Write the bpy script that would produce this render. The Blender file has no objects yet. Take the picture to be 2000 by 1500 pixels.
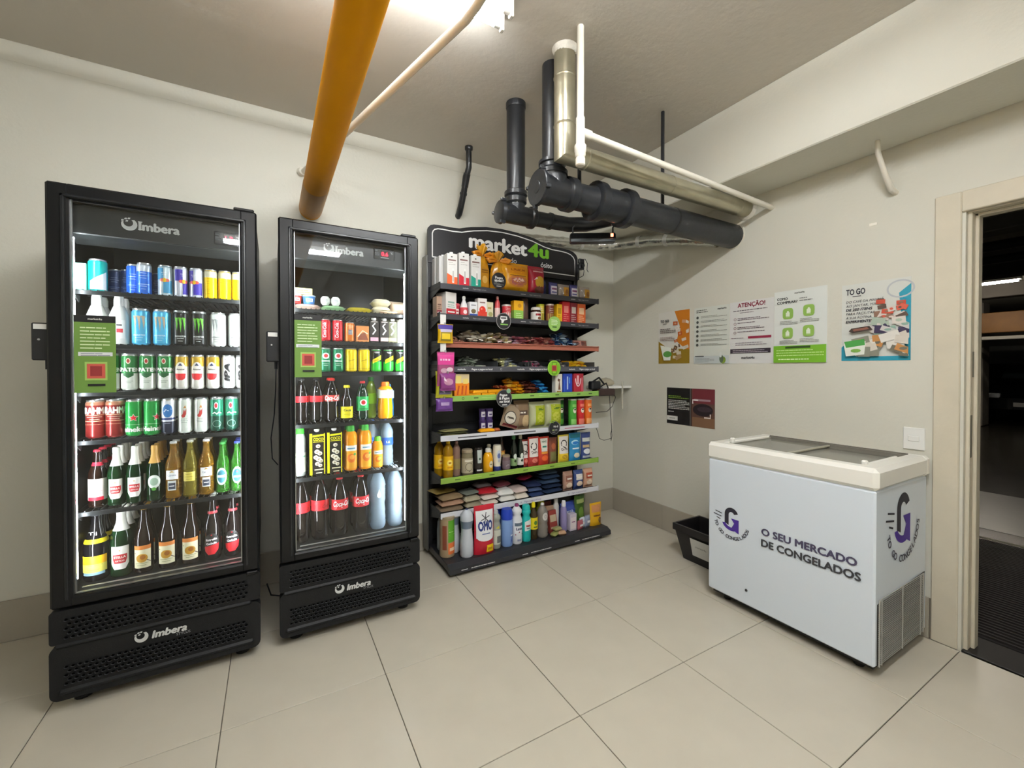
import bpy, math, random
from math import pi, sin, cos, sqrt, atan2, radians
from mathutils import Vector, Matrix

random.seed(11)
S = bpy.context.scene
COL = S.collection

# ------------------------------------------------------------------ camera
cd = bpy.data.cameras.new('camera')
cd.sensor_width = 36.0
cd.lens = 36.0 * 824.41 / 2000.0
cd.shift_y = -(750.0 - 728.95) / 2000.0
cd.clip_start = 0.02
cd.clip_end = 100
cam = bpy.data.objects.new('camera', cd)
COL.objects.link(cam)
cam.location = (-2.8377, -3.0276, 1.3421)
cam.rotation_euler = (pi / 2 - 0.0112, 0.0005, -0.5182)
S.camera = cam

# ------------------------------------------------------------------ world and exposure
W = bpy.data.worlds.new('world')
S.world = W
W.use_nodes = True
W.node_tree.nodes['Background'].inputs[0].default_value = (0.9, 0.95, 1.0, 1)
W.node_tree.nodes['Background'].inputs[1].default_value = 0.02
S.view_settings.view_transform = 'Standard'
S.view_settings.look = 'None'
S.view_settings.exposure = 0.0
S.view_settings.gamma = 1.0
S.view_settings.use_curve_mapping = False
TUBE_POWER = (54.0, 112.0, 195.0)      # ceiling tube lamps: above the coolers, behind the viewpoint, added over the viewpoint to brighten the right wall
LED_POWER = 118.0        # cooler door strips
GARAGE_POWER = (170.0, 22.0, 90.0)

ROOM_H = 2.948


# ------------------------------------------------------------------ materials
def lin(c):
    if isinstance(c, str):
        c = c.lstrip('#')
        c = [int(c[i:i + 2], 16) for i in (0, 2, 4)]
    r = []
    for v in c:
        v = v / 255.0
        r.append(v / 12.92 if v <= 0.04045 else ((v + 0.055) / 1.055) ** 2.4)
    return tuple(r) + (1.0,)


_M = {}


def mat(col, rough=0.5, metal=0.0, coat=0.0, trans=0.0, ior=1.45, noise=0.0, nscale=8.0, bump=0.0, bscale=40.0, emit=0.0, spec=0.5):
    key = (str(col), rough, metal, coat, trans, ior, noise, nscale, bump, bscale, emit, spec)
    if key in _M:
        return _M[key]
    m = bpy.data.materials.new('m_' + str(col).strip('#').replace(' ', ''))
    m.use_nodes = True
    nt = m.node_tree
    b = nt.nodes['Principled BSDF']
    c = lin(col)
    b.inputs['Base Color'].default_value = c
    b.inputs['Roughness'].default_value = rough
    b.inputs['Metallic'].default_value = metal
    b.inputs['Coat Weight'].default_value = coat
    b.inputs['Transmission Weight'].default_value = trans
    b.inputs['IOR'].default_value = ior
    b.inputs['Specular IOR Level'].default_value = spec
    if emit:
        b.inputs['Emission Color'].default_value = c
        b.inputs['Emission Strength'].default_value = emit
    if noise or bump:
        tc = nt.nodes.new('ShaderNodeTexCoord')
    if noise:
        n = nt.nodes.new('ShaderNodeTexNoise')
        n.inputs['Scale'].default_value = nscale
        n.inputs['Detail'].default_value = 5
        nt.links.new(tc.outputs['Object'], n.inputs['Vector'])
        r = nt.nodes.new('ShaderNodeMapRange')
        r.inputs['From Min'].default_value = 0.3
        r.inputs['From Max'].default_value = 0.7
        r.inputs['To Min'].default_value = 1 - noise
        r.inputs['To Max'].default_value = 1 + noise
        nt.links.new(n.outputs['Fac'], r.inputs['Value'])
        h = nt.nodes.new('ShaderNodeHueSaturation')
        h.inputs['Color'].default_value = c
        nt.links.new(r.outputs['Result'], h.inputs['Value'])
        nt.links.new(h.outputs['Color'], b.inputs['Base Color'])
    if bump:
        n2 = nt.nodes.new('ShaderNodeTexNoise')
        n2.inputs['Scale'].default_value = bscale
        n2.inputs['Detail'].default_value = 4
        nt.links.new(tc.outputs['Object'], n2.inputs['Vector'])
        bp = nt.nodes.new('ShaderNodeBump')
        bp.inputs['Strength'].default_value = bump
        bp.inputs['Distance'].default_value = 0.01
        nt.links.new(n2.outputs['Fac'], bp.inputs['Height'])
        nt.links.new(bp.outputs['Normal'], b.inputs['Normal'])
    _M[key] = m
    return m


def thin_glass(tint, refl=1.0):
    m = bpy.data.materials.new('pane_glass')
    m.use_nodes = True
    nt = m.node_tree
    nt.nodes.clear()
    o = nt.nodes.new('ShaderNodeOutputMaterial')
    mx = nt.nodes.new('ShaderNodeMixShader')
    t = nt.nodes.new('ShaderNodeBsdfTransparent')
    t.inputs[0].default_value = tint
    g = nt.nodes.new('ShaderNodeBsdfGlossy')
    g.inputs['Roughness'].default_value = 0.02
    f = nt.nodes.new('ShaderNodeFresnel')
    f.inputs['IOR'].default_value = 1.35 + 0.15 * refl
    nt.links.new(f.outputs[0], mx.inputs[0])
    nt.links.new(t.outputs[0], mx.inputs[1])
    nt.links.new(g.outputs[0], mx.inputs[2])
    nt.links.new(mx.outputs[0], o.inputs[0])
    return m


GLASS = thin_glass((0.97, 0.98, 0.98, 1))
BLACK = mat('#1b1c1f', 0.42)
BLACKP = mat('#161719', 0.55, noise=0.08)
CHAR = mat('#2b2c2e', 0.5)
WHITE = mat('#e8e8e4', 0.45)
SILVER = mat('#c8cacc', 0.3, metal=0.9)
PVC = mat('#ded9cc', 0.4)
IRON = mat('#202226', 0.38, coat=0.2, noise=0.15, nscale=14, bump=0.15, bscale=30)


# ------------------------------------------------------------------ mesh helpers
class MB:
    def __init__(s):
        s.v = []
        s.f = []
        s.m = []

    def add(s, vs, fs, mi=0):
        o = len(s.v)
        s.v.extend([tuple(p) for p in vs])
        for i, f in enumerate(fs):
            s.f.append(tuple(o + k for k in f))
            s.m.append(mi if not isinstance(mi, list) else mi[i])
        return s

    def box(s, a, b, mi=0, bev=0.0):
        x0, y0, z0 = [min(a[i], b[i]) for i in range(3)]
        x1, y1, z1 = [max(a[i], b[i]) for i in range(3)]
        if bev <= 0:
            vs = [(x, y, z) for z in (z0, z1) for y in (y0, y1) for x in (x0, x1)]
            fs = [(0, 2, 3, 1), (4, 5, 7, 6), (0, 1, 5, 4), (2, 6, 7, 3), (0, 4, 6, 2), (1, 3, 7, 5)]
            return s.add(vs, fs, mi)
        bev = min(bev, 0.49 * min(x1 - x0, y1 - y0, z1 - z0))
        vs = []
        idx = {}
        X, Y, Z = (x0, x1), (y0, y1), (z0, z1)
        for i in (0, 1):
            for j in (0, 1):
                for k in (0, 1):
                    for ax in range(3):
                        p = [X[i], Y[j], Z[k]]
                        sg = [1 if t == 0 else -1 for t in (i, j, k)]
                        for q in range(3):
                            if q != ax:
                                p[q] += sg[q] * bev
                        idx[(i, j, k, ax)] = len(vs)
                        vs.append(tuple(p))
        fs = []
        for ax in range(3):
            for side in (0, 1):
                o = [q for q in range(3) if q != ax]
                loop = []
                for (u, w) in ((0, 0), (1, 0), (1, 1), (0, 1)):
                    c = [0, 0, 0]
                    c[ax] = side
                    c[o[0]] = u
                    c[o[1]] = w
                    loop.append(idx[(c[0], c[1], c[2], ax)])
                flip = (side == 0) != (ax == 1)
                fs.append(tuple(reversed(loop)) if flip else tuple(loop))
        for ax in range(3):
            o = [q for q in range(3) if q != ax]
            for u in (0, 1):
                for w in (0, 1):
                    c0 = [0, 0, 0]
                    c1 = [0, 0, 0]
                    c0[ax] = 0
                    c1[ax] = 1
                    c0[o[0]] = c1[o[0]] = u
                    c0[o[1]] = c1[o[1]] = w
                    q = [idx[(*c0, o[0])], idx[(*c1, o[0])], idx[(*c1, o[1])], idx[(*c0, o[1])]]
                    fs.append(tuple(q))
        for i in (0, 1):
            for j in (0, 1):
                for k in (0, 1):
                    fs.append((idx[(i, j, k, 0)], idx[(i, j, k, 1)], idx[(i, j, k, 2)]))
        cx, cy, cz = (x0 + x1) / 2, (y0 + y1) / 2, (z0 + z1) / 2
        out = []
        for f in fs:
            p = [Vector(vs[i]) for i in f]
            n = (p[1] - p[0]).cross(p[2] - p[0])
            c = sum(p, Vector()) / len(p) - Vector((cx, cy, cz))
            out.append(f if n.dot(c) >= 0 else tuple(reversed(f)))
        return s.add(vs, out, mi)

    def lathe(s, prof, mi=0, n=20, org=(0, 0, 0), axis='z', cap=True):
        """prof: list of (r, h) or (r, h, mat of the segment that ends here)"""
        rings = []
        vs = []
        for p in prof:
            ring = []
            for k in range(n):
                a = 2 * pi * k / n - pi / 2
                u, w = p[0] * cos(a), p[0] * sin(a)
                if axis == 'z':
                    q = (u, w, p[1])
                elif axis == 'x':
                    q = (p[1], u, w)
                else:
                    q = (w, p[1], u)
                ring.append(len(vs))
                vs.append((q[0] + org[0], q[1] + org[1], q[2] + org[2]))
            rings.append(ring)
        fs = []
        ms = []
        for i in range(len(prof) - 1):
            mm = prof[i + 1][2] if len(prof[i + 1]) > 2 else mi
            for k in range(n):
                k2 = (k + 1) % n
                fs.append((rings[i][k], rings[i][k2], rings[i + 1][k2], rings[i + 1][k]))
                ms.append(mm)
        if cap:
            fs.append(tuple(reversed(rings[0])))
            ms.append(prof[1][2] if len(prof[1]) > 2 else mi)
            fs.append(tuple(rings[-1]))
            ms.append(prof[-1][2] if len(prof[-1]) > 2 else mi)
        return s.add(vs, fs, ms)

    def cyl(s, p0, p1, r0, r1=None, mi=0, n=16):
        r1 = r0 if r1 is None else r1
        return s.tube([p0, p1], [r0, r1], mi, n)

    def tube(s, path, r, mi=0, n=12, cap=True):
        path = [Vector(p) for p in path]
        if not isinstance(r, (list, tuple)):
            r = [r] * len(path)
        t0 = (path[1] - path[0]).normalized()
        up = Vector((0, 0, 1)) if abs(t0.z) < 0.9 else Vector((1, 0, 0))
        u = t0.cross(up).normalized()
        vs = []
        rings = []
        for i, p in enumerate(path):
            if i == 0:
                t = t0
            elif i == len(path) - 1:
                t = (path[i] - path[i - 1]).normalized()
            else:
                t = ((path[i] - path[i - 1]).normalized() + (path[i + 1] - path[i]).normalized()).normalized()
            u = (u - t * u.dot(t)).normalized()
            w = t.cross(u)
            ring = []
            for k in range(n):
                a = 2 * pi * k / n
                q = p + (u * cos(a) + w * sin(a)) * r[i]
                ring.append(len(vs))
                vs.append(tuple(q))
            rings.append(ring)
        fs = []
        for i in range(len(path) - 1):
            for k in range(n):
                k2 = (k + 1) % n
                fs.append((rings[i][k], rings[i][k2], rings[i + 1][k2], rings[i + 1][k]))
        if cap:
            fs.append(tuple(reversed(rings[0])))
            fs.append(tuple(rings[-1]))
        return s.add(vs, fs, mi)

    def prism(s, pts, d0, d1, axis='y', mi=0, mcap=None):
        """extrude a 2-D outline along an axis; pts are (x,z) for y, (y,z) for x, (x,y) for z"""
        n = len(pts)
        vs = []
        for d in (d0, d1):
            for a, b in pts:
                vs.append({'y': (a, d, b), 'x': (d, a, b), 'z': (a, b, d)}[axis])
        fs = [tuple(range(n)), tuple(range(2 * n - 1, n - 1, -1))]
        ms = [mi if mcap is None else mcap] * 2
        for i in range(n):
            j = (i + 1) % n
            fs.append((j, i, n + i, n + j))
            ms.append(mi)
        return s.add(vs, fs, ms)

    def mesh(s, name, mats, sharp=35):
        me = bpy.data.meshes.new(name)
        me.from_pydata(s.v, [], s.f)
        for m in mats:
            me.materials.append(m)
        if len(mats) > 1:
            me.polygons.foreach_set('material_index', s.m)
        me.polygons.foreach_set('use_smooth', [True] * len(s.f))
        me.update()
        me.set_sharp_from_angle(angle=radians(sharp))
        return me


def obj(name, me, parent=None, mats=None, loc=None):
    if isinstance(me, MB):
        if mats is None:
            mats = [BLACK]
        if not isinstance(mats, (list, tuple)):
            mats = [mats]
        me = me.mesh(name, mats)
    o = bpy.data.objects.new(name, me)
    COL.objects.link(o)
    if parent is not None:
        o.parent = parent
    if loc is not None:
        o.location = loc
    return o


_LAB = {}


def tag(o, label, cat, group=None):
    o['label'] = label
    o['category'] = cat
    if group:
        o['group'] = group
    _LAB.setdefault(label, []).append(o)
    return o


def thing(name, label, cat, loc=(0, 0, 0), rz=0.0, group=None):
    o = bpy.data.objects.new(name, None)
    o.empty_display_size = 0.05
    COL.objects.link(o)
    o.location = loc
    o.rotation_euler = (0, 0, rz)
    return tag(o, label, cat, group)


def struct(name, mb, mats, label=None):
    o = obj(name, mb, None, mats)
    o['kind'] = 'structure'
    if label:
        o['label'] = label
    return o


def place(name, label, cat, parts, loc, rz=0.0, group=None, rot=None):
    """a thing made of shared part meshes; one mesh alone is the thing itself"""
    if len(parts) == 1:
        o = tag(obj(name, parts[0][1]), label, cat, group)
        o.location = loc
        o.rotation_euler = rot if rot is not None else (0, 0, rz)
        return o
    o = thing(name, label, cat, loc, rz, group)
    if rot is not None:
        o.rotation_euler = rot
    for pn, me in parts:
        obj(pn, me, o)
    return o


# ------------------------------------------------------------------ flat print on surfaces
_T = {}


def glyphs(txt, bold=0.0, shear=0.0, res=3):
    key = (txt, bold, shear, res)
    if key not in _T:
        cu = bpy.data.curves.new('t', 'FONT')
        cu.body = txt
        cu.size = 1.0
        cu.resolution_u = res
        cu.offset = bold
        cu.shear = shear
        ob = bpy.data.objects.new('t', cu)
        me = ob.to_mesh()
        vs = [(v.co.x, v.co.y) for v in me.vertices]
        fs = [tuple(p.vertices) for p in me.polygons]
        ob.to_mesh_clear()
        bpy.data.objects.remove(ob)
        bpy.data.curves.remove(cu)
        if vs:
            x0 = min(v[0] for v in vs)
            x1 = max(v[0] for v in vs)
        else:
            x0 = x1 = 0
        _T[key] = (vs, fs, x0, x1)
    return _T[key]


def flat(y=0.0):
    return lambda s, z, o: (s, y - o, z)


def curved(R):
    return lambda s, z, o: ((R + o) * sin(s / R), -(R + o) * cos(s / R), z)


class Ink:
    """printed shapes mapped on a surface; surf(s, z, offset) -> xyz"""

    def __init__(s, surf, step=0.00025, nx=6, nz=1, o0=0.0003):
        s.surf = surf
        s.mb = MB()
        s.mats = []
        s.o = o0
        s.step = step
        s.nx = nx
        s.nz = nz

    def mi(s, col, **k):
        m = col if not isinstance(col, str) else mat(col, k.get('rough', 0.5), emit=k.get('emit', 0.0))
        if m not in s.mats:
            s.mats.append(m)
        return s.mats.index(m)

    def _up(s):
        s.o += s.step

    def rect(s, a, b, c, d, col, **k):
        nx, nz = k.get('nx', s.nx), k.get('nz', s.nz)
        vs = [s.surf(a + (b - a) * i / nx, c + (d - c) * j / nz, s.o) for j in range(nz + 1) for i in range(nx + 1)]
        fs = [(j * (nx + 1) + i, j * (nx + 1) + i + 1, (j + 1) * (nx + 1) + i + 1, (j + 1) * (nx + 1) + i) for j in range(nz) for i in range(nx)]
        s.mb.add(vs, fs, s.mi(col, **k))
        s._up()

    def ell(s, cx, cz, rx, rz, col, n=20, a0=0, a1=2 * pi, **k):
        rings = 5 if s.nx > 1 else 2
        vs = [s.surf(cx, cz, s.o)]
        for r in range(1, rings + 1):
            for i in range(n):
                a = a0 + (a1 - a0) * i / n
                vs.append(s.surf(cx + rx * r / rings * cos(a), cz + rz * r / rings * sin(a), s.o))
        fs = [(0, 1 + i, 1 + (i + 1) % n) for i in range(n)]
        for r in range(rings - 1):
            for i in range(n):
                j = (i + 1) % n
                fs.append((1 + r * n + i, 1 + (r + 1) * n + i, 1 + (r + 1) * n + j, 1 + r * n + j))
        s.mb.add(vs, fs, s.mi(col, **k))
        s._up()

    @staticmethod
    def _clip(pts, ax, lim, keep_less):
        out = []
        n = len(pts)
        for i in range(n):
            a, b = pts[i], pts[(i + 1) % n]
            ia = (a[ax] <= lim) if keep_less else (a[ax] >= lim)
            ib = (b[ax] <= lim) if keep_less else (b[ax] >= lim)
            if ia:
                out.append(a)
            if ia != ib:
                f = (lim - a[ax]) / (b[ax] - a[ax])
                out.append((a[0] + f * (b[0] - a[0]), a[1] + f * (b[1] - a[1])))
        return out

    def poly(s, pts, col, **k):
        """polygon, cut into strips so that it follows a curved surface"""
        parts = [list(pts)]
        for ax, cnt in ((0, s.nx), (1, s.nz)):
            if cnt < 2:
                continue
            lo = min(q[ax] for q in pts)
            hi = max(q[ax] for q in pts)
            nxt = []
            for q in parts:
                for i in range(cnt):
                    c = s._clip(s._clip(q, ax, lo + (hi - lo) * i / cnt, False), ax, lo + (hi - lo) * (i + 1) / cnt, True) if q else []
                    if len(c) > 2:
                        nxt.append(c)
            parts = nxt
        m = s.mi(col, **k)
        for q in parts:
            s.mb.add([s.surf(a, b, s.o) for a, b in q], [tuple(range(len(q)))], m)
        s._up()

    def ring(s, cx, cz, rx, rz, w, col, n=28, a0=0, a1=2 * pi, **k):
        vs = []
        for i in range(n + 1):
            a = a0 + (a1 - a0) * i / n
            vs.append(s.surf(cx + rx * cos(a), cz + rz * sin(a), s.o))
            vs.append(s.surf(cx + (rx - w) * cos(a), cz + (rz - w) * sin(a), s.o))
        fs = [(2 * i, 2 * i + 2, 2 * i + 3, 2 * i + 1) for i in range(n)]
        s.mb.add(vs, fs, s.mi(col, **k))
        s._up()

    def line(s, pts, w, col, **k):
        """mitred polyline of width w"""
        L, R = [], []
        n = len(pts)
        for i in range(n):
            p = Vector(pts[i])
            a = Vector(pts[max(i - 1, 0)])
            b = Vector(pts[min(i + 1, n - 1)])
            t = (b - a).normalized()
            q = Vector((-t.y, t.x)) * w / 2
            L.append(p + q)
            R.append(p - q)
        vs = []
        for l, r in zip(L, R):
            vs.append(s.surf(l.x, l.y, s.o))
            vs.append(s.surf(r.x, r.y, s.o))
        fs = [(2 * i + 1, 2 * i + 3, 2 * i + 2, 2 * i) for i in range(n - 1)]
        s.mb.add(vs, fs, s.mi(col, **k))
        s._up()

    def text(s, txt, x, z, size, col, bold=0.0, shear=0.0, align='c', rot=0.0, sx=1.0, width=None, **k):
        vs, fs, x0, x1 = glyphs(txt, 0.0, shear, k.get('res', 3))
        if not vs:
            return
        if bold >= 0.015:
            b = bold * 1.35
            nv = len(vs)
            sh = ((-b, 0), (b, 0), (0, b * 0.8), (0, -b * 0.8))
            vs = [(a + dx, c + dz) for dx, dz in sh for a, c in vs]
            lift = [0.0001 * (i // nv) for i in range(4 * nv)]
            fs = [tuple(q + nv * i for q in f) for i in range(4) for f in fs]
        else:
            lift = [0.0] * len(vs)
        w = (x1 - x0) * size
        if width:
            sx = width / w
        off = {'c': -(x0 + x1) / 2, 'l': -x0, 'r': -x1}[align]
        cr, sr = cos(rot), sin(rot)
        if s.nx > 1 and k.get('cut', True):
            # cut glyph faces into narrow strips so that they follow the curve
            m = s.mi(col, **k)
            cw = 0.0045
            for f in fs:
                q = []
                for i in f:
                    a, b = (vs[i][0] + off) * size * sx, vs[i][1] * size
                    q.append((x + a * cr - b * sr, z + a * sr + b * cr))
                li = lift[f[0]]
                lo, hi = min(c[0] for c in q), max(c[0] for c in q)
                n = max(1, int(math.ceil((hi - lo) / cw)))
                for j in range(n):
                    c = s._clip(s._clip(q, 0, lo + (hi - lo) * j / n, False), 0, lo + (hi - lo) * (j + 1) / n, True) if n > 1 else q
                    if len(c) > 2:
                        s.mb.add([s.surf(a, b, s.o + li) for a, b in c], [tuple(range(len(c)))], m)
            s._up()
            s.o += max(lift)
            return
        out = []
        for (a, b), li in zip(vs, lift):
            a = (a + off) * size * sx
            b = b * size
            out.append(s.surf(x + a * cr - b * sr, z + a * sr + b * cr, s.o + li))
        s.mb.add(out, fs, s.mi(col, **k))
        s._up()
        s.o += max(lift)

    def bars(s, x0, x1, z1, n, pitch, h, col, seed=0, **k):
        """rows of print too small to read"""
        rr = random.Random(seed)
        o = s.o
        for i in range(n):
            z = z1 - i * pitch
            e = x1 - (x1 - x0) * (0.0 if i % 3 else rr.uniform(0.05, 0.4))
            a = x0
            while a < e - 1e-4:
                b = min(e, a + rr.uniform(0.012, 0.05) * k.get('ws', 1.0))
                s.o = o
                s.rect(a, b, z, z + h, col, nx=k.get('bnx', 1))
                a = b + h * 0.5
        s.o = o + s.step

    def arc_text(s, txt, cx, cz, R, a0, a1, size, col, bold=0.0, inside=True):
        n = len(txt)
        o = s.o
        for i, ch in enumerate(txt):
            if ch == ' ':
                continue
            a = a0 + (a1 - a0) * i / (n - 1)
            s.o = o
            s.text(ch, cx + R * cos(a), cz + R * sin(a), size, col, bold, rot=a + pi / 2)
        s._up()

    def mesh(s, name):
        return s.mb.mesh(name, s.mats)


def star(cx, cz, R, n=5, k=0.4):
    return [(cx + (R if i % 2 == 0 else R * k) * sin(pi * i / n), cz + (R if i % 2 == 0 else R * k) * cos(pi * i / n)) for i in range(2 * n)]
# ================================================================== the room
WALLM = mat('#d3d1c5', 0.6, noise=0.025, nscale=1.3, bump=0.12, bscale=55, spec=0.35)
CEILM = mat('#cdc7bd', 0.7, noise=0.03, nscale=1.5, bump=0.15, bscale=30, spec=0.3)
TILEM = mat('#c2bbab', 0.3, noise=0.03, nscale=6, spec=0.5)
GROUT = mat('#6f685c', 0.8)
BASEM = mat('#a39c8e', 0.35, noise=0.03, nscale=5)
X0, Y0 = -5.2, -5.6          # the walls out of view
T = 0.15

m = MB()
m.box((X0 - T, Y0 - T, -0.12), (0.0, 0.0, -0.006))
floor = struct('floor', m, GROUT)
G = 0.0016
tb = MB().box((G, G, -0.0055), (0.6 - G, 0.6 - G, 0.0), bev=0.0012)
tile_me = tb.mesh('tile', [TILEM])
xs = [-0.0088 - 0.6 * k for k in range(10)]
ys = [-0.5526 - 0.6 * k for k in range(10)]
for i in range(9):
    for j in range(-1, 9):
        x1 = xs[i]
        x0 = xs[i + 1]
        y1 = 0.0 if j < 0 else ys[j]
        y0 = ys[j + 1]
        if x0 < X0:
            x0 = X0
        if y0 < Y0:
            y0 = Y0
        if x1 - x0 < 0.05 or y1 - y0 < 0.05:
            continue
        full = abs(x1 - x0 - 0.6) < 1e-4 and abs(y1 - y0 - 0.6) < 1e-4
        me = tile_me if full else MB().box((G, G, -0.0055), (x1 - x0 - G, y1 - y0 - G, 0.0), bev=0.0012).mesh('tile', [TILEM])
        obj('tile', me, floor, loc=(x0, y0, 0))

m = MB()
m.box((X0 - T, 0.0, -0.12), (T, T, ROOM_H + 0.1))
struct('wall_back', m, WALLM)
m = MB()
m.box((X0 - T, Y0 - T, -0.12), (X0, 0.0, ROOM_H + 0.1))
struct('wall_left', m, WALLM)
m = MB()
m.box((X0, Y0 - T, -0.12), (T, Y0, ROOM_H + 0.1))
struct('wall_front', m, WALLM)
DY0, DY1, DH = -2.355, -3.27, 2.09
m = MB()
m.box((0, 0, -0.12), (T, DY0, ROOM_H + 0.1))
m.box((0, DY0, DH), (T, DY1, ROOM_H + 0.1))
m.box((0, DY1, -0.12), (T, Y0, ROOM_H + 0.1))
struct('wall_right', m, WALLM)
m = MB()
m.box((X0 - T, Y0 - T, ROOM_H), (T, T, ROOM_H + 0.1))
struct('ceiling', m, CEILM)
m = MB()
m.box((-0.39, Y0, 2.5), (0.0, 0.0, ROOM_H), bev=0.006)
struct('trim_1', m, WALLM, 'deep painted concrete beam along the top of the right wall')
m = MB()
m.box((X0, -0.0022, 2.85), (-0.39, 0.0, ROOM_H), bev=0.001)
struct('trim_2', m, WALLM)

# baseboards of tall floor tile
bb = struct('baseboard_back', MB().box((X0, -0.004, 0), (0, 0, 0.2)), GROUT)
x = 0.0
while x > X0 + 0.01:
    xa = max(x - 0.6, X0)
    obj('tile', MB().box((xa + G, -0.014, 0.001), (x - G, -0.003, 0.203), bev=0.002), bb, BASEM)
    x = xa
bb = struct('baseboard_right', MB().box((-0.004, -2.25, 0), (0, 0, 0.2)), GROUT)
y = 0.0
while y > -2.24:
    ya = max(y - 0.6, -2.245)
    obj('tile', MB().box((-0.014, ya + G, 0.001), (-0.003, y - G, 0.203), bev=0.002), bb, BASEM)
    y = ya

# door frame of painted steel
FR = mat('#cfc7b4', 0.5, noise=0.03, nscale=10, bump=0.15, bscale=60)
d = struct('door_1', MB()
           .box((-0.012, -2.25, 0), (0.03, DY0 + 0.012, DH + 0.085), bev=0.004)
           .box((-0.012, DY1 - 0.012, 0), (0.03, DY1 - 0.10, DH + 0.085), bev=0.004)
           .box((-0.0118, DY0 + 0.0125, DH - 0.012), (0.03, DY1 - 0.0125, DH + 0.085), bev=0.004), FR,
           'cream painted steel door frame with its leaf out of sight')
jm = MB()
for (a, b, xx0, xx1) in ((DY0, DY0 - 0.016, 0.02, T + 0.01), (DY0 - 0.016, DY0 - 0.03, 0.06, 0.115),
                         (DY1, DY1 + 0.016, 0.02, T + 0.01), (DY1 + 0.016, DY1 + 0.03, 0.06, 0.115)):
    jm.box((xx0, a, 0), (xx1, b, DH), bev=0.003)
jm.box((0.02, DY0, DH), (T + 0.01, DY1, DH - 0.016), bev=0.003)
jm.box((0.06, DY0 - 0.016, DH - 0.016), (0.115, DY1 + 0.016, DH - 0.03), bev=0.003)
obj('jamb', jm, d, FR)
hm = MB()
hm.box((0.045, DY0 - 0.014, 1.30), (0.06, DY0 - 0.0185, 1.42))
hm.box((0.025, DY0 - 0.014, 0.92), (0.045, DY0 - 0.018, 1.12))
obj('strike_plate', hm, d, mat('#6d6a60', 0.4, metal=0.6))
obj('threshold', MB().box((0.0, DY0, -0.004), (T + 0.06, DY1, 0.006), bev=0.003), d, mat('#1c1a18', 0.6))

# small white pipe stub through the soffit and wall
ws = tag(obj('wall_pipe', MB().tube([(-0.15, -2.072, 2.51), (-0.145, -2.072, 2.44), (-0.09, -2.082, 2.34), (-0.04, -2.092, 2.27), (0.01, -2.098, 2.255)], [0.011, 0.012, 0.013, 0.015, 0.013], 0, 12), None, PVC),
         'short bent white pipe running from beam underside into the right wall', 'pipe')

# light switch plate beside the door
t = thing('switch_plate', 'white light switch plate on the right wall above the chest freezer', 'switch', (0, -2.18, 0.985), -pi / 2)
obj('plate', MB().box((-0.042, -0.009, -0.056), (0.042, 0.001, 0.056), bev=0.003), t, WHITE)
obj('rocker', MB().box((-0.022, -0.013, -0.013), (0.022, -0.008, 0.013), bev=0.002), t, WHITE)

# ================================================================== lamps
HOUS = mat('#e6e4de', 0.4)


def tube_lamp(x0, x1, y, label, power, z=ROOM_H):
    TUBE_M = mat('#fafdff', 0.4, emit=power)
    t = thing('ceiling_lamp', label, 'lamp', ((x0 + x1) / 2, y, z))
    L = (x1 - x0) / 2
    obj('housing', MB().box((-L, -0.075, -0.045), (L, 0.075, 0), bev=0.006), t, HOUS)
    for sx in (-1, 1):
        for yy in (-0.042, 0.042):
            obj('lamp_holder', MB().box((sx * (L - 0.022), yy - 0.014, -0.115), (sx * (L - 0.004), yy + 0.014, -0.04), bev=0.004), t, HOUS)
    for yy in (-0.042, 0.042):
        tb_ = obj('tube', MB().cyl((-L + 0.045, yy, -0.092), (L - 0.045, yy, -0.092), 0.0135, n=12), t, TUBE_M)
        for sx in (-1, 1):
            obj('end_cap', MB().cyl((sx * (L - 0.05), yy, -0.092), (sx * (L - 0.02), yy, -0.092), 0.0145, n=12), tb_, WHITE)
    return t


tube_lamp(-3.17, -1.93, -1.41, 'twin tube ceiling lamp glowing above the coolers', TUBE_POWER[0])
t2 = tube_lamp(-3.30, -2.06, -3.65, 'twin tube lamp hung on short rods behind the viewpoint', TUBE_POWER[1], 2.74)
tube_lamp(-2.55, -1.31, -2.75, 'added unseen twin tube lamp over the viewpoint, brightening the right wall', TUBE_POWER[2])  # added fill lamp out of view, lifts the right wall and floor
for tt, L in ((t2, 0.5),):
    for sx in (-1, 1):
        obj('hanger_rod', MB().cyl((sx * L, 0, -0.002), (sx * L, 0, ROOM_H - 2.74), 0.005, n=8), tt, SILVER)

# ================================================================== pipes under the ceiling
ORG = mat('#dc9400', 0.55, noise=0.05, nscale=3, spec=0.12)
t = thing('gas_pipe', 'thick orange-yellow pipe crossing overhead into the back wall', 'pipe', (-2.612, 0, 2.37))
obj('pipe_body', MB().lathe([(0.066, 0.05), (0.066, -5.7)], 0, 32, axis='y', cap=True), t, ORG)
obj('pipe_coupling', MB().lathe([(0.0664, -0.02), (0.0685, -0.03), (0.0685, -0.42), (0.0664, -0.43)], 0, 32, axis='y', cap=False), t, mat('#b57c12', 0.45, noise=0.06, nscale=4))

t = thing('conduit', 'slim white pipe crossing the ceiling below the tube lamp', 'pipe', (0, 0, 0))
obj('pipe_body', MB().tube([(-2.66, 0.02, 2.6), (-2.5, -0.56, 2.6), (-2.24, -1.54, 2.6), (-2.222, -1.61, 2.6), (-2.214, -1.68, 2.6), (-2.17, -2.6, 2.6), (-2.10, -5.65, 2.6)], 0.0175, 0, 14), t, PVC)
obj('wall_collar', MB().cyl((-2.662, -0.001, 2.6), (-2.655, -0.02, 2.6), 0.03, 0.024, n=16), t, PVC)

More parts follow.
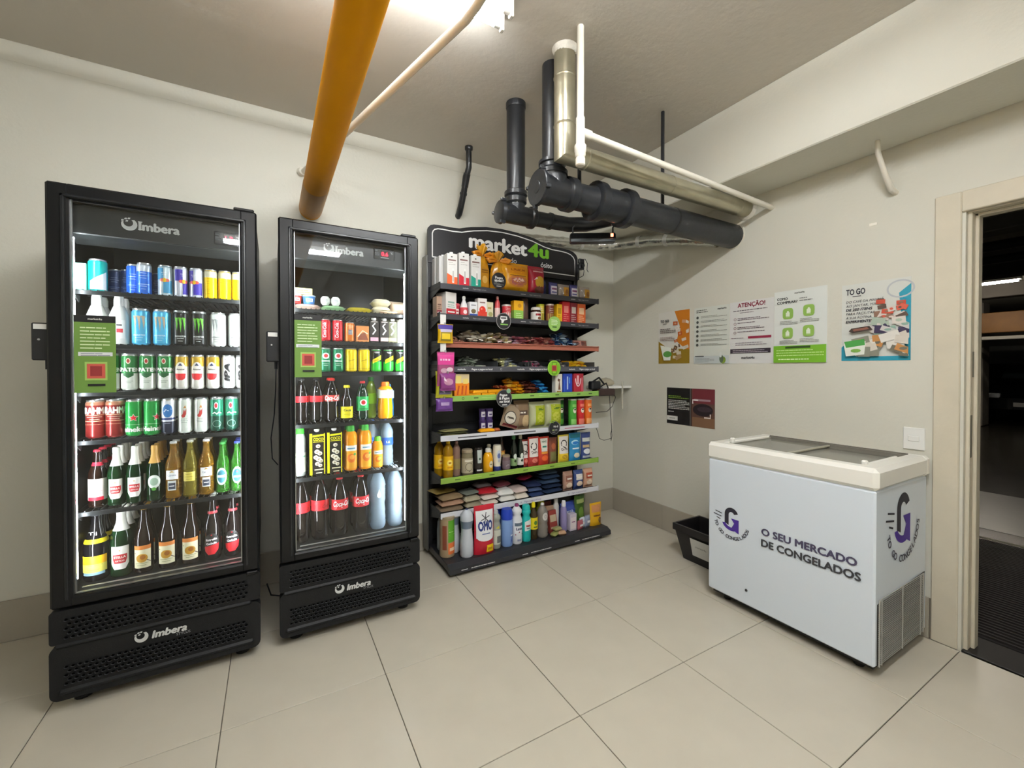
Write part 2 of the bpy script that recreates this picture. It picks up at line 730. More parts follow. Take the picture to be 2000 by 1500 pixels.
# black drain pipes
t = thing('drain_pipe', 'fat black cast iron drain pipe dropping from ceiling and entering the right wall', 'pipe')
YB, ZB = -1.18, 2.285
obj('riser', MB().cyl((-1.53, -1.17, ROOM_H), (-1.53, -1.17, 2.40), 0.055, n=24), t, IRON)
m = MB()
m.lathe([(0.07, 2.36), (0.082, 2.365), (0.082, 2.385), (0.068, 2.40), (0.066, 2.42), (0.074, 2.425), (0.074, 2.44), (0.056, 2.445)], 0, 24, org=(-1.53, -1.17, 0))
m.tube([(-1.53, -1.17, 2.38), (-1.53, -1.17, 2.30), (-1.525, -1.17, 2.27)], [0.075, 0.08, 0.075], 0, 24)
m.tube([(-1.615, -1.175, ZB), (-1.56, -1.175, ZB), (-1.40, YB, ZB)], [0.078, 0.078, 0.075], 0, 24)
obj('branch_fitting', m, t, IRON)
m = MB()
m.lathe([(0.0, -0.004), (0.088, -0.004), (0.093, 0.0), (0.093, 0.014), (0.086, 0.018)], 0, 28, org=(-1.63, -1.175, ZB), axis='x', cap=False)
m.lathe([(0.0, -0.007), (0.03, -0.007), (0.033, -0.004)], 0, 16, org=(-1.63, -1.175, ZB), axis='x', cap=False)
for a in (0.3, 1.9, 3.4, 5.0):
    m.box((-1.637, -1.175 + 0.098 * cos(a) - 0.01, ZB + 0.098 * sin(a) - 0.01), (-1.612, -1.175 + 0.098 * cos(a) + 0.01, ZB + 0.098 * sin(a) + 0.01), bev=0.003)
obj('cleanout_cap', m, t, IRON)
for (xa, r) in ((-1.43, 0.090), (-1.235, 0.108), (-1.02, 0.110)):
    obj('coupling', MB().lathe([(r - 0.018, -0.035), (r, -0.024), (r, 0.02), (r - 0.02, 0.038)], 0, 28, org=(xa, YB, ZB), axis='x'), t, IRON)
m = MB()
m.lathe([(0.07, -1.40), (0.072, -1.30), (0.088, -1.24), (0.090, -1.02), (0.082, -0.95)], 0, 28, org=(0, YB, ZB), axis='x')
obj('reducer', m, t, IRON)
obj('main_run', MB().tube([(-1.0, YB, ZB), (0.02, -1.2, 2.272)], 0.082, 0, 28), t, IRON)
obj('joint_band', MB().tube([(-0.635, -1.187, 2.2805), (-0.62, -1.1875, 2.28)], 0.0835, 0, 28), t, mat('#141416', 0.5))
obj('wall_ring', MB().tube([(-0.006, -1.2, 2.2725), (0.0, -1.2, 2.2725)], [0.088, 0.09], 0, 28), t, mat('#d8d4c6', 0.7))

t = thing('drain_pipe', 'thinner black branch drain pipe with end cap nearest the back wall', 'pipe')
obj('riser', MB().cyl((-1.54, -0.80, ROOM_H), (-1.54, -0.80, 2.38), 0.056, n=24), t, IRON)
m = MB()
m.lathe([(0.05, 2.33), (0.066, 2.345), (0.066, 2.372), (0.06, 2.378), (0.07, 2.388), (0.07, 2.41), (0.058, 2.418)], 0, 24, org=(-1.54, -0.80, 0))
obj('ceiling_collar', MB().lathe([(0.058, ROOM_H - 0.035), (0.060, ROOM_H - 0.03), (0.060, ROOM_H - 0.001)], 0, 24, org=(-1.54, -0.80, 0)), t, IRON)
m.cyl((-1.54, -0.80, 2.36), (-1.54, -0.80, 2.27), 0.055, n=24)
m.tube([(-1.64, -0.80, 2.275), (-1.42, -0.80, 2.277)], 0.057, 0, 24)
m.lathe([(0.057, -0.02), (0.066, -0.012), (0.066, 0.012), (0.057, 0.02)], 0, 24, org=(-1.43, -0.80, 2.277), axis='x')
obj('branch_fitting', m, t, IRON)
m = MB()
m.lathe([(0.0, -0.02), (0.05, -0.02), (0.066, -0.012), (0.07, 0.008), (0.058, 0.012)], 0, 24, org=(-1.645, -0.80, 2.275), axis='x', cap=False)
for a in (0.2, 2.2, 4.3):
    m.box((-1.665, -0.80 + 0.072 * cos(a) - 0.009, 2.275 + 0.072 * sin(a) - 0.009), (-1.63, -0.80 + 0.072 * cos(a) + 0.009, 2.275 + 0.072 * sin(a) + 0.009), bev=0.003)
obj('cleanout_cap', m, t, IRON)
obj('branch_run', MB().tube([(-1.43, -0.80, 2.277), (-1.15, -0.81, 2.28), (-1.05, -0.87, 2.28), (-0.99, -1.0, 2.282), (-0.95, -1.14, 2.284)], 0.046, 0, 20), t, IRON)
obj('clamp', MB().tube([(-1.30, -0.804, 2.279), (-1.285, -0.8045, 2.279)], 0.052, 0, 20), t, IRON)

# foil clad pipe
FOIL = mat('#b5b09a', 0.32, metal=0.75, noise=0.12, nscale=9, bump=0.25, bscale=12)
t = thing('clad_pipe', 'dull metal clad pipe turning from the ceiling toward the right wall', 'pipe')
RA = 0.054
m = MB()
n = 24
vs, fs = [], []
for k in range(n):
    a = 2 * pi * k / n
    cx, cy = -1.547 + RA * cos(a), -1.30 + RA * sin(a)
    vs.append((cx, cy, ROOM_H))
for k in range(n):
    a = 2 * pi * k / n
    cx, cy = -1.547 + RA * cos(a), -1.30 + RA * sin(a)
    vs.append((cx, cy, 2.43 + (cx + 1.547)))
for k in range(n):
    a = 2 * pi * k / n
    cx, cy = -1.547 + RA * cos(a), -1.30 + RA * sin(a)
    vs.append((0.02, cy, 2.43 + (cx + 1.547)))
for i in range(2):
    for k in range(n):
        k2 = (k + 1) % n
        fs.append((i * n + k, i * n + k2, (i + 1) * n + k2, (i + 1) * n + k))
m.add(vs, fs)
obj('pipe_body', m, t, FOIL)
for z in (2.80, 2.56):
    obj('seam_band', MB().lathe([(RA + 0.0005, z - 0.006), (RA + 0.003, z), (RA + 0.0005, z + 0.006)], 0, 24, org=(-1.547, -1.30, 0), cap=False), t, FOIL)
for x in (-1.42, -0.78, -0.12):
    obj('seam_band', MB().lathe([(RA + 0.0005, x - 0.006), (RA + 0.003, x), (RA + 0.0005, x + 0.006)], 0, 24, org=(0, -1.30, 2.43), axis='x', cap=False), t, FOIL)
m = MB()
m.lathe([(0.0552, ROOM_H - 0.035), (0.058, ROOM_H - 0.02), (0.066, ROOM_H - 0.001)], 0, 20, org=(-1.545, -1.30, 0), cap=False)
obj('plaster_patch', m, t, mat('#ddd8cc', 0.9, bump=0.8, bscale=40))
obj('plaster_ring', MB().lathe([(RA + 0.001, -0.02), (RA + 0.014, -0.008), (RA + 0.018, 0.0)], 0, 20, org=(0, -1.30, 2.43), axis='x', cap=False), t, mat('#ddd8cc', 0.9, bump=0.8, bscale=40))

# white pvc with a tee
t = thing('pvc_pipe', 'slim white pvc pipe with a tee hanging beside the metal clad pipe', 'pipe')
obj('riser', MB().cyl((-1.567, -1.45, ROOM_H), (-1.567, -1.45, 2.32), 0.0165, n=16), t, PVC)
m = MB()
m.lathe([(0.017, 2.295), (0.023, 2.30), (0.023, 2.33), (0.019, 2.335), (0.025, 2.345), (0.025, 2.36), (0.028, 2.365), (0.028, 2.39), (0.021, 2.40), (0.021, 2.52), (0.017, 2.525)], 0, 18, org=(-1.567, -1.45, 0))
m.cyl((-1.567, -1.45, 2.455), (-1.51, -1.45, 2.453), 0.022, n=16)
obj('tee', m, t, PVC)
obj('side_run', MB().cyl((-1.53, -1.45, 2.454), (0.01, -1.468, 2.388), 0.0165, n=16), t, PVC)

# hanger rods and the thin black pipe
for x, lab in ((-0.70, 'thin black hanger rod holding the fat drain pipe near the right wall'), (-1.36, 'thin black hanger rod half hidden behind the white pvc tee')):
    tag(obj('hanger_rod', MB().cyl((x, -1.185, ROOM_H), (x, -1.185, 2.36), 0.011, n=8), None, IRON), lab, 'rod')
t = thing('vent_pipe', 'short thin black pipe bending from ceiling into the back wall', 'pipe')
obj('pipe_body', MB().tube([(-1.585, -0.20, ROOM_H), (-1.585, -0.20, 2.80), (-1.588, -0.16, 2.74), (-1.592, -0.12, 2.64), (-1.593, -0.07, 2.56), (-1.59, -0.03, 2.52), (-1.588, 0.01, 2.505)], [0.021, 0.021, 0.021, 0.023, 0.024, 0.024, 0.022], 0, 16), t, IRON)
m = MB()
m.lathe([(0.022, ROOM_H - 0.03), (0.029, ROOM_H - 0.02), (0.029, ROOM_H)], 0, 16, org=(-1.585, -0.20, 0))
m.tube([(-1.587, -0.175, 2.765), (-1.588, -0.16, 2.745), (-1.59, -0.135, 2.68)], [0.025, 0.026, 0.025], 0, 16)
m.tube([(-1.592, -0.12, 2.645), (-1.592, -0.112, 2.63)], [0.027, 0.027], 0, 16)
obj('coupling', m, t, IRON)

# flexible foil duct
t = thing('foil_duct', 'silver foil wrapped duct running behind the sign to the right wall', 'duct')
path = [(-1.05, -0.05, 2.405), (-0.75, -0.05, 2.43), (-0.47, -0.05, 2.45), (-0.27, -0.09, 2.45), (-0.14, -0.24, 2.445), (-0.085, -0.5, 2.415), (-0.065, -0.8, 2.35), (-0.05, -1.12, 2.255)]
pp, rr = [], []
N = 60
for i in range(N + 1):
    f = i / N * (len(path) - 1)
    k = min(int(f), len(path) - 2)
    q = Vector(path[k]).lerp(Vector(path[k + 1]), f - k)
    pp.append(q)
    rr.append(0.0445 + 0.0025 * sin(i * 1.7) + 0.0015 * sin(i * 3.1 + 1))
obj('duct_body', MB().tube(pp, rr, 0, 18), t, mat('#d6d6d0', 0.24, metal=0.9, noise=0.12, nscale=10, bump=0.9, bscale=14))
for i in (18, 30, 40, 48):
    obj('tape_band', MB().tube([pp[i], pp[i + 1]], 0.0495, 0, 18), t, mat('#cfcfca', 0.4, metal=0.6))

# small black device hung under the branch pipe
t = thing('sensor_box', 'small black box with a glowing red dot hung under the drain pipes', 'device', (-1.03, -0.93, 2.185), -0.55)
obj('case', MB().box((-0.16, -0.03, -0.04), (0.13, 0.03, 0.02), bev=0.008), t, mat('#17181c', 0.3))
obj('front_strip', MB().box((-0.158, -0.036, -0.038), (0.128, -0.028, -0.018), bev=0.003), t, mat('#70767c', 0.3, metal=0.5))
obj('indicator', MB().box((0.095, -0.0335, -0.008), (0.112, -0.0295, 0.012), bev=0.001), t, mat('#ff8a60', 0.4, emit=6))
for x in (-0.14, 0.115):
    obj('bracket', MB().tube([(x, 0, 0.015), (x, 0, 0.06), (x + 0.015, 0, 0.075)], 0.005, 0, 8), t, BLACK)

# security camera with loose wires beside the sign
t = thing('camera', 'little black camera with loose wires on the rack sign edge', 'camera', (-0.49, -0.13, 2.22))
obj('body', MB().box((-0.035, -0.02, -0.02), (0.02, 0.03, 0.03), bev=0.006).cyl((-0.012, -0.02, 0.005), (-0.012, -0.035, 0.005), 0.013, n=12).box((-0.03, -0.01, 0.03), (0.03, 0.02, 0.075), bev=0.008).box((-0.038, 0.0, -0.11), (-0.02, 0.02, 0.0), bev=0.003), t, BLACK)
m = MB()
m.tube([(0.0, 0.01, 0.07), (0.05, 0.01, 0.08), (0.075, 0.01, 0.045), (0.07, 0.01, -0.01), (0.085, 0.01, -0.03)], 0.003, 0, 6)
m.tube([(0.01, 0.01, -0.01), (0.045, 0.01, 0.02), (0.03, 0.01, 0.06)], 0.003, 0, 6)
m.tube([(0.0, 0.01, 0.0), (0.03, 0.0, -0.02), (0.02, 0.0, -0.07), (-0.02, 0.0, -0.09)], 0.003, 0, 6)
obj('wire', m, t, BLACK)

# ================================================================== garage beyond the door
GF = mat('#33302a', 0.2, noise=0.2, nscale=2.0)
m = MB()
m.box((T, -9, -0.12), (19, 9, -0.004))
struct('garage_floor', m, GF)
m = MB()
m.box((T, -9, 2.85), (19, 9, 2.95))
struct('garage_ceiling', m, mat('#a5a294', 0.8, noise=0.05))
GW = mat('#7d7a70', 0.8, noise=0.05)
m = MB()
m.box((18.8, -9, 0), (19, 9, 2.9))
w = struct('garage_wall', m, GW)
obj('painted_band', MB().box((18.76, -9, 1.5), (18.82, 9, 2.1), bev=0.005), w, mat('#c9c9c4', 0.6))
obj('painted_band', MB().box((18.76, -9, 0.9), (18.82, 9, 1.48), bev=0.005), w, mat('#54514c', 0.7))
struct('garage_wall', MB().box((T, 8.8, 0), (19, 9, 2.9)).box((T, -9, 0), (19, -8.8, 2.9)), GW)
# dark ribbed rubber mat outside the door
t = thing('rubber_mat', 'dark ribbed rubber mat on the garage floor outside the door', 'mat', (0, 0, 0))
m = MB().box((0.22, -5.2, -0.004), (2.0, -0.9, 0.006), bev=0.003)
obj('mat_base', m, t, mat('#1c1918', 0.7, spec=0.2))
m = MB()
x = 0.25
while x < 1.97:
    m.box((x, -5.18, 0.006), (x + 0.012, -0.92, 0.010))
    x += 0.035
obj('rib', m, t, mat('#272322', 0.6, spec=0.3))
struct('garage_floor', MB().box((2.05, -9, -0.004), (2.09, 9, -0.0015)), mat('#8f8a6a', 0.6))
struct('garage_floor', MB().box((2.35, -9, -0.004), (3.9, 9, -0.002)), mat('#3c3a31', 0.3, noise=0.15))
# overhead beams
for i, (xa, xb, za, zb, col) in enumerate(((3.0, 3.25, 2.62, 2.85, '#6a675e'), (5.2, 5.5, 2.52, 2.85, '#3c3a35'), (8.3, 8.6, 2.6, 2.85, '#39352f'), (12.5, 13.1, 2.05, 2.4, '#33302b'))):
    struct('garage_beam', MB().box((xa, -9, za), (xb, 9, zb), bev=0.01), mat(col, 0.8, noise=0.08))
GPL = (('black pipe under the garage ceiling, nearer of the two seen through the door', 3.95, 2.66, 0.055, '#141314'),
       ('black pipe under the garage ceiling, farther of the two seen through the door', 4.45, 2.60, 0.05, '#161514'),
       ('grey metal conduit under the garage ceiling seen through the door', 2.75, 2.72, 0.03, '#7c7a70'))
for lab, x, z, r, col in GPL:
    tag(obj('overhead_pipe', MB().lathe([(r, -8.7), (r, 8.7)], 0, 14, org=(x, 0, z), axis='y'), None, mat(col, 0.5)), lab, 'pipe', 'pipes under the garage ceiling')
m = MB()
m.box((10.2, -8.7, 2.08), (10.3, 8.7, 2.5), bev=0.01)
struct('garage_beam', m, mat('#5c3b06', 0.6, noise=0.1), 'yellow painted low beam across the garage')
m = MB()
m.box((10.1, -8.7, 1.93), (10.25, 8.7, 2.0), bev=0.01)
struct('garage_beam', m, mat('#8f8b83', 0.6))
struct('garage_column', MB().box((11.4, 0.05, 0), (11.9, 0.62, 2.9), bev=0.02), mat('#8b867c', 0.7, noise=0.05))
struct('garage_column', MB().box((6.2, -4.2, 0), (6.7, -3.7, 2.9), bev=0.02), mat('#8b867c', 0.7, noise=0.05))
for i, (x, y, lab) in enumerate(((7.35, -0.63, 'bright garage tube lamp seen at the edge of the door opening'),
                                 (3.4, -3.7, 'added unseen tube lamp right of the doorway, brightening the near garage'),  # added out of view to light the near garage ceiling
                                 (9.2, -0.5, 'garage tube lamp farther back before the yellow beam'))):
    GT = mat('#fff4e4', 0.4, emit=GARAGE_POWER[i])
    t = thing('garage_lamp', lab, 'lamp', (x, y, 2.72))
    obj('housing', MB().box((-0.06, -0.6, 0.02), (0.06, 0.6, 0.08), bev=0.006), t, HOUS)
    obj('tube', MB().cyl((0, -0.57, 0), (0, 0.57, 0), 0.014, n=10), t, GT)

# a dark parked car
t = thing('parked_car', 'dark parked car at the far side of the garage', 'car', (12.6, -0.4, 0))
CARP = mat('#0e1012', 0.18, coat=0.6)
side = [(0.0, 0.35), (0.03, 0.62), (0.25, 0.82), (1.15, 0.95), (1.75, 1.38), (2.1, 1.45), (3.2, 1.43), (3.9, 1.05), (4.25, 0.98), (4.35, 0.6), (4.3, 0.32)]
npt = len(side)
vs, fs = [], []
for yy, k in ((-0.86, 0), (-0.70, 1), (0.70, 1), (0.86, 0)):
    for (a, b) in side:
        vs.append((a, yy, b if k else min(b, 0.93)))
for r_ in range(3):
    for k in range(npt - 1):
        fs.append((r_ * npt + k, r_ * npt + k + 1, (r_ + 1) * npt + k + 1, (r_ + 1) * npt + k))
fs.append(tuple(range(npt)))
fs.append(tuple(range(4 * npt - 1, 3 * npt - 1, -1)))
fs.append((0, npt, 2 * npt, 3 * npt, 4 * npt - 1, 3 * npt - 1, 2 * npt - 1, npt - 1))
obj('car_body', MB().add(vs, fs), t, CARP)
for xx in (0.85, 3.45):
    for yy in (-0.88, 0.70):
        obj('wheel', MB().lathe([(0.0, 0), (0.2, 0.0), (0.31, 0.01), (0.31, 0.17), (0.2, 0.18), (0.0, 0.18)], 0, 20, org=(xx, yy, 0.31), axis='y', cap=False), t, mat('#101010', 0.7))
obj('windshield', MB().add([(1.19, -0.66, 0.99), (1.19, 0.66, 0.99), (1.73, 0.64, 1.385), (1.73, -0.64, 1.385)], [(0, 1, 2, 3)]), t, mat('#3a4446', 0.08, coat=1.0))
for yy in (-0.7, 0.42):
    obj('headlight', MB().box((-0.01, yy, 0.62), (0.2, yy + 0.28, 0.73), bev=0.02), t, mat('#dfe4e8', 0.1))
obj('license_plate', MB().box((-0.02, -0.2, 0.42), (0.02, 0.2, 0.52), bev=0.004), t, mat('#9a9a96', 0.4))
# ================================================================== package makers; each returns shared part meshes
def bprof(R, h, pts):
    return [(r * R, z * h) for r, z in pts]


def cut(prof, zs, mats_at):
    """split a profile at heights zs and give each segment the material of its band"""
    out = [prof[0]]
    for (r0, z0), (r1, z1) in zip(prof, prof[1:]):
        for z in sorted(zs):
            if min(z0, z1) + 1e-6 < z < max(z0, z1) - 1e-6:
                f = (z - z0) / (z1 - z0)
                out.append((r0 + (r1 - r0) * f, z))
        out.append((r1, z1))
    res = [out[0]]
    for a, b in zip(out, out[1:]):
        zc = (a[1] + b[1]) / 2
        res.append((b[0], b[1], mats_at(zc)))
    return res


def can(R, h, bands, deco=None, rough=0.28, metal=0.25):
    pr = bprof(R, h, [(0.6, 0.0), (0.78, 0.0), (0.82, 0.012), (0.985, 0.045), (1.0, 0.07), (1.0, 0.90), (0.97, 0.925), (0.86, 0.965)])
    zs = [z0 * h for z0, z1, c in bands]
    mats = []
    for z0, z1, c in bands:
        mm = mat(c, rough, metal=metal)
        if mm not in mats:
            mats.append(mm)

    def at(z):
        for z0, z1, c in reversed(bands):
            if z0 * h <= z <= z1 * h:
                return mats.index(mat(c, rough, metal=metal))
        return 0
    body = MB().lathe(cut(pr, zs + [b[1] * h for b in bands], at), 0, 24)
    lid = MB().lathe(bprof(R, h, [(0.86, 0.962), (0.9, 0.975), (0.9, 0.995), (0.87, 1.0), (0.84, 0.985), (0.0, 0.982)]), 0, 24, cap=False)
    lid.box((-0.25 * R, -0.45 * R, 0.982 * h), (0.25 * R, 0.2 * R, 0.99 * h), bev=0.0008)
    out = [('can_body', body.mesh('can_body', mats)), ('can_lid', lid.mesh('can_lid', [SILVER]))]
    if deco:
        k = Ink(curved(R), nx=8, o0=0.0005)
        deco(k, R, h)
        out.append(('print', k.mesh('print')))
    return out


BEER = [(0.0, 0.0), (0.85, 0.0), (0.98, 0.015), (1.0, 0.03), (1.0, 0.56), (0.93, 0.62), (0.70, 0.70), (0.50, 0.77), (0.42, 0.85), (0.40, 0.93), (0.44, 0.935), (0.44, 0.96), (0.40, 0.965), (0.40, 0.99)]
STUB = [(0.0, 0.0), (0.85, 0.0), (1.0, 0.03), (1.0, 0.50), (0.92, 0.58), (0.62, 0.68), (0.44, 0.80), (0.38, 0.93), (0.42, 0.94), (0.42, 0.99)]
PET = [(0.0, 0.0), (0.75, 0.0), (0.92, 0.03), (0.98, 0.08), (0.94, 0.2), (0.90, 0.32), (0.97, 0.42), (1.0, 0.47), (1.0, 0.62), (0.94, 0.68), (0.70, 0.80), (0.42, 0.89), (0.30, 0.93), (0.30, 0.95), (0.34, 0.955), (0.30, 0.96), (0.29, 0.98)]
WAT = [(0.0, 0.0), (0.8, 0.0), (0.96, 0.04), (1.0, 0.08), (0.93, 0.13), (1.0, 0.18), (0.92, 0.24), (1.0, 0.30), (0.9, 0.36), (0.88, 0.42), (1.0, 0.48), (0.95, 0.52), (0.95, 0.68), (1.0, 0.72), (0.9, 0.78), (0.62, 0.87), (0.36, 0.92), (0.30, 0.94), (0.33, 0.945), (0.3, 0.96), (0.29, 0.98)]
JUI = [(0.0, 0.0), (0.85, 0.0), (0.98, 0.03), (1.0, 0.06), (1.0, 0.70), (0.95, 0.77), (0.78, 0.84), (0.55, 0.87), (0.52, 0.90), (0.52, 0.97)]
GAT = [(0.0, 0.0), (0.85, 0.0), (1.0, 0.04), (0.96, 0.18), (1.0, 0.3), (0.9, 0.50), (0.95, 0.58), (1.0, 0.66), (1.0, 0.78), (0.8, 0.85), (0.55, 0.88), (0.52, 0.9), (0.52, 0.97)]
JAR = [(0.0, 0.0), (0.9, 0.0), (1.0, 0.04), (1.0, 0.78), (0.93, 0.86), (0.86, 0.88), (0.86, 0.93)]
SQZ = [(0.0, 0.0), (0.85, 0.0), (1.0, 0.04), (1.0, 0.5), (0.9, 0.72), (0.62, 0.82), (0.4, 0.86), (0.35, 0.9)]
DET = [(0.0, 0.0), (0.9, 0.0), (1.0, 0.03), (0.97, 0.3), (0.80, 0.55), (0.84, 0.66), (0.97, 0.76), (0.92, 0.88), (0.55, 0.95), (0.3, 0.97), (0.3, 0.98)]
LAVA = [(0.0, 0.0), (0.9, 0.0), (1.0, 0.03), (1.0, 0.60), (0.8, 0.68), (0.7, 0.72), (0.95, 0.78), (0.95, 0.84), (0.6, 0.90), (0.4, 0.93)]


def bottle(R, h, prof, glass, cap=None, capr=None, capz=(0.95, 1.0), neck=None, label=None, deco=None, ltex=None):
    """glass: material; neck: (z0, z1, colour) foil; label: (z0, z1, colour)"""
    body = MB().lathe(bprof(R, h, prof) + [(0.0, prof[-1][1] * h)], 0, 24, cap=False)
    out = [('glass_body' if glass.name.startswith('m_g') else 'bottle_body', body.mesh('bottle_body', [glass], 50))]

    def rad(zf):
        for (r0, z0), (r1, z1) in zip(prof, prof[1:]):
            if z0 <= zf <= z1 and z1 > z0:
                return R * (r0 + (r1 - r0) * (zf - z0) / (z1 - z0))
        return R * prof[-1][0]
    if neck:
        z0, z1, c = neck
        zz = [z0 + (z1 - z0) * i / 6 for i in range(7)]
        out.append(('neck_foil', MB().lathe([(rad(z) + 0.0006, z * h) for z in zz], 0, 20, cap=False).mesh('neck_foil', [mat(c, 0.35)])))
    if cap:
        cr = (capr or 0.42) * R
        z0, z1 = capz[0] * h, capz[1] * h
        c = MB()
        n = 20
        c.lathe([(cr * 0.98, z0), (cr * 1.04, z0 + 0.001), (cr * 1.0, z0 + (z1 - z0) * 0.75), (cr * 0.85, z1), (0.0, z1)], 0, n, cap=False)
        for k in range(0, n, 2):
            a = 2 * pi * k / n
            c.box((cr * 1.02 * cos(a) - 0.0005, cr * 1.02 * sin(a) - 0.0005, z0), (cr * 1.02 * cos(a) + 0.0007, cr * 1.02 * sin(a) + 0.0007, z0 + (z1 - z0) * 0.7))
        out.append(('cap', c.mesh('cap', [cap if not isinstance(cap, str) else mat(cap, 0.4)])))
    if label or deco:
        Rl = R if not label else max(rad(label[0]), rad(label[1]), rad((label[0] + label[1]) / 2)) + 0.0006
        mb = MB()
        if label:
            mb.lathe([(Rl, label[0] * h), (Rl, label[1] * h)], 0, 24, cap=False)
            out.append(('label', mb.mesh('label', [mat(label[2], 0.45)])))
        if deco:
            k = Ink(curved(Rl), nx=8, o0=0.0005)
            deco(k, Rl, h)
            out.append(('print', k.mesh('print')))
    return out


def carton(w, d, h, faces, deco=None, cap=None, top='flat', col2=None):
    """faces: list of (z0,z1,colour) bands; local origin at bottom centre, front at -d/2"""
    mats = []
    mb = MB()
    for z0, z1, c in faces:
        mm = mat(c, 0.4)
        if mm not in mats:
            mats.append(mm)
        hh = 0.9 if top == 'gable' else 1.0
        a, b = z0 * h * hh, z1 * h * hh
        bv = 0.0008
        mb.box((-w / 2, -d / 2, a), (w / 2, d / 2, b), mats.index(mm), bev=0.0 if len(faces) > 1 else min(0.0015, w * 0.05))
    out = []
    if top == 'gable':
        z = 0.9 * h
        mi = mats.index(mat(faces[-1][2], 0.4))
        mb.add([(-w / 2, -d / 2, z), (w / 2, -d / 2, z), (w / 2, d / 2, z), (-w / 2, d / 2, z), (-w / 2, 0.0, h), (w / 2, 0.0, h), (-w / 2, d * 0.12, h), (w / 2, d * 0.12, h)],
               [(0, 1, 5, 4), (2, 3, 6, 7), (4, 5, 7, 6), (0, 4, 6, 3), (1, 2, 7, 5)], mi)
    out.append(('pack', mb.mesh('pack', mats)))
    if cap:
        z = h if top == 'flat' else 0.93 * h
        out.append(('cap', MB().lathe([(0.013, z - 0.002), (0.0135, z), (0.013, z + 0.012), (0.0, z + 0.012)], 0, 16, org=(0, -d * 0.18, 0), cap=False).mesh('cap', [mat(cap, 0.4)])))
    if deco:
        k = Ink(flat(-d / 2), nx=1)
        deco(k, w, h)
        out.append(('print', k.mesh('print')))
    return out


def bag(w, h, T, col, deco=None, rough=0.28, col2=None, seed=0, stand=False, wr=1.0, m2=None):
    """a filled film bag standing on its lower edge; stand=True makes a doypack with a wide base"""
    rr = random.Random(seed)
    ph = [rr.uniform(0, 6.28) for _ in range(6)]

    def th(s, z):
        u = min(1.0, abs(2 * s / w))
        v = min(1.0, max(0.0, z / h))
        if stand:
            t = T * (1 - v) ** 0.6 * (1 - u ** 3) * min(1, 0.55 + 0.45 * min(1, v * 6)) + 0.002
        else:
            v2 = min(1.0, abs(2 * v - 1) / 0.86) if abs(2 * v - 1) < 0.86 else 1.0
            t = T * max(0, 1 - u ** 4) ** 0.6 * max(0, 1 - v2 ** 4) ** 0.6 + 0.0012
        k = wr * T * 0.045
        t += k * (sin(s * 190 + ph[0] + z * 60) * sin(z * 130 + ph[1]) + 0.6 * sin(z * 230 + s * 90 + ph[2])) * (1 - u ** 4)
        return max(t, 0.001) / 2 if not stand else max(t, 0.001) / 2

    def edge(s, z):
        v = min(1.0, max(0.0, z / h))
        if stand:
            return s * (1 - 0.06 * sin(pi * v))
        return s * (1 - 0.05 * (1 - abs(2 * v - 1)) ** 0.7)
    nx, nz = 16, 22
    vs = []
    for side in (-1, 1):
        for j in range(nz + 1):
            z = h * j / nz
            for i in range(nx + 1):
                s_ = -w / 2 + w * i / nx
                vs.append((edge(s_, z), side * th(s_, z), z))
    fs = []
    o = (nx + 1) * (nz + 1)
    for j in range(nz):
        for i in range(nx):
            a = j * (nx + 1) + i
            fs.append((a, a + 1, a + nx + 2, a + nx + 1))
            fs.append((o + a + 1, o + a, o + a + nx + 1, o + a + nx + 2))
    for j in range(nz):
        a = j * (nx + 1)
        fs.append((o + a, a, a + nx + 1, o + a + nx + 1))
        b = a + nx
        fs.append((b, o + b, o + b + nx + 1, b + nx + 1))
    for i in range(nx):
        fs.append((i + 1, i, o + i, o + i + 1))
        a = nz * (nx + 1) + i
        fs.append((a, a + 1, o + a + 1, o + a))
    fm = m2 if m2 is not None else mat(col, rough, coat=0.2)
    mats = [fm]
    body = MB().add(vs, fs)
    if col2:
        mats.append(mat(col2[1], rough, coat=0.2))
        zc = col2[0] * h
        for i, f in enumerate(body.f):
            if sum(body.v[k][2] for k in f) / 4 < zc:
                body.m[i] = 1
    out = [('film_bag', body.mesh('film_bag', mats, 60))]
    if deco:
        k = Ink(lambda s, z, off: (edge(s, z), -th(s, z) - off - 0.0012, z), nx=10, nz=10)
        deco(k, w, h)
        out.append(('print', k.mesh('print')))
    return out


GREEN_G = mat('#0f3d1c', 0.06, trans=0.5, ior=1.4)
GREEN_L = mat('#3f8a2a', 0.06, trans=0.6, ior=1.4)
BROWN_G = mat('#1c0d07', 0.06, coat=0.5)
AMBER = mat('#c8952c', 0.05, trans=0.75, ior=1.35)
YELL_G = mat('#b8a73a', 0.05, trans=0.75, ior=1.35)
COLA = mat('#0c0605', 0.07, coat=0.5)
CLEAR = mat('#e6ecec', 0.05, trans=0.92, ior=1.33)
WATER = mat('#cfe8fa', 0.05, trans=0.62, ior=1.33)
DARKG = mat('#08130b', 0.07, coat=0.5)
OILM = mat('#e0ad22', 0.06, trans=0.6, ior=1.4)


def small(k, R, h, z0, z1, n, col, w=0.6, seed=1):
    for i in range(n):
        z = z0 * h + (z1 - z0) * h * i / max(1, n - 1)
        rr = random.Random(seed + i)
        ww = w * R * rr.uniform(0.6, 1.0)
        k.rect(-ww, ww, z, z + 0.0016, col, nx=3)


# ------------------------------------------------------------------ can designs
def d_teal(k, R, h):
    k.poly([(-0.6 * R, 0.05 * h), (1.2 * R, 0.05 * h), (1.2 * R, 0.62 * h), (0.2 * R, 0.45 * h), (-0.6 * R, 0.3 * h)], '#e4eeee')
    small(k, R, h, 0.22, 0.4, 3, '#16343a')


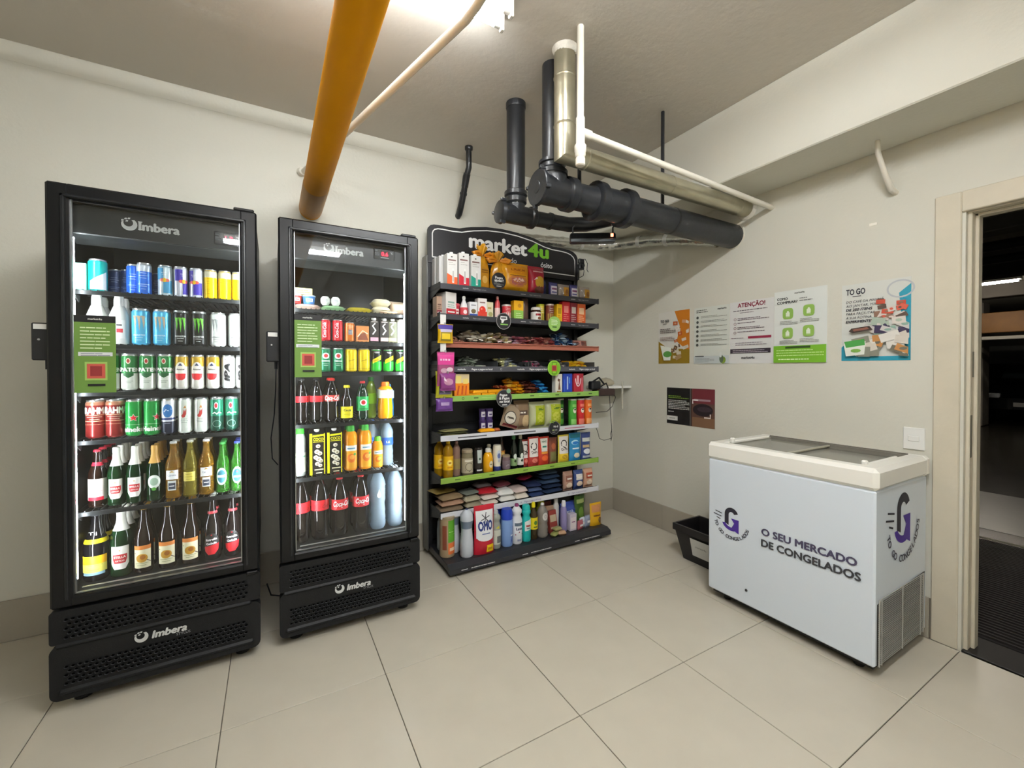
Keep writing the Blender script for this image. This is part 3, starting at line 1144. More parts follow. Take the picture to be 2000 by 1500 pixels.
def d_bands(c1, c2):
    def f(k, R, h):
        k.rect(-0.8 * R, 0.8 * R, 0.3 * h, 0.32 * h, c1)
        small(k, R, h, 0.5, 0.66, 3, c2)
        small(k, R, h, 0.15, 0.24, 2, c2, 0.45)
    return f


def d_quad(a, b, c):
    def f(k, R, h):
        k.rect(-1.2 * R, -0.1 * R, 0.52 * h, 0.9 * h, a)
        k.rect(-0.1 * R, 1.2 * R, 0.08 * h, 0.5 * h, b)
        k.ell(-0.25 * R, 0.5 * h, 0.38 * R, 0.055 * h, c)
        k.ell(0.35 * R, 0.5 * h, 0.38 * R, 0.055 * h, c)
        k.ell(0.05 * R, 0.5 * h, 0.22 * R, 0.07 * h, '#f0c020')
        small(k, R, h, 0.68, 0.74, 2, '#e8e8f0', 0.4)
    return f


def d_claw(col, word, sub):
    def f(k, R, h):
        for i, (s, b) in enumerate(((-0.5, 0.42), (0.0, 0.36), (0.5, 0.42))):
            s *= R * 0.9
            w = 0.15 * R
            k.poly([(s - w * 1.6, 0.80 * h), (s + w * 1.1, 0.78 * h), (s + w * 0.7, 0.68 * h), (s + w, 0.62 * h), (s + w * 0.2, b * h), (s - w * 0.3, 0.55 * h), (s - w * 0.7, 0.66 * h)], col)
            if i < 2:
                k.poly([(s + w * 0.9, 0.775 * h), (s + 0.32 * R, 0.80 * h), (s + 0.3 * R, 0.76 * h)], col)
        k.text(word, 0, 0.24 * h, 0.3 * R, sub, bold=0.02, width=1.25 * R)
        small(k, R, h, 0.12, 0.19, 2, sub, 0.4)
    return f


def d_spaten(k, R, h):
    k.poly([(-0.62 * R, 0.40 * h), (0, 0.33 * h), (0.62 * R, 0.40 * h), (0.62 * R, 0.46 * h), (-0.62 * R, 0.46 * h)], '#1d5a2c')
    k.ell(0, 0.80 * h, 0.26 * R, 0.08 * h, '#e8e0c8')
    k.ell(0, 0.80 * h, 0.17 * R, 0.055 * h, '#b03a2a')
    k.text('SPATEN', 0, 0.51 * h, 0.8 * R, '#f4f4ec', bold=0.04, width=2.8 * R)
    small(k, R, h, 0.2, 0.24, 2, '#7a8a7a', 0.5)


def d_amstel(k, R, h):
    k.ell(0, 0.52 * h, 0.8 * R, 0.27 * h, '#efe9da')
    k.poly([(-0.82 * R, 0.45 * h), (0.82 * R, 0.45 * h), (0.7 * R, 0.32 * h), (0.3 * R, 0.26 * h), (-0.3 * R, 0.26 * h), (-0.7 * R, 0.32 * h)], '#d3262a')
    k.text('Amstel', 0, 0.55 * h, 0.42 * R, '#2c2c34', bold=0.02, width=1.1 * R)
    k.poly([(-0.3 * R, 0.68 * h), (0, 0.76 * h), (0.3 * R, 0.68 * h)], '#2b3a63')


def d_ipa(k, R, h):
    k.text('IPA', 0.35 * R, 0.48 * h, 1.2 * R, '#1d1d1f', bold=0.05, rot=pi / 2, shear=0.2, width=0.52 * h)
    small(k, R, h, 0.82, 0.86, 2, '#6a6a6c', 0.4)
    small(k, R, h, 0.1, 0.14, 2, '#6a6a6c', 0.4)


def d_brahma(k, R, h):
    k.text('BRAHMA', 0, 0.64 * h, 1.25 * R, '#f6efe4', bold=0.04, width=3.2 * R)
    k.rect(-1.2 * R, 1.2 * R, 0.60 * h, 0.615 * h, '#e6b08a')
    k.rect(-1.2 * R, 1.2 * R, 0.44 * h, 0.455 * h, '#e6b08a')
    small(k, R, h, 0.49, 0.55, 2, '#e8c8b0', 0.8)
    k.rect(-1.2 * R, 1.2 * R, 0.36 * h, 0.367 * h, '#e6b08a')


def d_heine(sh):
    def f(k, R, h):
        k.poly(star(sh * R, 0.50 * h, 0.62 * R, k=0.45), '#e9efe2')
        k.poly(star(sh * R, 0.50 * h, 0.52 * R, k=0.42), '#d8202a')
        k.text('Heineken', (sh - 0.1) * R, 0.12 * h, 1.0 * R, '#f4f8f0', bold=0.04, width=3.6 * R)
        k.rect(-1.2 * R, 1.2 * R, 0.31 * h, 0.318 * h, '#cfe0cc')
    return f


def d_bluew(k, R, h):
    k.ell(0, 0.66 * h, 0.72 * R, 0.19 * h, '#2a6fb0')
    k.line([(-0.5 * R, 0.63 * h), (-0.2 * R, 0.70 * h), (0.1 * R, 0.66 * h), (0.5 * R, 0.71 * h)], 0.004, '#e6eef6')
    k.rect(-1.2 * R, 1.2 * R, 0.40 * h, 0.46 * h, '#1c2f6a')
    small(k, R, h, 0.30, 0.35, 2, '#c2c8d8', 0.6)


def d_redfig(k, R, h):
    k.poly([(-0.4 * R, 0.5 * h), (-0.15 * R, 0.56 * h), (0.0, 0.68 * h), (0.12 * R, 0.62 * h), (0.35 * R, 0.72 * h), (0.3 * R, 0.55 * h), (0.1 * R, 0.46 * h), (-0.2 * R, 0.44 * h)], '#b8332c')
    k.poly([(-0.1 * R, 0.72 * h), (0.15 * R, 0.8 * h), (0.3 * R, 0.72 * h)], '#c98a3a')
    small(k, R, h, 0.3, 0.4, 3, '#5e7a70', 0.6)


def d_green2(k, R, h):
    k.ell(-0.1 * R, 0.76 * h, 0.3 * R, 0.10 * h, '#e9ece6')
    k.ell(-0.1 * R, 0.76 * h, 0.2 * R, 0.07 * h, '#c22c34')
    k.line([(-0.6 * R, 0.52 * h), (-0.3 * R, 0.56 * h), (0.0, 0.51 * h), (0.3 * R, 0.56 * h), (0.7 * R, 0.53 * h)], 0.005, '#f0f4f0')
    k.ring(0, 0.22 * h, 0.6 * R, 0.10 * h, 0.0015, '#a8c0b8', n=20)


def d_cola_can(k, R, h):
    k.text('Coca-Cola', 0.05 * R, 0.5 * h, 0.9 * R, '#f6eeee', bold=0.02, rot=pi / 2, shear=0.25, width=0.68 * h)


def d_guar(k, R, h):
    k.ell(0, 0.66 * h, 0.62 * R, 0.13 * h, '#eef2ea')
    k.ell(0, 0.665 * h, 0.34 * R, 0.08 * h, '#c8262a')
    k.rect(-0.7 * R, 0.7 * R, 0.42 * h, 0.47 * h, '#cfe4d4')
    small(k, R, h, 0.25, 0.32, 2, '#cfe4d4', 0.6)


def d_schw(k, R, h):
    k.poly([(-0.9 * R, 0.34 * h), (0.9 * R, 0.55 * h), (0.9 * R, 0.74 * h), (-0.9 * R, 0.52 * h)], '#f3df1a')
    k.text('Schweppes', 0.0, 0.49 * h, 0.36 * R, '#b5651a', bold=0.02, rot=0.32, width=1.35 * R)
    small(k, R, h, 0.82, 0.86, 2, '#e8e8e8', 0.5)


def d_tonic(k, R, h):
    k.text('Schweppes', 0.0, 0.47 * h, 0.32 * R, '#a8801a', bold=0.015, rot=0.32, width=1.2 * R)
    k.rect(-1.2 * R, 1.2 * R, 0.12 * h, 0.14 * h, '#c8a21c')


def d_orangecan(k, R, h):
    k.rect(-0.4 * R, 0.4 * R, 0.35 * h, 0.62 * h, '#8d8f96')
    small(k, R, h, 0.7, 0.8, 2, '#f2e6dc', 0.6)


# ------------------------------------------------------------------ bottle labels
def l_stella(k, R, h):
    k.poly([(-0.85 * R, 0.20 * h), (-0.5 * R, 0.12 * h), (0.5 * R, 0.12 * h), (0.85 * R, 0.20 * h), (0.85 * R, 0.46 * h), (-0.85 * R, 0.46 * h)], '#f2f1ea')
    k.poly([(-0.65 * R, 0.27 * h), (-0.5 * R, 0.21 * h), (0.5 * R, 0.21 * h), (0.65 * R, 0.27 * h), (0.65 * R, 0.34 * h), (-0.65 * R, 0.34 * h)], '#c5282c')
    k.text('STELLA', 0, 0.285 * h, 0.36 * R, '#f6efe6', bold=0.03, width=1.05 * R)
    k.text('ARTOIS', 0, 0.235 * h, 0.26 * R, '#f6efe6', bold=0.02, width=0.8 * R)
    k.poly(star(0, 0.40 * h, 0.14 * R), '#c9a24a')


def l_redwhite(k, R, h):
    k.rect(-0.95 * R, 0.95 * R, 0.13 * h, 0.19 * h, '#c81f34')
    small(k, R, h, 0.24, 0.40, 4, '#c85a5a', 0.75)


def l_corona(k, R, h):
    k.rect(-0.8 * R, 0.8 * R, 0.34 * h, 0.50 * h, '#eef0ee')
    k.text('Corona', 0, 0.40 * h, 0.42 * R, '#27407c', bold=0.01, width=1.05 * R)
    k.poly([(-0.3 * R, 0.465 * h), (0, 0.495 * h), (0.3 * R, 0.465 * h)], '#c9a24a')
    k.rect(-0.5 * R, 0.5 * R, 0.15 * h, 0.32 * h, '#d8dcd8')
    k.rect(-0.42 * R, 0.42 * R, 0.17 * h, 0.28 * h, '#3a4050')
    k.rect(-0.3 * R, 0.3 * R, 0.22 * h, 0.235 * h, '#e8e8e8')


def l_gold(k, R, h):
    k.ell(0, 0.35 * h, 0.85 * R, 0.12 * h, '#e6ece4')
    k.ell(0, 0.35 * h, 0.55 * R, 0.07 * h, '#9fb8a0')
    k.ell(0, 0.22 * h, 0.3 * R, 0.03 * h, '#5aa840')


def l_green(k, R, h):
    k.ell(0, 0.33 * h, 0.75 * R, 0.17 * h, '#dfeef0')
    k.ell(0, 0.33 * h, 0.6 * R, 0.13 * h, '#3a7a8a')
    k.rect(-0.55 * R, 0.55 * R, 0.31 * h, 0.36 * h, '#e8f0ee')


def l_green0(k, R, h):
    k.ell(0, 0.33 * h, 0.75 * R, 0.17 * h, '#b8d8ec')
    k.ell(0, 0.33 * h, 0.6 * R, 0.13 * h, '#2f6fae')
    k.poly(star(0, 0.40 * h, 0.16 * R), '#d8202a')
    k.rect(-0.5 * R, 0.5 * R, 0.28 * h, 0.32 * h, '#cfe4ee')


def l_orange(k, R, h):
    k.rect(-R, R, 0.08 * h, 0.42 * h, '#efe8c4')
    k.rect(-R, R, 0.36 * h, 0.42 * h, '#e0873a')
    k.ell(0.0, 0.23 * h, 0.62 * R, 0.065 * h, '#cf9a2c')
    k.ell(0.1 * R, 0.245 * h, 0.3 * R, 0.035 * h, '#a8661c')
    k.line([(-0.85 * R, 0.31 * h), (-0.1 * R, 0.255 * h)], 0.003, '#5a3a22')
    k.line([(0.5 * R, 0.2 * h), (0.95 * R, 0.16 * h)], 0.003, '#5a3a22')
    small(k, R, h, 0.12, 0.15, 2, '#7a8a40', 0.7)


def l_yellow(k, R, h):
    k.rect(-1.1 * R, 1.1 * R, 0.26 * h, 0.38 * h, '#f0b81c')
    k.rect(-1.1 * R, 1.1 * R, 0.14 * h, 0.26 * h, '#e6dc6a')
    k.rect(-0.9 * R, 0.9 * R, 0.10 * h, 0.14 * h, '#8fb8cc')
    small(k, R, h, 0.18, 0.24, 2, '#6a6a30', 0.7)


def l_galicia(k, R, h):
    k.ell(0, 0.26 * h, 0.92 * R, 0.17 * h, '#1b1b1d')
    k.poly([(-0.88 * R, 0.22 * h), (0.88 * R, 0.26 * h), (0.8 * R, 0.16 * h), (0.35 * R, 0.095 * h), (-0.35 * R, 0.09 * h), (-0.8 * R, 0.15 * h)], '#d3222c')
    k.text('Estrella', 0, 0.315 * h, 0.40 * R, '#f4f4f4', bold=0.03, rot=0.1, width=1.25 * R)
    k.text('Galicia', 0, 0.255 * h, 0.40 * R, '#f4f4f4', bold=0.03, rot=0.1, width=1.15 * R)
    k.poly(star(0, 0.40 * h, 0.13 * R), '#d3222c')


def l_cola(k, R, h):
    k.text('Coca-Cola', 0.1 * R, 0.50 * h, 0.85 * R, '#fbf4f2', bold=0.03, shear=0.35, width=2.2 * R)
    k.line([(-0.7 * R, 0.48 * h), (0.0, 0.475 * h), (0.8 * R, 0.485 * h)], 0.003, '#fbf4f2')


def l_cola_plain(k, R, h):
    k.text('Coca-Cola', 0.2 * R, 0.50 * h, 0.55 * R, '#8a1820', bold=0.01, shear=0.35, width=1.9 * R)


# ================================================================== glass-door coolers
LED_M = mat('#f4fbff', 0.4, emit=LED_POWER * 1.3)
LINER = mat('#141516', 0.3, spec=0.5)
FRAME = mat('#0e0f11', 0.34, spec=0.35)
FRAME2 = mat('#1c1e21', 0.25, spec=0.5)
KICK = mat('#161719', 0.5, spec=0.3, bump=0.1, bscale=300)
WIRE = mat('#8f9496', 0.3, metal=0.8)
GREENP = mat('#6a8f40', 0.55)


def imbera_mark(k, x, z, s, col):
    """round swoosh with dots, then the word"""
    pts = []
    for i in range(15):
        a = radians(-200 + i * 250 / 14)
        pts.append((x + s * 0.5 * cos(a), z + s * 0.5 * sin(a)))
    for i in range(14, -1, -1):
        a = radians(-200 + i * 250 / 14)
        pts.append((x - s * 0.06 + s * 0.30 * cos(a), z + s * 0.12 + s * 0.30 * sin(a)))
    k.poly(pts, col)
    for dx, dz in ((-0.42, 0.28), (-0.22, 0.42), (-0.02, 0.46), (-0.15, 0.24)):
        k.poly([(x + (dx - 0.09) * s, z + (dz - 0.05) * s), (x + (dx + 0.06) * s, z + (dz - 0.05) * s), (x + (dx + 0.1) * s, z + (dz + 0.07) * s), (x + (dx - 0.04) * s, z + (dz + 0.07) * s)], col)


def cooler(x0, x1, label, temp, zshelves, logo, disp, cable):
    w = x1 - x0
    F = -0.745               # door face
    t = thing('drinks_cooler', label, 'refrigerator', ((x0 + x1) / 2, -0.4, 0))
    ox, oy = (x0 + x1) / 2, -0.4
    hw = w / 2
    f = F - oy               # local y of the door face
    bk = -0.04 - oy
    # cabinet shell
    m = MB()
    fy = f + 0.05
    m.box((-hw + 0.005, fy, 0.40), (-hw + 0.04, bk, 2.05), bev=0.004)
    m.box((hw - 0.04, fy, 0.40), (hw - 0.005, bk, 2.05), bev=0.004)
    m.box((-hw + 0.005, fy, 2.01), (hw - 0.005, bk, 2.05), bev=0.004)
    m.box((-hw + 0.005, fy, 0.40), (hw - 0.005, bk, 0.44))
    m.box((-hw + 0.01, fy + 0.02, 0.09), (hw - 0.01, bk, 0.40), bev=0.01)
    obj('cabinet', m, t, FRAME)
    m = MB()
    m.box((-hw + 0.04, bk - 0.06, 0.44), (hw - 0.04, bk - 0.03, 2.01))
    m.box((-hw + 0.04, fy, 0.434), (hw - 0.04, bk - 0.03, 0.446))
    m.box((-hw + 0.0395, fy + 0.002, 0.44), (-hw + 0.042, bk - 0.03, 2.01))
    m.box((hw - 0.042, fy + 0.002, 0.44), (hw - 0.0395, bk - 0.03, 2.01))
    obj('liner', m, t, LINER)
    # door: outer frame with an inner lip, glass and handle groove
    g = 0.066
    zb, zt = 0.408, 2.062
    door = MB()
    door.box((-hw, f, zb), (-hw + g, f + 0.045, zt), bev=0.007)
    door.box((hw - g, f, zb), (hw, f + 0.045, zt), bev=0.007)
    door.box((-hw + g - 0.01, f, zb), (hw - g + 0.01, f + 0.045, zb + 0.040), bev=0.007)
    door.box((-hw + g - 0.01, f, zt - 0.055), (hw - g + 0.01, f + 0.045, zt), bev=0.007)
    dr = obj('door', door, t, FRAME)
    lip = MB()
    a, b = -hw + g - 0.012, hw - g + 0.012
    lip.box((a - 0.012, f - 0.006, zb + 0.03), (a, f + 0.004, zt - 0.042), bev=0.003)
    lip.box((b, f - 0.006, zb + 0.03), (b + 0.012, f + 0.004, zt - 0.042), bev=0.003)
    lip.box((a - 0.012, f - 0.006, zt - 0.054), (b + 0.012, f + 0.004, zt - 0.042), bev=0.003)
    obj('door_lip', lip, dr, FRAME2)
    gl = MB().box((-hw + g - 0.008, f + 0.014, zb + 0.034), (hw - g + 0.008, f + 0.0185, zt - 0.05))
    obj('glass_pane', gl, dr, GLASS)
    tr = MB()
    for (p, q) in (((-hw + g, f + 0.019, zb + 0.041), (-hw + g + 0.004, f + 0.03, zt - 0.055)), ((hw - g - 0.004, f + 0.019, zb + 0.041), (hw - g, f + 0.03, zt - 0.055)),
                   ((-hw + g, f + 0.019, zb + 0.041), (hw - g, f + 0.03, zb + 0.045))):
        tr.box(p, q)
    tr.box((-hw + g + 0.02, f + 0.022, zb + 0.060), (hw - g, f + 0.03, zb + 0.063))
    obj('pane_seal', tr, dr, SILVER)
    obj('hinge', MB().box((hw - 0.09, f + 0.01, zt), (hw - 0.01, f + 0.06, zt + 0.014), bev=0.004).box((hw - 0.05, f - 0.002, zb - 0.02), (hw - 0.006, f + 0.03, zb - 0.004), bev=0.003), t, FRAME)
    # light strips inside the door edges
    for sx in (-1, 1):
        xx = sx * (hw - g - 0.0008)
        yy = f + 0.038
        s_ = MB()
        s_.box((xx - 0.0028, yy, 0.50), (xx + 0.0028, yy + 0.006, 1.865), bev=0.001)
        obj('light_strip', s_, t, LED_M)
    # header panel with the mark and the read-out
    hp = MB()
    hp.box((-hw + 0.045, f + 0.058, 1.885), (hw - 0.045, f + 0.075, 2.005), bev=0.004)
    hp.add([(-hw + 0.045, f + 0.060, 1.888), (hw - 0.045, f + 0.060, 1.888), (hw - 0.045, f + 0.15, 1.862), (-hw + 0.045, f + 0.15, 1.862)], [(0, 3, 2, 1)])
    h = obj('header_panel', hp, t, mat('#303232', 0.35))
    k = Ink(flat(f + 0.058), nx=1)
    lx, lz, ls = logo
    imbera_mark(k, lx - ox, lz, ls, '#d8dad8')
    k.text('Imbera', lx - ox + ls * 0.62, lz - ls * 0.36, ls * 0.95, '#d8dad8', bold=0.035, align='l')
    for dx in (0.0,):
        xi = lx - ox + ls * 0.62
        k.rect(xi - ls * 0.07, xi + ls * 0.2, lz - ls * 0.36, lz - ls * 0.29, '#d8dad8')
        k.rect(xi - ls * 0.07, xi + ls * 0.2, lz + ls * 0.26, lz + ls * 0.33, '#d8dad8')
    obj('print', k.mesh('print'), h)
    dx0, dz0 = disp[0] - ox, disp[1]
    dsp = obj('display', MB().box((dx0 - 0.055, f + 0.052, dz0 - 0.03), (dx0 + 0.055, f + 0.06, dz0 + 0.03), bev=0.006), h, mat('#17181a', 0.25))
    k = Ink(flat(f + 0.052), nx=1)
    k.rect(dx0 - 0.02, dx0 + 0.024, dz0 - 0.013, dz0 + 0.02, '#2a0a0e')
    k.text(temp, dx0 + 0.002, dz0 - 0.01, 0.03, mat('#ff2440', 0.4, emit=3.0), bold=0.02)
    k.text('°C', dx0 + 0.038, dz0 + 0.004, 0.014, '#d0d0d0')
    k.rect(dx0 - 0.02, dx0 + 0.024, dz0 - 0.022, dz0 - 0.018, '#c0c0c0')
    k.bars(dx0 - 0.05, dx0 - 0.028, dz0 + 0.012, 3, 0.012, 0.006, '#6a6c6e', seed=2)
    obj('read_out', k.mesh('read_out'), h)
    # shelves of wire with a front rail
    for z in zshelves:
        m = MB()
        ya, yb = -0.66 - oy, bk - 0.07
        m.box((-hw + 0.05, ya - 0.003, z - 0.022), (hw - 0.05, ya, z - 0.004), bev=0.001)
        m.box((-hw + 0.05, ya, z - 0.012), (hw - 0.05, ya + 0.006, z - 0.004))
        m.box((-hw + 0.05, yb - 0.006, z - 0.012), (hw - 0.05, yb, z - 0.004))
        n = 26
        for i in range(n):
            xx = -hw + 0.055 + (w - 0.11) * i / (n - 1)
            m.box((xx - 0.0016, ya, z - 0.004), (xx + 0.0016, yb, z))
        for yy in (0.3, 0.7):
            m.box((-hw + 0.05, ya + (yb - ya) * yy, z - 0.01), (hw - 0.05, ya + (yb - ya) * yy + 0.005, z - 0.004))
        sh = obj('shelf', m, t, mat('#232526', 0.35, metal=0.4))
        c = MB()
        for sx in (-1, 1):
            xx = sx * (hw - 0.052)
            c.add([(xx, ya, z - 0.022), (xx, ya + 0.06, z - 0.022), (xx, ya + 0.05, z - 0.05), (xx + 0.004, ya, z - 0.022), (xx + 0.004, ya + 0.06, z - 0.022), (xx + 0.004, ya + 0.05, z - 0.05)],
                  [(0, 1, 2), (5, 4, 3), (0, 3, 4, 1), (1, 4, 5, 2), (2, 5, 3, 0)])
        obj('shelf_clip', c, sh, WIRE)
    # slotted grille front with two rows of vents
    kz0, kz1 = 0.048, 0.398
    m = MB()

    def rrect(x0_, x1_, z0_, z1_, r, n=5):
        out = []
        for cx, cz, a0 in ((x1_ - r, z1_ - r, 0), (x0_ + r, z1_ - r, 90), (x0_ + r, z0_ + r, 180), (x1_ - r, z0_ + r, 270)):
            for i in range(n + 1):
                a = radians(a0 + 90 * i / n)
                out.append((cx + r * cos(a), cz + r * sin(a)))
        return out
    m.prism(rrect(-hw - 0.004, hw + 0.004, kz0, 0.262, 0.028), f + 0.002, f + 0.05, 'y')
    m.prism(rrect(-hw - 0.004, hw + 0.004, 0.268, kz1, 0.012), f + 0.004, f + 0.05, 'y')
    m.box((-hw + 0.02, f - 0.007, 0.068), (hw - 0.02, f + 0.01, 0.092), bev=0.009)
    m.box((-hw + 0.01, f - 0.005, 0.252), (hw - 0.03, f + 0.01, 0.270), bev=0.007)
    kp = obj('grille_front', m, t, KICK)
    m = MB()

    def vents(z0, rows, pitch, yo):
        for r in range(rows):
            n = int((w - 0.08) / 0.0195)
            for i in range(n):
                xx = -hw + 0.045 + 0.0195 * i + (0.00975 if r % 2 else 0)
                zz = z0 + pitch * r
                a_, b_ = 0.0078, 0.0062
                ring = [(xx + a_ * cos(q * pi / 4 + 0.4), zz + b_ * sin(q * pi / 4 + 0.4)) for q in range(8)]
                vs = [(p[0], yo - 0.0045, p[1]) for p in ring] + [(xx + (p[0] - xx) * 0.72, yo - 0.001, zz + (p[1] - zz) * 0.72) for p in ring]
                fs = [(q, (q + 1) % 8, 8 + (q + 1) % 8, 8 + q) for q in range(8)]
                m.add(vs, fs, 0)
                m.add(vs[8:], [tuple(range(8))], 1)
    vents(0.292, 5, 0.0175, f + 0.0035)
    vents(0.112, 5, 0.0165, f + 0.0015)
    v = obj('vent_holes', m, t, [mat('#2b2c2f', 0.45, spec=0.4), mat('#020202', 0.9, spec=0.1)])
    v['kind'] = 'stuff'
    k = Ink(flat(f - 0.002), nx=1)
    imbera_mark(k, 0.0 - 0.075, 0.225, 0.045, '#c9cbca')
    k.text('Imbera', -0.04, 0.21, 0.042, '#c9cbca', bold=0.035, shear=0.2, align='l')
    k.text('STYLUS', 0.04, 0.196, 0.015, '#8e9092', bold=0.01, align='l')
    obj('print', k.mesh('print'), t)
    m = MB()
    for sx in (-1, 1):
        for yy in (f + 0.09, bk - 0.08):
            obj('foot', MB().cyl((sx * (hw - 0.07), yy, 0.0), (sx * (hw - 0.07), yy, 0.095), 0.022, n=12).cyl((sx * (hw - 0.07), yy, 0.0), (sx * (hw - 0.07), yy, 0.012), 0.03, n=12), t, BLACK)
    # lock box clipped to the left side
    lb = obj('lock_box', MB().box((-hw - 0.052, f + 0.035, 1.375), (-hw + 0.005, f + 0.10, 1.52), bev=0.004).cyl((-hw - 0.012, f + 0.05, 1.34), (-hw - 0.012, f + 0.05, 1.38), 0.007, n=8), t, mat('#1c1d20', 0.4))
    obj('sticker', MB().box((-hw - 0.045, f + 0.033, 1.495), (-hw - 0.005, f + 0.0355, 1.515)), lb, WHITE)
    obj('screw', MB().cyl((-hw - 0.03, f + 0.034, 1.455), (-hw - 0.03, f + 0.031, 1.455), 0.004, n=8), lb, SILVER)
    if cable:
        pts = [(-hw - 0.012, f + 0.05, 1.345), (-hw - 0.014, f + 0.06, 1.25), (-hw - 0.02, f + 0.09, 1.12), (-hw - 0.035, f + 0.11, 1.0), (-hw - 0.03, f + 0.10, 0.90), (-hw - 0.006, f + 0.08, 0.87)]
        obj('cable', MB().tube(pts, 0.0028, 0, 6), t, BLACK)
        pts = [(-hw - 0.06, f + 0.40, 0.155), (-hw - 0.04, f + 0.34, 0.115), (-hw + 0.0, f + 0.32, 0.11), (-hw + 0.05, f + 0.34, 0.13)]
        obj('power_cable', MB().tube(pts, 0.004, 0, 6), t, BLACK)
    return t


cooler(-3.585, -2.893, 'tall black glass door drinks cooler, the left one, with beers inside', '1.3', (1.668, 1.447, 1.25, 1.05, 0.757), (-3.352, 1.948, 0.052), (-3.005, 1.937), False)
cooler(-2.806, -2.130, 'black glass door drinks cooler in the middle, under the orange pipe', '0.6', (1.648, 1.488, 1.327, 1.062, 0.792), (-2.578, 1.955, 0.052), (-2.302, 1.961), True)


# green notices stuck on the glass
def notice(x0, x1, z0, z1, label):
    w, h = x1 - x0, z1 - z0
    t = thing('paper_notice', label, 'notice', ((x0 + x1) / 2, -0.7335, z0))
    obj('paper', MB().box((-w / 2, -0.0006, 0), (w / 2, 0.0006, h)), t, GREENP)
    k = Ink(flat(-0.0006), nx=1)
    k.rect(-w / 2, w / 2, h - 0.028, h, '#1a1a1c')
    k.text('market4u', 0, h - 0.018, 0.011, '#d8dad4', bold=0.02)
    k.bars(-w / 2 + 0.018, w / 2 - 0.018, h - 0.052, 7, 0.0135, 0.0045, '#cfe2b4', seed=4)
    k.rect(-w * 0.40, w * 0.42, h * 0.475, h * 0.525, '#dcdfe2')
    k.bars(-w * 0.34, w * 0.36, h * 0.50, 2, 0.007, 0.003, '#8d93a0', seed=5)
    k.rect(-w * 0.25, w * 0.29, h * 0.16, h * 0.40, '#9bbf62')
    k.rect(-w * 0.20, w * 0.24, h * 0.185, h * 0.375, '#c4574a')
    k.rect(-w * 0.12, w * 0.16, h * 0.215, h * 0.345, '#8e2f30')
    k.rect(-w * 0.18, w * 0.24, h * 0.085, h * 0.115, '#1c1e1a')
    obj('print', k.mesh('print'), t)


notice(-3.511, -3.387, 1.246, 1.555, 'green paper notice with red square on the left cooler door')
notice(-2.745, -2.620, 1.300, 1.606, 'green paper notice with red square on the middle cooler door')


# ------------------------------------------------------------------ drinks in the left cooler
FY = -0.63
CK = {}


def row(name, cat, parts, R, z, xs, labels, group, back=0, blabel=None, y=None, dy=None, rz=None, skipfront=False):
    yy = (FY if y is None else y) + R
    dy = dy or 2.06 * R
    for i, x in enumerate(xs):
        if not skipfront:
            place(name, labels[i], cat, parts, (x, yy, z), (rz[i] if rz else random.uniform(-0.08, 0.08)), group)
        for b in range(1, back + 1):
            bl = blabel[i] if blabel else labels[i]
            place(name, '%s, %s' % (('second in line', 'third in line', 'fourth in line')[b - 1], 'behind ' + bl), cat, parts, (x, yy + dy * b, z), random.uniform(-0.3, 0.3), group)


ORD = ['first', 'second', 'third', 'fourth', 'fifth', 'sixth']
G1 = 'drinks on the top shelf of the left cooler'
z = 1.668
place('drink_carton', 'mint green carton at the left end of the left cooler top shelf', 'carton', carton(0.05, 0.05, 0.112, [(0, 1, '#7cc8b2')], lambda k, w, h: k.bars(-w * 0.35, w * 0.35, h * 0.7, 5, 0.012, 0.003, '#d8f0e6', seed=3)), (-3.528, -0.60, z), 0, G1)
row('drink_can', 'can', can(0.031, 0.135, [(0, 0.94, '#19b3ad'), (0.94, 1, '#b8c4c4')], d_teal), 0.031, z, [-3.474], ['wide teal and white can on the left cooler top shelf'], G1)
dk = can(0.027, 0.115, [(0, 0.94, '#27406e'), (0.94, 1, '#8aa0b8')], d_bands('#6f8fc0', '#9fb4d0'))
for x, y, l in ((-3.44, -0.50, 'dark blue can in shade behind the wide teal can'), (-3.395, -0.52, 'dark blue can between the teal can and bright blue can'), (-3.29, -0.50, 'dark blue can seen behind the silver and blue can gap')):
    place('drink_can', l, 'can', dk, (x, y, z), 0, G1)
row('drink_can', 'can', can(0.027, 0.135, [(0, 0.94, '#2a6be0'), (0.94, 1, '#b8c4d4')], d_bands('#9fc4ff', '#d8e6ff')), 0.027, z, [-3.365], ['bright blue can partly hidden by the silver topped blue can'], G1, y=-0.585)
row('drink_can', 'can', can(0.0265, 0.137, [(0, 0.72, '#2f6fd8'), (0.72, 0.94, '#c8d2da'), (0.94, 1, '#c8d2da')], d_bands('#bcd4f6', '#dfe9fb')), 0.0265, z, [-3.322], ['silver topped blue can on the left cooler top shelf'], G1)
row('drink_can', 'can', can(0.0265, 0.135, [(0, 0.5, '#7fb8cf'), (0, 0.94, '#c3d4da')], d_quad('#3f93bd', '#3f93bd', '#d86a5a')), 0.0265, z, [-3.249], ['pale blue and silver energy can on the left cooler top shelf'], G1)
row('drink_can', 'can', can(0.0265, 0.135, [(0, 0.94, '#d0d4de')], d_quad('#3a2aa0', '#3a2aa0', '#d8504a')), 0.0265, z, [-3.194, -3.137], ['first of two violet and silver energy cans, nearer the pale blue one', 'second of two violet and silver energy cans, beside the yellow cans'], G1, rz=[0.5, -0.2])
row('drink_can', 'can', can(0.0262, 0.135, [(0, 0.72, '#ffd60a'), (0.72, 0.94, '#ded9b8')], d_bands('#e8b400', '#c99400')), 0.0262, z, [-3.083, -3.028, -2.974], ['%s yellow can from the left on the left cooler top shelf' % ORD[i] for i in range(3)], G1)

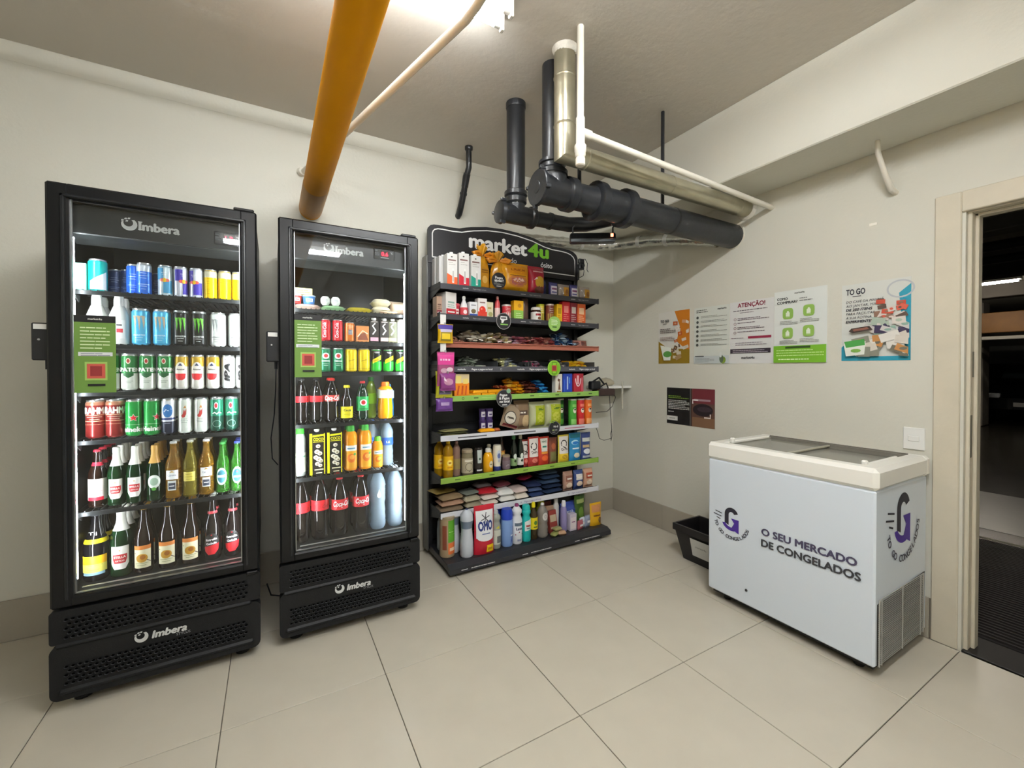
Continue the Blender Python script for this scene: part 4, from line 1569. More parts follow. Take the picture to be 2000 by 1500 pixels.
G2 = 'drinks on the second shelf of the left cooler'
z = 1.447
WB = bottle(0.034, 0.207, [(0, 0), (0.9, 0), (1, 0.03), (1, 0.5), (0.95, 0.6), (0.62, 0.76), (0.45, 0.82), (0.42, 0.85), (0.45, 0.9)], mat('#e9eae4', 0.25), cap='#f4f4ee', capr=0.5, capz=(0.80, 1.0),
            deco=lambda k, R, h: (k.rect(-0.75 * R, 0.75 * R, 0.12 * h, 0.5 * h, '#f4f4f0'), k.rect(-0.1 * R, 0.5 * R, 0.24 * h, 0.32 * h, '#c83a44'), k.rect(-0.1 * R, 0.4 * R, 0.38 * h, 0.41 * h, '#33363a')))
row('drink_bottle', 'bottle', WB, 0.034, z, [-3.479, -3.408], ['white capped milky bottle above the green notice, left one', 'white capped milky bottle beside the light blue cans'], G2, back=1,
    blabel=['the milky bottle above the green notice', 'the milky bottle beside the light blue cans'])
row('drink_can', 'can', can(0.032, 0.158, [(0, 0.94, '#4fb3dc'), (0.94, 1, '#b8c8d0')], d_claw('#b8a88c', 'MONSTER', '#d4eaf4')), 0.032, z, [-3.335, -3.264], ['light blue can with claw mark, beside the milky bottle', 'light blue can with claw mark, beside the black cans'], G2)
row('drink_can', 'can', can(0.0305, 0.158, [(0, 0.94, '#101312'), (0.94, 1, '#a8b0ac')], d_claw('#5fb52a', 'MONSTER', '#e8eeea')), 0.0305, z, [-3.195, -3.128], ['black can with green claw mark, beside the light blue cans', 'black can with green claw mark, beside the white cans'], G2)
row('drink_can', 'can', can(0.0315, 0.158, [(0, 0.94, '#e4eae4'), (0.94, 1, '#c8d0c8')], d_claw('#8b918e', 'MONSTER', '#5c625e')), 0.0315, z, [-3.056, -2.984], ['white can with grey claw mark, beside the black cans', 'white can with grey claw mark at the right end of its shelf'], G2)

G3 = 'beer cans on the third shelf of the left cooler'
z = 1.25
row('beer_can', 'can', can(0.029, 0.157, [(0, 0.46, '#dfe4d8'), (0.46, 0.94, '#2c7a3c'), (0.94, 1, '#c8c8b8')], d_spaten), 0.029, z, [-3.435, -3.374, -3.314, -3.252],
    ['green and white beer can half hidden by the green notice', 'first fully seen green and white beer can beside the notice', 'second fully seen green and white beer can, third shelf', 'third fully seen green and white beer can, beside the gold topped cans'], G3)
row('beer_can', 'can', can(0.0265, 0.155, [(0, 0.66, '#dcdad0'), (0.66, 0.94, '#c8a235'), (0.94, 1, '#c8c8b8')], d_amstel), 0.0265, z, [-3.193, -3.135, -3.077], ['%s gold topped beer can with red band, third shelf' % ORD[i] for i in range(3)], G3)
row('beer_can', 'can', can(0.0268, 0.155, [(0, 0.94, '#eceeea')], d_ipa), 0.0268, z, [-3.016, -2.961], ['white can with sideways black lettering, beside the gold topped cans', 'white can with sideways black lettering at the right shelf end'], G3)

G4 = 'beer cans on the fourth shelf of the left cooler'
z = 1.05
row('beer_can', 'can', can(0.0308, 0.16, [(0, 0.94, '#8c2a28'), (0.94, 1, '#e0b89a'), (0.86, 0.94, '#c08468')], d_brahma, metal=0.5), 0.0308, z, [-3.487, -3.424], ['metallic red beer can at the left end of its shelf', 'metallic red beer can beside the green star cans'], G4, back=1,
    blabel=['the leftmost metallic red can', 'the metallic red can beside the star cans'], rz=[0.15, 0.15])
row('beer_can', 'can', can(0.029, 0.158, [(0, 0.94, '#1f9440'), (0.94, 1, '#b8c8b0')], d_heine(0.0)), 0.029, z, [-3.361], ['green beer can with its red star facing front'], G4, back=1, blabel=['the star can facing front'], rz=[0.1])
row('beer_can', 'can', can(0.029, 0.158, [(0, 0.94, '#1f9440'), (0.94, 1, '#b8c8b0')], d_heine(0.75)), 0.029, z, [-3.301], ['green beer can with its red star turned aside'], G4, back=1, blabel=['the star can turned aside'], rz=[0.05])
row('beer_can', 'can', can(0.0265, 0.157, [(0, 0.94, '#e2e6ea'), (0, 0.36, '#23293c'), (0.94, 1, '#d8d8c8')], d_bluew), 0.0265, z, [-3.242], ['white and navy beer can with blue oval'], G4, back=1, blabel=['the white and navy can'])
row('beer_can', 'can', can(0.0262, 0.157, [(0, 0.94, '#e2e8de')], d_redfig), 0.0262, z, [-3.183, -3.124], ['white beer can with red figure, beside the navy can', 'white beer can with red figure, beside the dark green cans'], G4, back=1,
    blabel=['the white can beside the navy one', 'the white can beside the dark green ones'])
row('beer_can', 'can', can(0.0275, 0.157, [(0, 0.94, '#1c4a3a'), (0.45, 0.94, '#2f8a6a'), (0.94, 1, '#a8b8b0')], d_green2, metal=0.5), 0.0275, z, [-3.063, -3.005], ['dark green beer can beside the white cans', 'dark green beer can at the right end of its shelf'], G4, back=1,
    blabel=['the dark green can beside the white ones', 'the dark green can at the shelf end'])

G5 = 'small beer bottles on the fifth shelf of the left cooler'
z = 0.757


def brow(parts, R, x, lab, bl, back=3):
    row('beer_bottle', 'bottle', parts, R, z, [x], [lab], G5, back=back, blabel=[bl], dy=2.2 * R)


brow(bottle(0.029, 0.243, BEER, BROWN_G, cap='#c8203a', neck=(0.72, 0.78, '#d82c44'), label=(0.13, 0.50, '#ece4dc'), deco=l_redwhite), 0.029, -3.482, 'brown bottle with red neck band and cap, left end of fifth shelf', 'the red necked bottle')
ST = bottle(0.0285, 0.247, BEER, GREEN_G, cap='#ecece2', neck=(0.68, 0.99, '#e8e8de'), deco=l_stella)
brow(ST, 0.0285, -3.421, 'white necked green beer bottle beside the red necked bottle', 'the white neck nearest the red neck')
brow(ST, 0.0285, -3.360, 'white necked green beer bottle beside the gold necked bottle', 'the white neck nearest the gold neck')
brow(bottle(0.0275, 0.245, BEER, GREEN_G, cap='#d8a248', neck=(0.68, 0.99, '#d0a050'), deco=l_gold), 0.0275, -3.293, 'gold necked dark green beer bottle on the fifth shelf', 'the gold necked bottle')
CO = bottle(0.0298, 0.256, BEER, AMBER, cap='#e2e2e2', deco=l_corona)
brow(CO, 0.0298, -3.227, 'clear bottle of golden beer beside the gold necked bottle', 'the clear one by the gold neck', 2)
brow(bottle(0.0288, 0.258, BEER, YELL_G, cap='#c8c8b8', deco=lambda k, R, h: (k.rect(-0.8 * R, 0.8 * R, 0.28 * h, 0.44 * h, '#cdbb52'), small(k, R, h, 0.31, 0.4, 3, '#8a7a2a'))), 0.0288, -3.166, 'yellow glass beer bottle between the two clear golden ones', 'the yellow glass bottle', 2)
brow(CO, 0.0298, -3.105, 'clear bottle of golden beer beside the bright green bottle', 'the clear one by bright green', 2)
brow(bottle(0.0285, 0.236, BEER, GREEN_L, cap='#3f9a4c', deco=l_green), 0.0285, -3.043, 'bright green beer bottle with green cap and oval label', 'the green capped bottle', 2)
brow(bottle(0.0285, 0.236, BEER, GREEN_L, cap='#3648b0', deco=l_green0), 0.0285, -2.984, 'bright green beer bottle with blue cap at the shelf end', 'the blue capped bottle', 2)

G6 = 'large beer bottles at the bottom of the left cooler'
z = 0.4465


def crow(parts, R, x, lab, bl, back=1):
    row('beer_bottle', 'bottle', parts, R, z, [x], [lab], G6, back=back, blabel=[bl], dy=2.15 * R)


crow(bottle(0.042, 0.285, STUB, mat('#0c0b10', 0.07, coat=0.5), cap='#2a2a30', neck=(0.56, 0.62, '#e8d020'), deco=lambda k, R, h: (l_yellow(k, R, h), k.text('Tij', 0, 0.70 * h, 0.42 * R, '#e4e4e0', width=0.6 * R))), 0.042, -3.491, 'wide black bottle with yellow label at bottom left', 'the wide black bottle')
crow(bottle(0.037, 0.29, BEER, GREEN_G, cap='#ecece2', neck=(0.68, 0.99, '#e8e8de'), deco=l_stella), 0.037, -3.409, 'large white necked green bottle on the bottom shelf', 'the large white neck', 2)
OB = bottle(0.033, 0.288, STUB, BROWN_G, cap='#d8a83a', capr=0.44, deco=l_orange)
for x, a in ((-3.333, 'nearest the white neck'), (-3.250, 'in the middle of three'), (-3.168, 'nearest the red labels')):
    crow(OB, 0.033, x, 'large brown bottle with orange topped label, ' + a, 'the orange label ' + a.replace('in the middle of three', 'in the middle'))
GB = bottle(0.0345, 0.297, STUB, mat('#140b0c', 0.07, coat=0.5), cap='#c8cccc', neck=(0.72, 0.76, '#d84a54'), deco=l_galicia)
crow(GB, 0.0345, -3.084, 'dark bottle with black and red round label, inner one', 'the inner round red label')
crow(GB, 0.0345, -3.004, 'dark bottle with black and red round label, shelf end', 'the outer round red label')

# ------------------------------------------------------------------ drinks and food in the middle cooler
H1 = 'chilled food on the top shelf of the middle cooler'
z = 1.648


def tub(R, h, col, lid):
    b = MB().lathe([(0.0, 0), (0.82 * R, 0), (0.86 * R, 0.004), (R, h * 0.86)], 0, 20, cap=False)
    l = MB().lathe([(1.03 * R, h * 0.84), (1.06 * R, h * 0.88), (1.04 * R, h * 0.97), (0.9 * R, h), (0, h)], 0, 20, cap=False)
    k = Ink(lambda s, zz, o: ((R * (0.84 + 0.16 * zz / (h * 0.86)) + o) * sin(s / R), -(R * (0.84 + 0.16 * zz / (h * 0.86)) + o) * cos(s / R), zz), nx=4)
    k.rect(-0.6 * R, 0.6 * R, 0.25 * h, 0.6 * h, '#e8e8e0')
    k.rect(-0.45 * R, 0.45 * R, 0.38 * h, 0.48 * h, col)
    return [('tub_body', b.mesh('tub_body', [mat(col, 0.4)])), ('lid', l.mesh('lid', [mat(lid, 0.4)])), ('print', k.mesh('print'))]


def slab(w, d, h, col, seed=0, rough=0.35):
    """flat wrapped pack lying down"""
    mb = MB()
    nx, ny = 8, 5
    rr = random.Random(seed)
    vs = []
    for sgn in (0, 1):
        for j in range(ny + 1):
            for i in range(nx + 1):
                u, v = 2 * i / nx - 1, 2 * j / ny - 1
                e = max(0, 1 - abs(u) ** 5) ** 0.5 * max(0, 1 - abs(v) ** 5) ** 0.5
                vs.append((u * w / 2, v * d / 2, h / 2 + (sgn - 0.5) * h * e + (rr.uniform(-0.05, 0.05) * h if sgn and e > 0.3 else 0)))
    o = (nx + 1) * (ny + 1)
    fs = []
    for j in range(ny):
        for i in range(nx):
            a = j * (nx + 1) + i
            fs.append((a, a + nx + 1, a + nx + 2, a + 1))
            fs.append((o + a, o + a + 1, o + a + nx + 2, o + a + nx + 1))
    mb.add(vs, fs)
    return mb.mesh('wrapped_pack', [mat(col, rough, coat=0.2)], 60)


FP = [(-2.672, 0.125, '#f0cdbb', 'pinkish flat pack at the left of the middle cooler top shelf'), (-2.548, 0.12, '#a9d8a0', 'pale green flat pack under the two white tubs'), (-2.415, 0.135, '#e8d23c', 'yellow flat pack beside the cream wrapped stack')]
for x, w_, c, l in FP:
    place('flat_pack', l, 'pack', [('pack', slab(w_, 0.15, 0.028, c, 3))], (x, -0.56, z), 0, H1)
place('yogurt_tub', 'red and white yogurt tub at the left edge of top shelf', 'tub', tub(0.02, 0.046, '#d8342c', '#efe6e0'), (-2.72, -0.60, z + 0.028), 0, H1)
place('yogurt_tub', 'blue and white tub beside the red yogurt tub', 'tub', tub(0.03, 0.046, '#4a80c8', '#c8dcf0'), (-2.665, -0.59, z + 0.028), 0, H1)
place('yogurt_box', 'pale yellow box stacked on the red and blue tubs', 'box', carton(0.088, 0.06, 0.032, [(0, 1, '#e9e38c')], lambda k, w, h: k.bars(-w * 0.35, w * 0.35, h * 0.55, 2, 0.01, 0.004, '#c8a83a', seed=3)), (-2.695, -0.59, z + 0.0745), 0, H1)


def wtub(R):
    b = MB().lathe([(0.0, 0), (0.6 * R, 0), (0.95 * R, 0.5 * R), (R, R), (0.95 * R, 1.5 * R), (0.6 * R, 1.95 * R), (0, 2.0 * R)], 0, 20, cap=False)
    k = Ink(curved(R), nx=3)
    small(k, R, 2 * R, 0.4, 0.6, 3, '#7a8a90', 0.5)
    return [('tub_body', b.mesh('tub_body', [mat('#e6eae6', 0.35)])), ('print', k.mesh('print'))]


for x, l in ((-2.588, 'left of two round white tubs on the green pack'), (-2.538, 'right of two round white tubs on the green pack')):
    place('round_tub', l, 'tub', wtub(0.0235), (x, -0.60, z + 0.028), 0, H1)
CR = [('pack', slab(0.105, 0.10, 0.04, '#d8cfae', 5))]
for i in range(2):
    place('wrapped_cheese', ('lower' if i == 0 else 'upper') + ' cream wrapped pack in the stack beside the yellow pack', 'pack', CR, (-2.298, -0.575, z + 0.001 + 0.041 * i), 0, H1)
place('wrapped_food', 'brownish clear wrapped food leaning at the right of top shelf', 'pack', bag(0.09, 0.075, 0.05, '#a08a74', lambda k, w, h: (k.rect(-0.01, 0.03, 0.03, 0.05, '#efe9dc', nx=3, nz=3),), seed=4), (-2.207, -0.59, z), 0.1, H1)
place('flat_pack', 'peach flat pack under the brownish wrapped food', 'pack', [('pack', slab(0.10, 0.03, 0.012, '#e6c4a4', 8))], (-2.27, -0.642, z), 0, H1)

H2 = 'drinks on the second shelf of the middle cooler'
z = 1.488
CC = can(0.0265, 0.113, [(0, 0.94, '#d4222e')], d_cola_can)
row('drink_can', 'can', CC, 0.0265, z, [-2.589, -2.529], ['red cola can beside the green notice', 'red cola can beside the orange can'], H2, rz=[0, 0])
row('drink_can', 'can', can(0.0265, 0.102, [(0, 0.94, '#d87a33')], d_orangecan), 0.0265, z, [-2.469], ['orange can between cola and the orange box'], H2)
place('juice_box', 'small orange and brown box beside the orange can', 'box', carton(0.066, 0.05, 0.086, [(0, 1, '#d98a4c')], lambda k, w, h: (k.poly([(-w * 0.4, h * 0.1), (w * 0.45, h * 0.1), (w * 0.2, h * 0.6), (-w * 0.3, h * 0.45)], '#8a4a34'), k.line([(-w * 0.4, h * 0.3), (0, h * 0.7), (w * 0.4, h * 0.5)], 0.006, '#f4e2c4'))), (-2.405, -0.605, z), 0, H2)


def d_shake(c):
    def f(k, w, h):
        k.line([(w * 0.1, h * 0.8), (-w * 0.2, h * 0.68), (w * 0.15, h * 0.5), (-w * 0.2, h * 0.32)], 0.007, '#e8e4e0')
        k.rect(-w * 0.45, w * 0.45, h * 0.05, h * 0.2, c)
        k.rect(-w * 0.35, w * 0.35, h * 0.84, h * 0.88, '#b8b0a8')
    return f


for x, c1, c2, l, cp in ((-2.343, '#2a2422', '#d8a0b0', 'first black shake carton with white cap beside the orange box', '#f2f2ee'), (-2.288, '#2a2422', '#c8b0a8', 'second black shake carton, before the olive one', '#f2f2ee'),
                         (-2.242, '#4a4a30', '#e0dc70', 'olive shake carton between the black and white ones', '#e8e8dc'), (-2.192, '#e4e4d4', '#d8d890', 'white shake carton at the right end of its shelf', '#f4f4ee')):
    place('shake_carton', l, 'carton', carton(0.047, 0.045, 0.13, [(0, 1, c1)], d_shake(c2), cap=cp, top='gable'), (x, -0.607, z), 0, H2)

H3 = 'cans on the third shelf of the middle cooler'
z = 1.327
row('drink_can', 'can', can(0.0285, 0.124, [(0, 0.94, '#157a50'), (0.94, 1, '#b8ccc0')], d_guar), 0.0285, z, [-2.590, -2.527], ['green guarana can beside the green notice', 'green guarana can beside the yellow cans'], H3)
row('drink_can', 'can', can(0.031, 0.124, [(0, 0.94, '#f0d21e')], d_tonic), 0.031, z, [-2.461, -2.394], ['yellow tonic can beside the green cans', 'yellow tonic can beside the green and black cans'], H3)
row('drink_can', 'can', can(0.0285, 0.122, [(0, 0.44, '#35c23c'), (0.44, 0.94, '#161a18')], d_schw), 0.0285, z, [-2.328, -2.262, -2.196], ['%s black and green can with yellow stripe, counted from left' % ORD[i] for i in range(3)], H3)

H4 = 'soft drink bottles on the fourth shelf of the middle cooler'
z = 1.062
CB = bottle(0.0325, 0.228, PET, COLA, cap='#1a1a1a', capz=(0.955, 1.0), capr=0.36, label=(0.47, 0.61, '#d8242e'), deco=l_cola_plain)
row('cola_bottle', 'bottle', CB, 0.0325, z, [-2.702, -2.632], ['small black capped cola bottle at the left end', 'small black capped cola bottle beside the red capped one'], H4, back=1, blabel=['the leftmost small cola', 'the black capped cola by the red cap'])
row('cola_bottle', 'bottle', bottle(0.0375, 0.23, PET, COLA, cap='#e0342c', capr=0.42, capz=(0.94, 1.0), label=(0.47, 0.61, '#d8443c'), deco=l_cola), 0.0375, z, [-2.559], ['cola bottle with red cap on the fourth shelf'], H4, back=1, blabel=['the red capped cola on fourth shelf'])
row('drink_bottle', 'bottle', bottle(0.031, 0.19, BEER, mat('#1a120e', 0.07, coat=0.5), cap='#f0dc2c', capr=0.5, capz=(0.93, 1.0), label=(0.08, 0.40, '#f4e21c'), deco=lambda k, R, h: (k.text('Gua', 0, 0.27 * h, 0.6 * R, '#2a3a1c', bold=0.02, width=1.2 * R), small(k, R, h, 0.14, 0.22, 3, '#6a7a20'))), 0.031, z, [-2.484], ['dark bottle with yellow cap and yellow label'], H4)
row('drink_bottle', 'bottle', bottle(0.0315, 0.212, PET, mat('#0b2a1c', 0.06, coat=0.5), cap='#d8303a', capr=0.42, capz=(0.94, 1.0), label=(0.24, 0.60, '#1fa452'), deco=lambda k, R, h: (k.ell(0, 0.45 * h, 0.6 * R, 0.08 * h, '#eef4ea'), k.ell(0, 0.45 * h, 0.35 * R, 0.055 * h, '#d8262e'), k.rect(-0.9 * R, 0.9 * R, 0.27 * h, 0.30 * h, '#0f7a3a'))), 0.0315, z, [-2.402], ['dark green bottle with red cap and green label'], H4)
row('drink_bottle', 'bottle', bottle(0.031, 0.232, PET, mat('#a4c03c', 0.08, trans=0.5), cap='#2f7a34', capr=0.5, capz=(0.9, 1.0), label=(0.35, 0.6, '#9ccc28')), 0.031, z, [-2.343], ['lime green bottle between the dark green and orange bottles'], H4, y=-0.56)
row('sports_bottle', 'bottle', bottle(0.041, 0.205, GAT, mat('#f5a010', 0.2), cap='#f0761c', capr=0.56, capz=(0.88, 1.0), label=(0.56, 0.80, '#f0ede0'), deco=lambda k, R, h: (k.text('G', 0, 0.65 * h, 0.35 * R, '#8a8a4a', bold=0.03), k.rect(-0.9 * R, 0.9 * R, 0.78 * h, 0.80 * h, '#f08a2a'))), 0.041, z, [-2.277], ['orange sports drink bottle with wide orange cap'], H4)
row('sports_bottle', 'bottle', bottle(0.038, 0.19, GAT, mat('#2a86ba', 0.15), cap='#3a8ab8', capr=0.56, capz=(0.88, 1.0), label=(0.56, 0.80, '#cfe4ec')), 0.038, z, [-2.246], ['blue sports drink bottle peeking out behind the orange one'], H4, y=-0.545)

H5 = 'juices and waters on the fifth shelf of the middle cooler'
z = 0.792
row('drink_bottle', 'bottle', bottle(0.0275, 0.25, JUI, mat('#dfe6e2', 0.1, trans=0.5), cap='#48c03c', capr=0.72, capz=(0.86, 1.0), label=(0.08, 0.48, '#e6ead8'), deco=lambda k, R, h: (k.rect(-0.9 * R, 0.9 * R, 0.38 * h, 0.42 * h, '#7fb08a'), k.ell(0, 0.2 * h, 0.6 * R, 0.09 * h, '#c8a0a0'), small(k, R, h, 0.3, 0.34, 2, '#6a8a50'))), 0.0275, z, [-2.712], ['clear bottle with green cap at the left of fifth shelf'], H5)


def d_coco(k, w, h):
    k.rect(-w / 2, -w / 2 + 0.012, 0, h * 0.9, '#f2ea18')
    k.poly([(-w * 0.30, h * 0.82), (w * 0.45, h * 0.84), (w * 0.45, h * 0.875), (-w * 0.30, h * 0.86)], '#f2ea18')
    k.text('COCO', w * 0.07, h * 0.738, 0.021, '#f2ea18', bold=0.025, width=w * 0.66)
    k.rect(-w * 0.28, w * 0.44, h * 0.708, h * 0.718, '#f2ea18')
    for a, b, r in ((0.05, 0.62, 0.011), (-0.02, 0.50, 0.013), (0.16, 0.46, 0.012), (-0.1, 0.38, 0.012), (0.08, 0.34, 0.014), (0.22, 0.30, 0.011), (-0.02, 0.24, 0.011), (0.18, 0.20, 0.010)):
        k.ell(a * w, b * h, r, r * 0.9, '#ece6d2', n=10)
        k.ell(a * w + 0.002, b * h - 0.002, r * 0.5, r * 0.4, '#a89878', n=8)
    k.rect(-w * 0.2, w * 0.4, h * 0.10, h * 0.125, '#e8e4c0')
    k.rect(-w * 0.1, w * 0.3, h * 0.03, h * 0.05, '#e8e4c0')
    k.rect(w / 2 - 0.005, w / 2, 0, h * 0.9, '#f2ea18')


COC = carton(0.072, 0.07, 0.238, [(0, 1, '#1d1a18')], d_coco, cap='#f4f4f0', top='gable')
for x, l in ((-2.634, 'black and yellow coconut water carton, left of the pair'), (-2.551, 'black and yellow coconut water carton, right of the pair')):
    place('juice_carton', l, 'carton', COC, (x, FY + 0.035, z), 0.03, H5)


def d_oj(k, R, h):
    k.rect(-0.95 * R, 0.95 * R, 0.05 * h, 0.52 * h, '#f0a81c')
    k.rect(-0.95 * R, 0.95 * R, 0.44 * h, 0.56 * h, '#ece8dc')
    k.rect(-0.6 * R, 0.6 * R, 0.48 * h, 0.51 * h, '#6a9ab8')
    k.ell(0, 0.28 * h, 0.6 * R, 0.10 * h, '#e8741a')
    k.ell(0.1 * R, 0.30 * h, 0.35 * R, 0.05 * h, '#f6a848')
    k.ell(0.5 * R, 0.36 * h, 0.2 * R, 0.03 * h, '#4a9a3a')


OJ = bottle(0.0345, 0.242, JUI, mat('#f29a12', 0.2), cap='#4cb848', capr=0.56, capz=(0.86, 1.0), deco=d_oj)
row('juice_bottle', 'bottle', OJ, 0.0345, z, [-2.464, -2.389], ['tall orange juice bottle beside the coconut cartons', 'tall orange juice bottle beside the small juice bottle'], H5, back=1, blabel=['the juice bottle by the coconut cartons', 'the juice bottle by the small one'])
row('juice_bottle', 'bottle', bottle(0.028, 0.17, JUI, mat('#f29a12', 0.2), cap='#6ac83a', capr=0.6, capz=(0.84, 1.0), deco=d_oj), 0.028, z, [-2.323], ['small orange juice bottle before the blue capped water'], H5)


def d_blue(k, R, h):
    k.rect(-R, R, 0.45 * h, 0.62 * h, '#2458c0')
    k.text('1.6', 0, 0.50 * h, 0.5 * R, '#f0f4fa', bold=0.03)


WB2 = bottle(0.036, 0.255, WAT, WATER, cap='#2a62c8', capr=0.4, capz=(0.93, 1.0), deco=d_blue)
row('water_bottle', 'bottle', WB2, 0.036, z, [-2.262], ['tall water bottle with blue label on the fifth shelf'], H5, y=-0.6, back=1, blabel=['the blue labelled water'])
row('water_bottle', 'bottle', WB2, 0.036, z, [-2.335], ['blue labelled water bottle behind the small juice bottle'], H5, y=-0.545)

H6 = 'large bottles at the bottom of the middle cooler'
z = 0.4465
BC1 = bottle(0.0435, 0.335, PET, COLA, cap='#1a1a1a', capr=0.36, capz=(0.95, 1.0), label=(0.46, 0.62, '#d8242e'), deco=l_cola_plain)
BC2 = bottle(0.0435, 0.325, PET, COLA, cap='#e0343a', capr=0.36, capz=(0.92, 1.0), label=(0.44, 0.61, '#d8242e'), deco=l_cola)
row('cola_bottle', 'bottle', BC1, 0.0435, z, [-2.708, -2.617], ['large black capped cola bottle at the left end', 'large black capped cola bottle beside the red capped ones'], H6, back=1, blabel=['the large leftmost black capped cola', 'the large black cap by red caps'], rz=[-0.3, -0.2])
row('cola_bottle', 'bottle', BC2, 0.0435, z, [-2.521, -2.412], ['large red capped cola bottle beside the black capped ones', 'large red capped cola bottle beside the water bottles'], H6, back=1, blabel=['the large red cap by black caps', 'the large red cap by the waters'], rz=[0.15, 0.25])


def d_drop(k, R, h):
    k.poly([(0, 0.66 * h), (0.1 * R, 0.62 * h), (0.26 * R, 0.575 * h), (0.26 * R, 0.545 * h), (0.12 * R, 0.52 * h), (-0.12 * R, 0.52 * h), (-0.26 * R, 0.545 * h), (-0.26 * R, 0.575 * h), (-0.1 * R, 0.62 * h)], '#f4f8fa')


WB3 = bottle(0.0435, 0.34, WAT, WATER, cap='#c8dce8', capr=0.36, capz=(0.94, 1.0), deco=d_drop)
row('water_bottle', 'bottle', WB3, 0.0435, z, [-2.320, -2.224], ['large water bottle with white drop beside the cola', 'large water bottle with white drop at the right end'], H6, back=1, blabel=['the water bottle by the cola', 'the water bottle at the right end'])
# ================================================================== display rack
GX0, GX1 = -1.86, -0.50
RB = mat('#1d1e21', 0.4)
RT = mat('#25262a', 0.45)
t = thing('display_rack', 'black metal supermarket rack with tall sign standing against the back wall', 'shelf', (0, 0, 0))
for x in (GX0 + 0.012, GX1 - 0.03):
    m = MB()
    m.box((x - 0.018, -0.105, 0.04), (x + 0.018, -0.03, 2.15), bev=0.003)
    for i in range(42):
        z = 0.15 + i * 0.047
        m.box((x - 0.010, -0.1065, z), (x - 0.004, -0.1045, z + 0.022))
    obj('upright', m, t, RB)
m = MB()
m.box((GX0 + 0.03, -0.075, 0.1), (GX1 - 0.05, -0.055, 2.16))
for i in range(5):
    z = 0.1 + i * 0.42
    m.box((GX0 + 0.03, -0.078, z), (GX1 - 0.05, -0.074, z + 0.412), bev=0.002)
obj('back_panel', m, t, RB)
obj('side_post', MB().box((GX0 - 0.02, -0.125, 0.04), (GX0 - 0.008, -0.03, 2.15), bev=0.003), t, mat('#6c6c68', 0.35, metal=0.5))
# base deck
m = MB()
m.box((GX0 + 0.0, -0.47, 0.04), (GX1 + 0.0, -0.03, 0.075), bev=0.003)
m.add([(GX0, -0.47, 0.03), (GX1, -0.47, 0.03), (GX1, -0.47, 0.075), (GX0, -0.47, 0.075), (GX0, -0.515, 0.025), (GX1, -0.515, 0.025), (GX1, -0.512, 0.056), (GX0, -0.512, 0.056)],
      [(4, 5, 6, 7), (7, 6, 2, 3), (0, 1, 5, 4), (5, 1, 2, 6), (0, 4, 7, 3)])
for x in (GX0 + 0.02, GX1 - 0.02):
    m.box((x - 0.018, -0.49, 0.03), (x + 0.018, -0.05, 0.05), bev=0.003)
b = obj('base_deck', m, t, RT)
for x in (GX0 + 0.05, GX1 - 0.07):
    for y in (-0.46, -0.09):
        obj('leveling_foot', MB().cyl((x, y, 0), (x, y, 0.035), 0.02, 0.014, n=10), t, BLACK)
k = Ink(flat(-0.5135), nx=1)
for x in (-1.78, -1.32, -0.86):
    k.bars(x, x + 0.05, 0.037, 1, 0.01, 0.006, '#c8c8c8', seed=1)
    k.bars(x + 0.07, x + 0.27, 0.037, 1, 0.01, 0.006, '#c8c8c8', seed=4)
obj('print', k.mesh('print'), b)

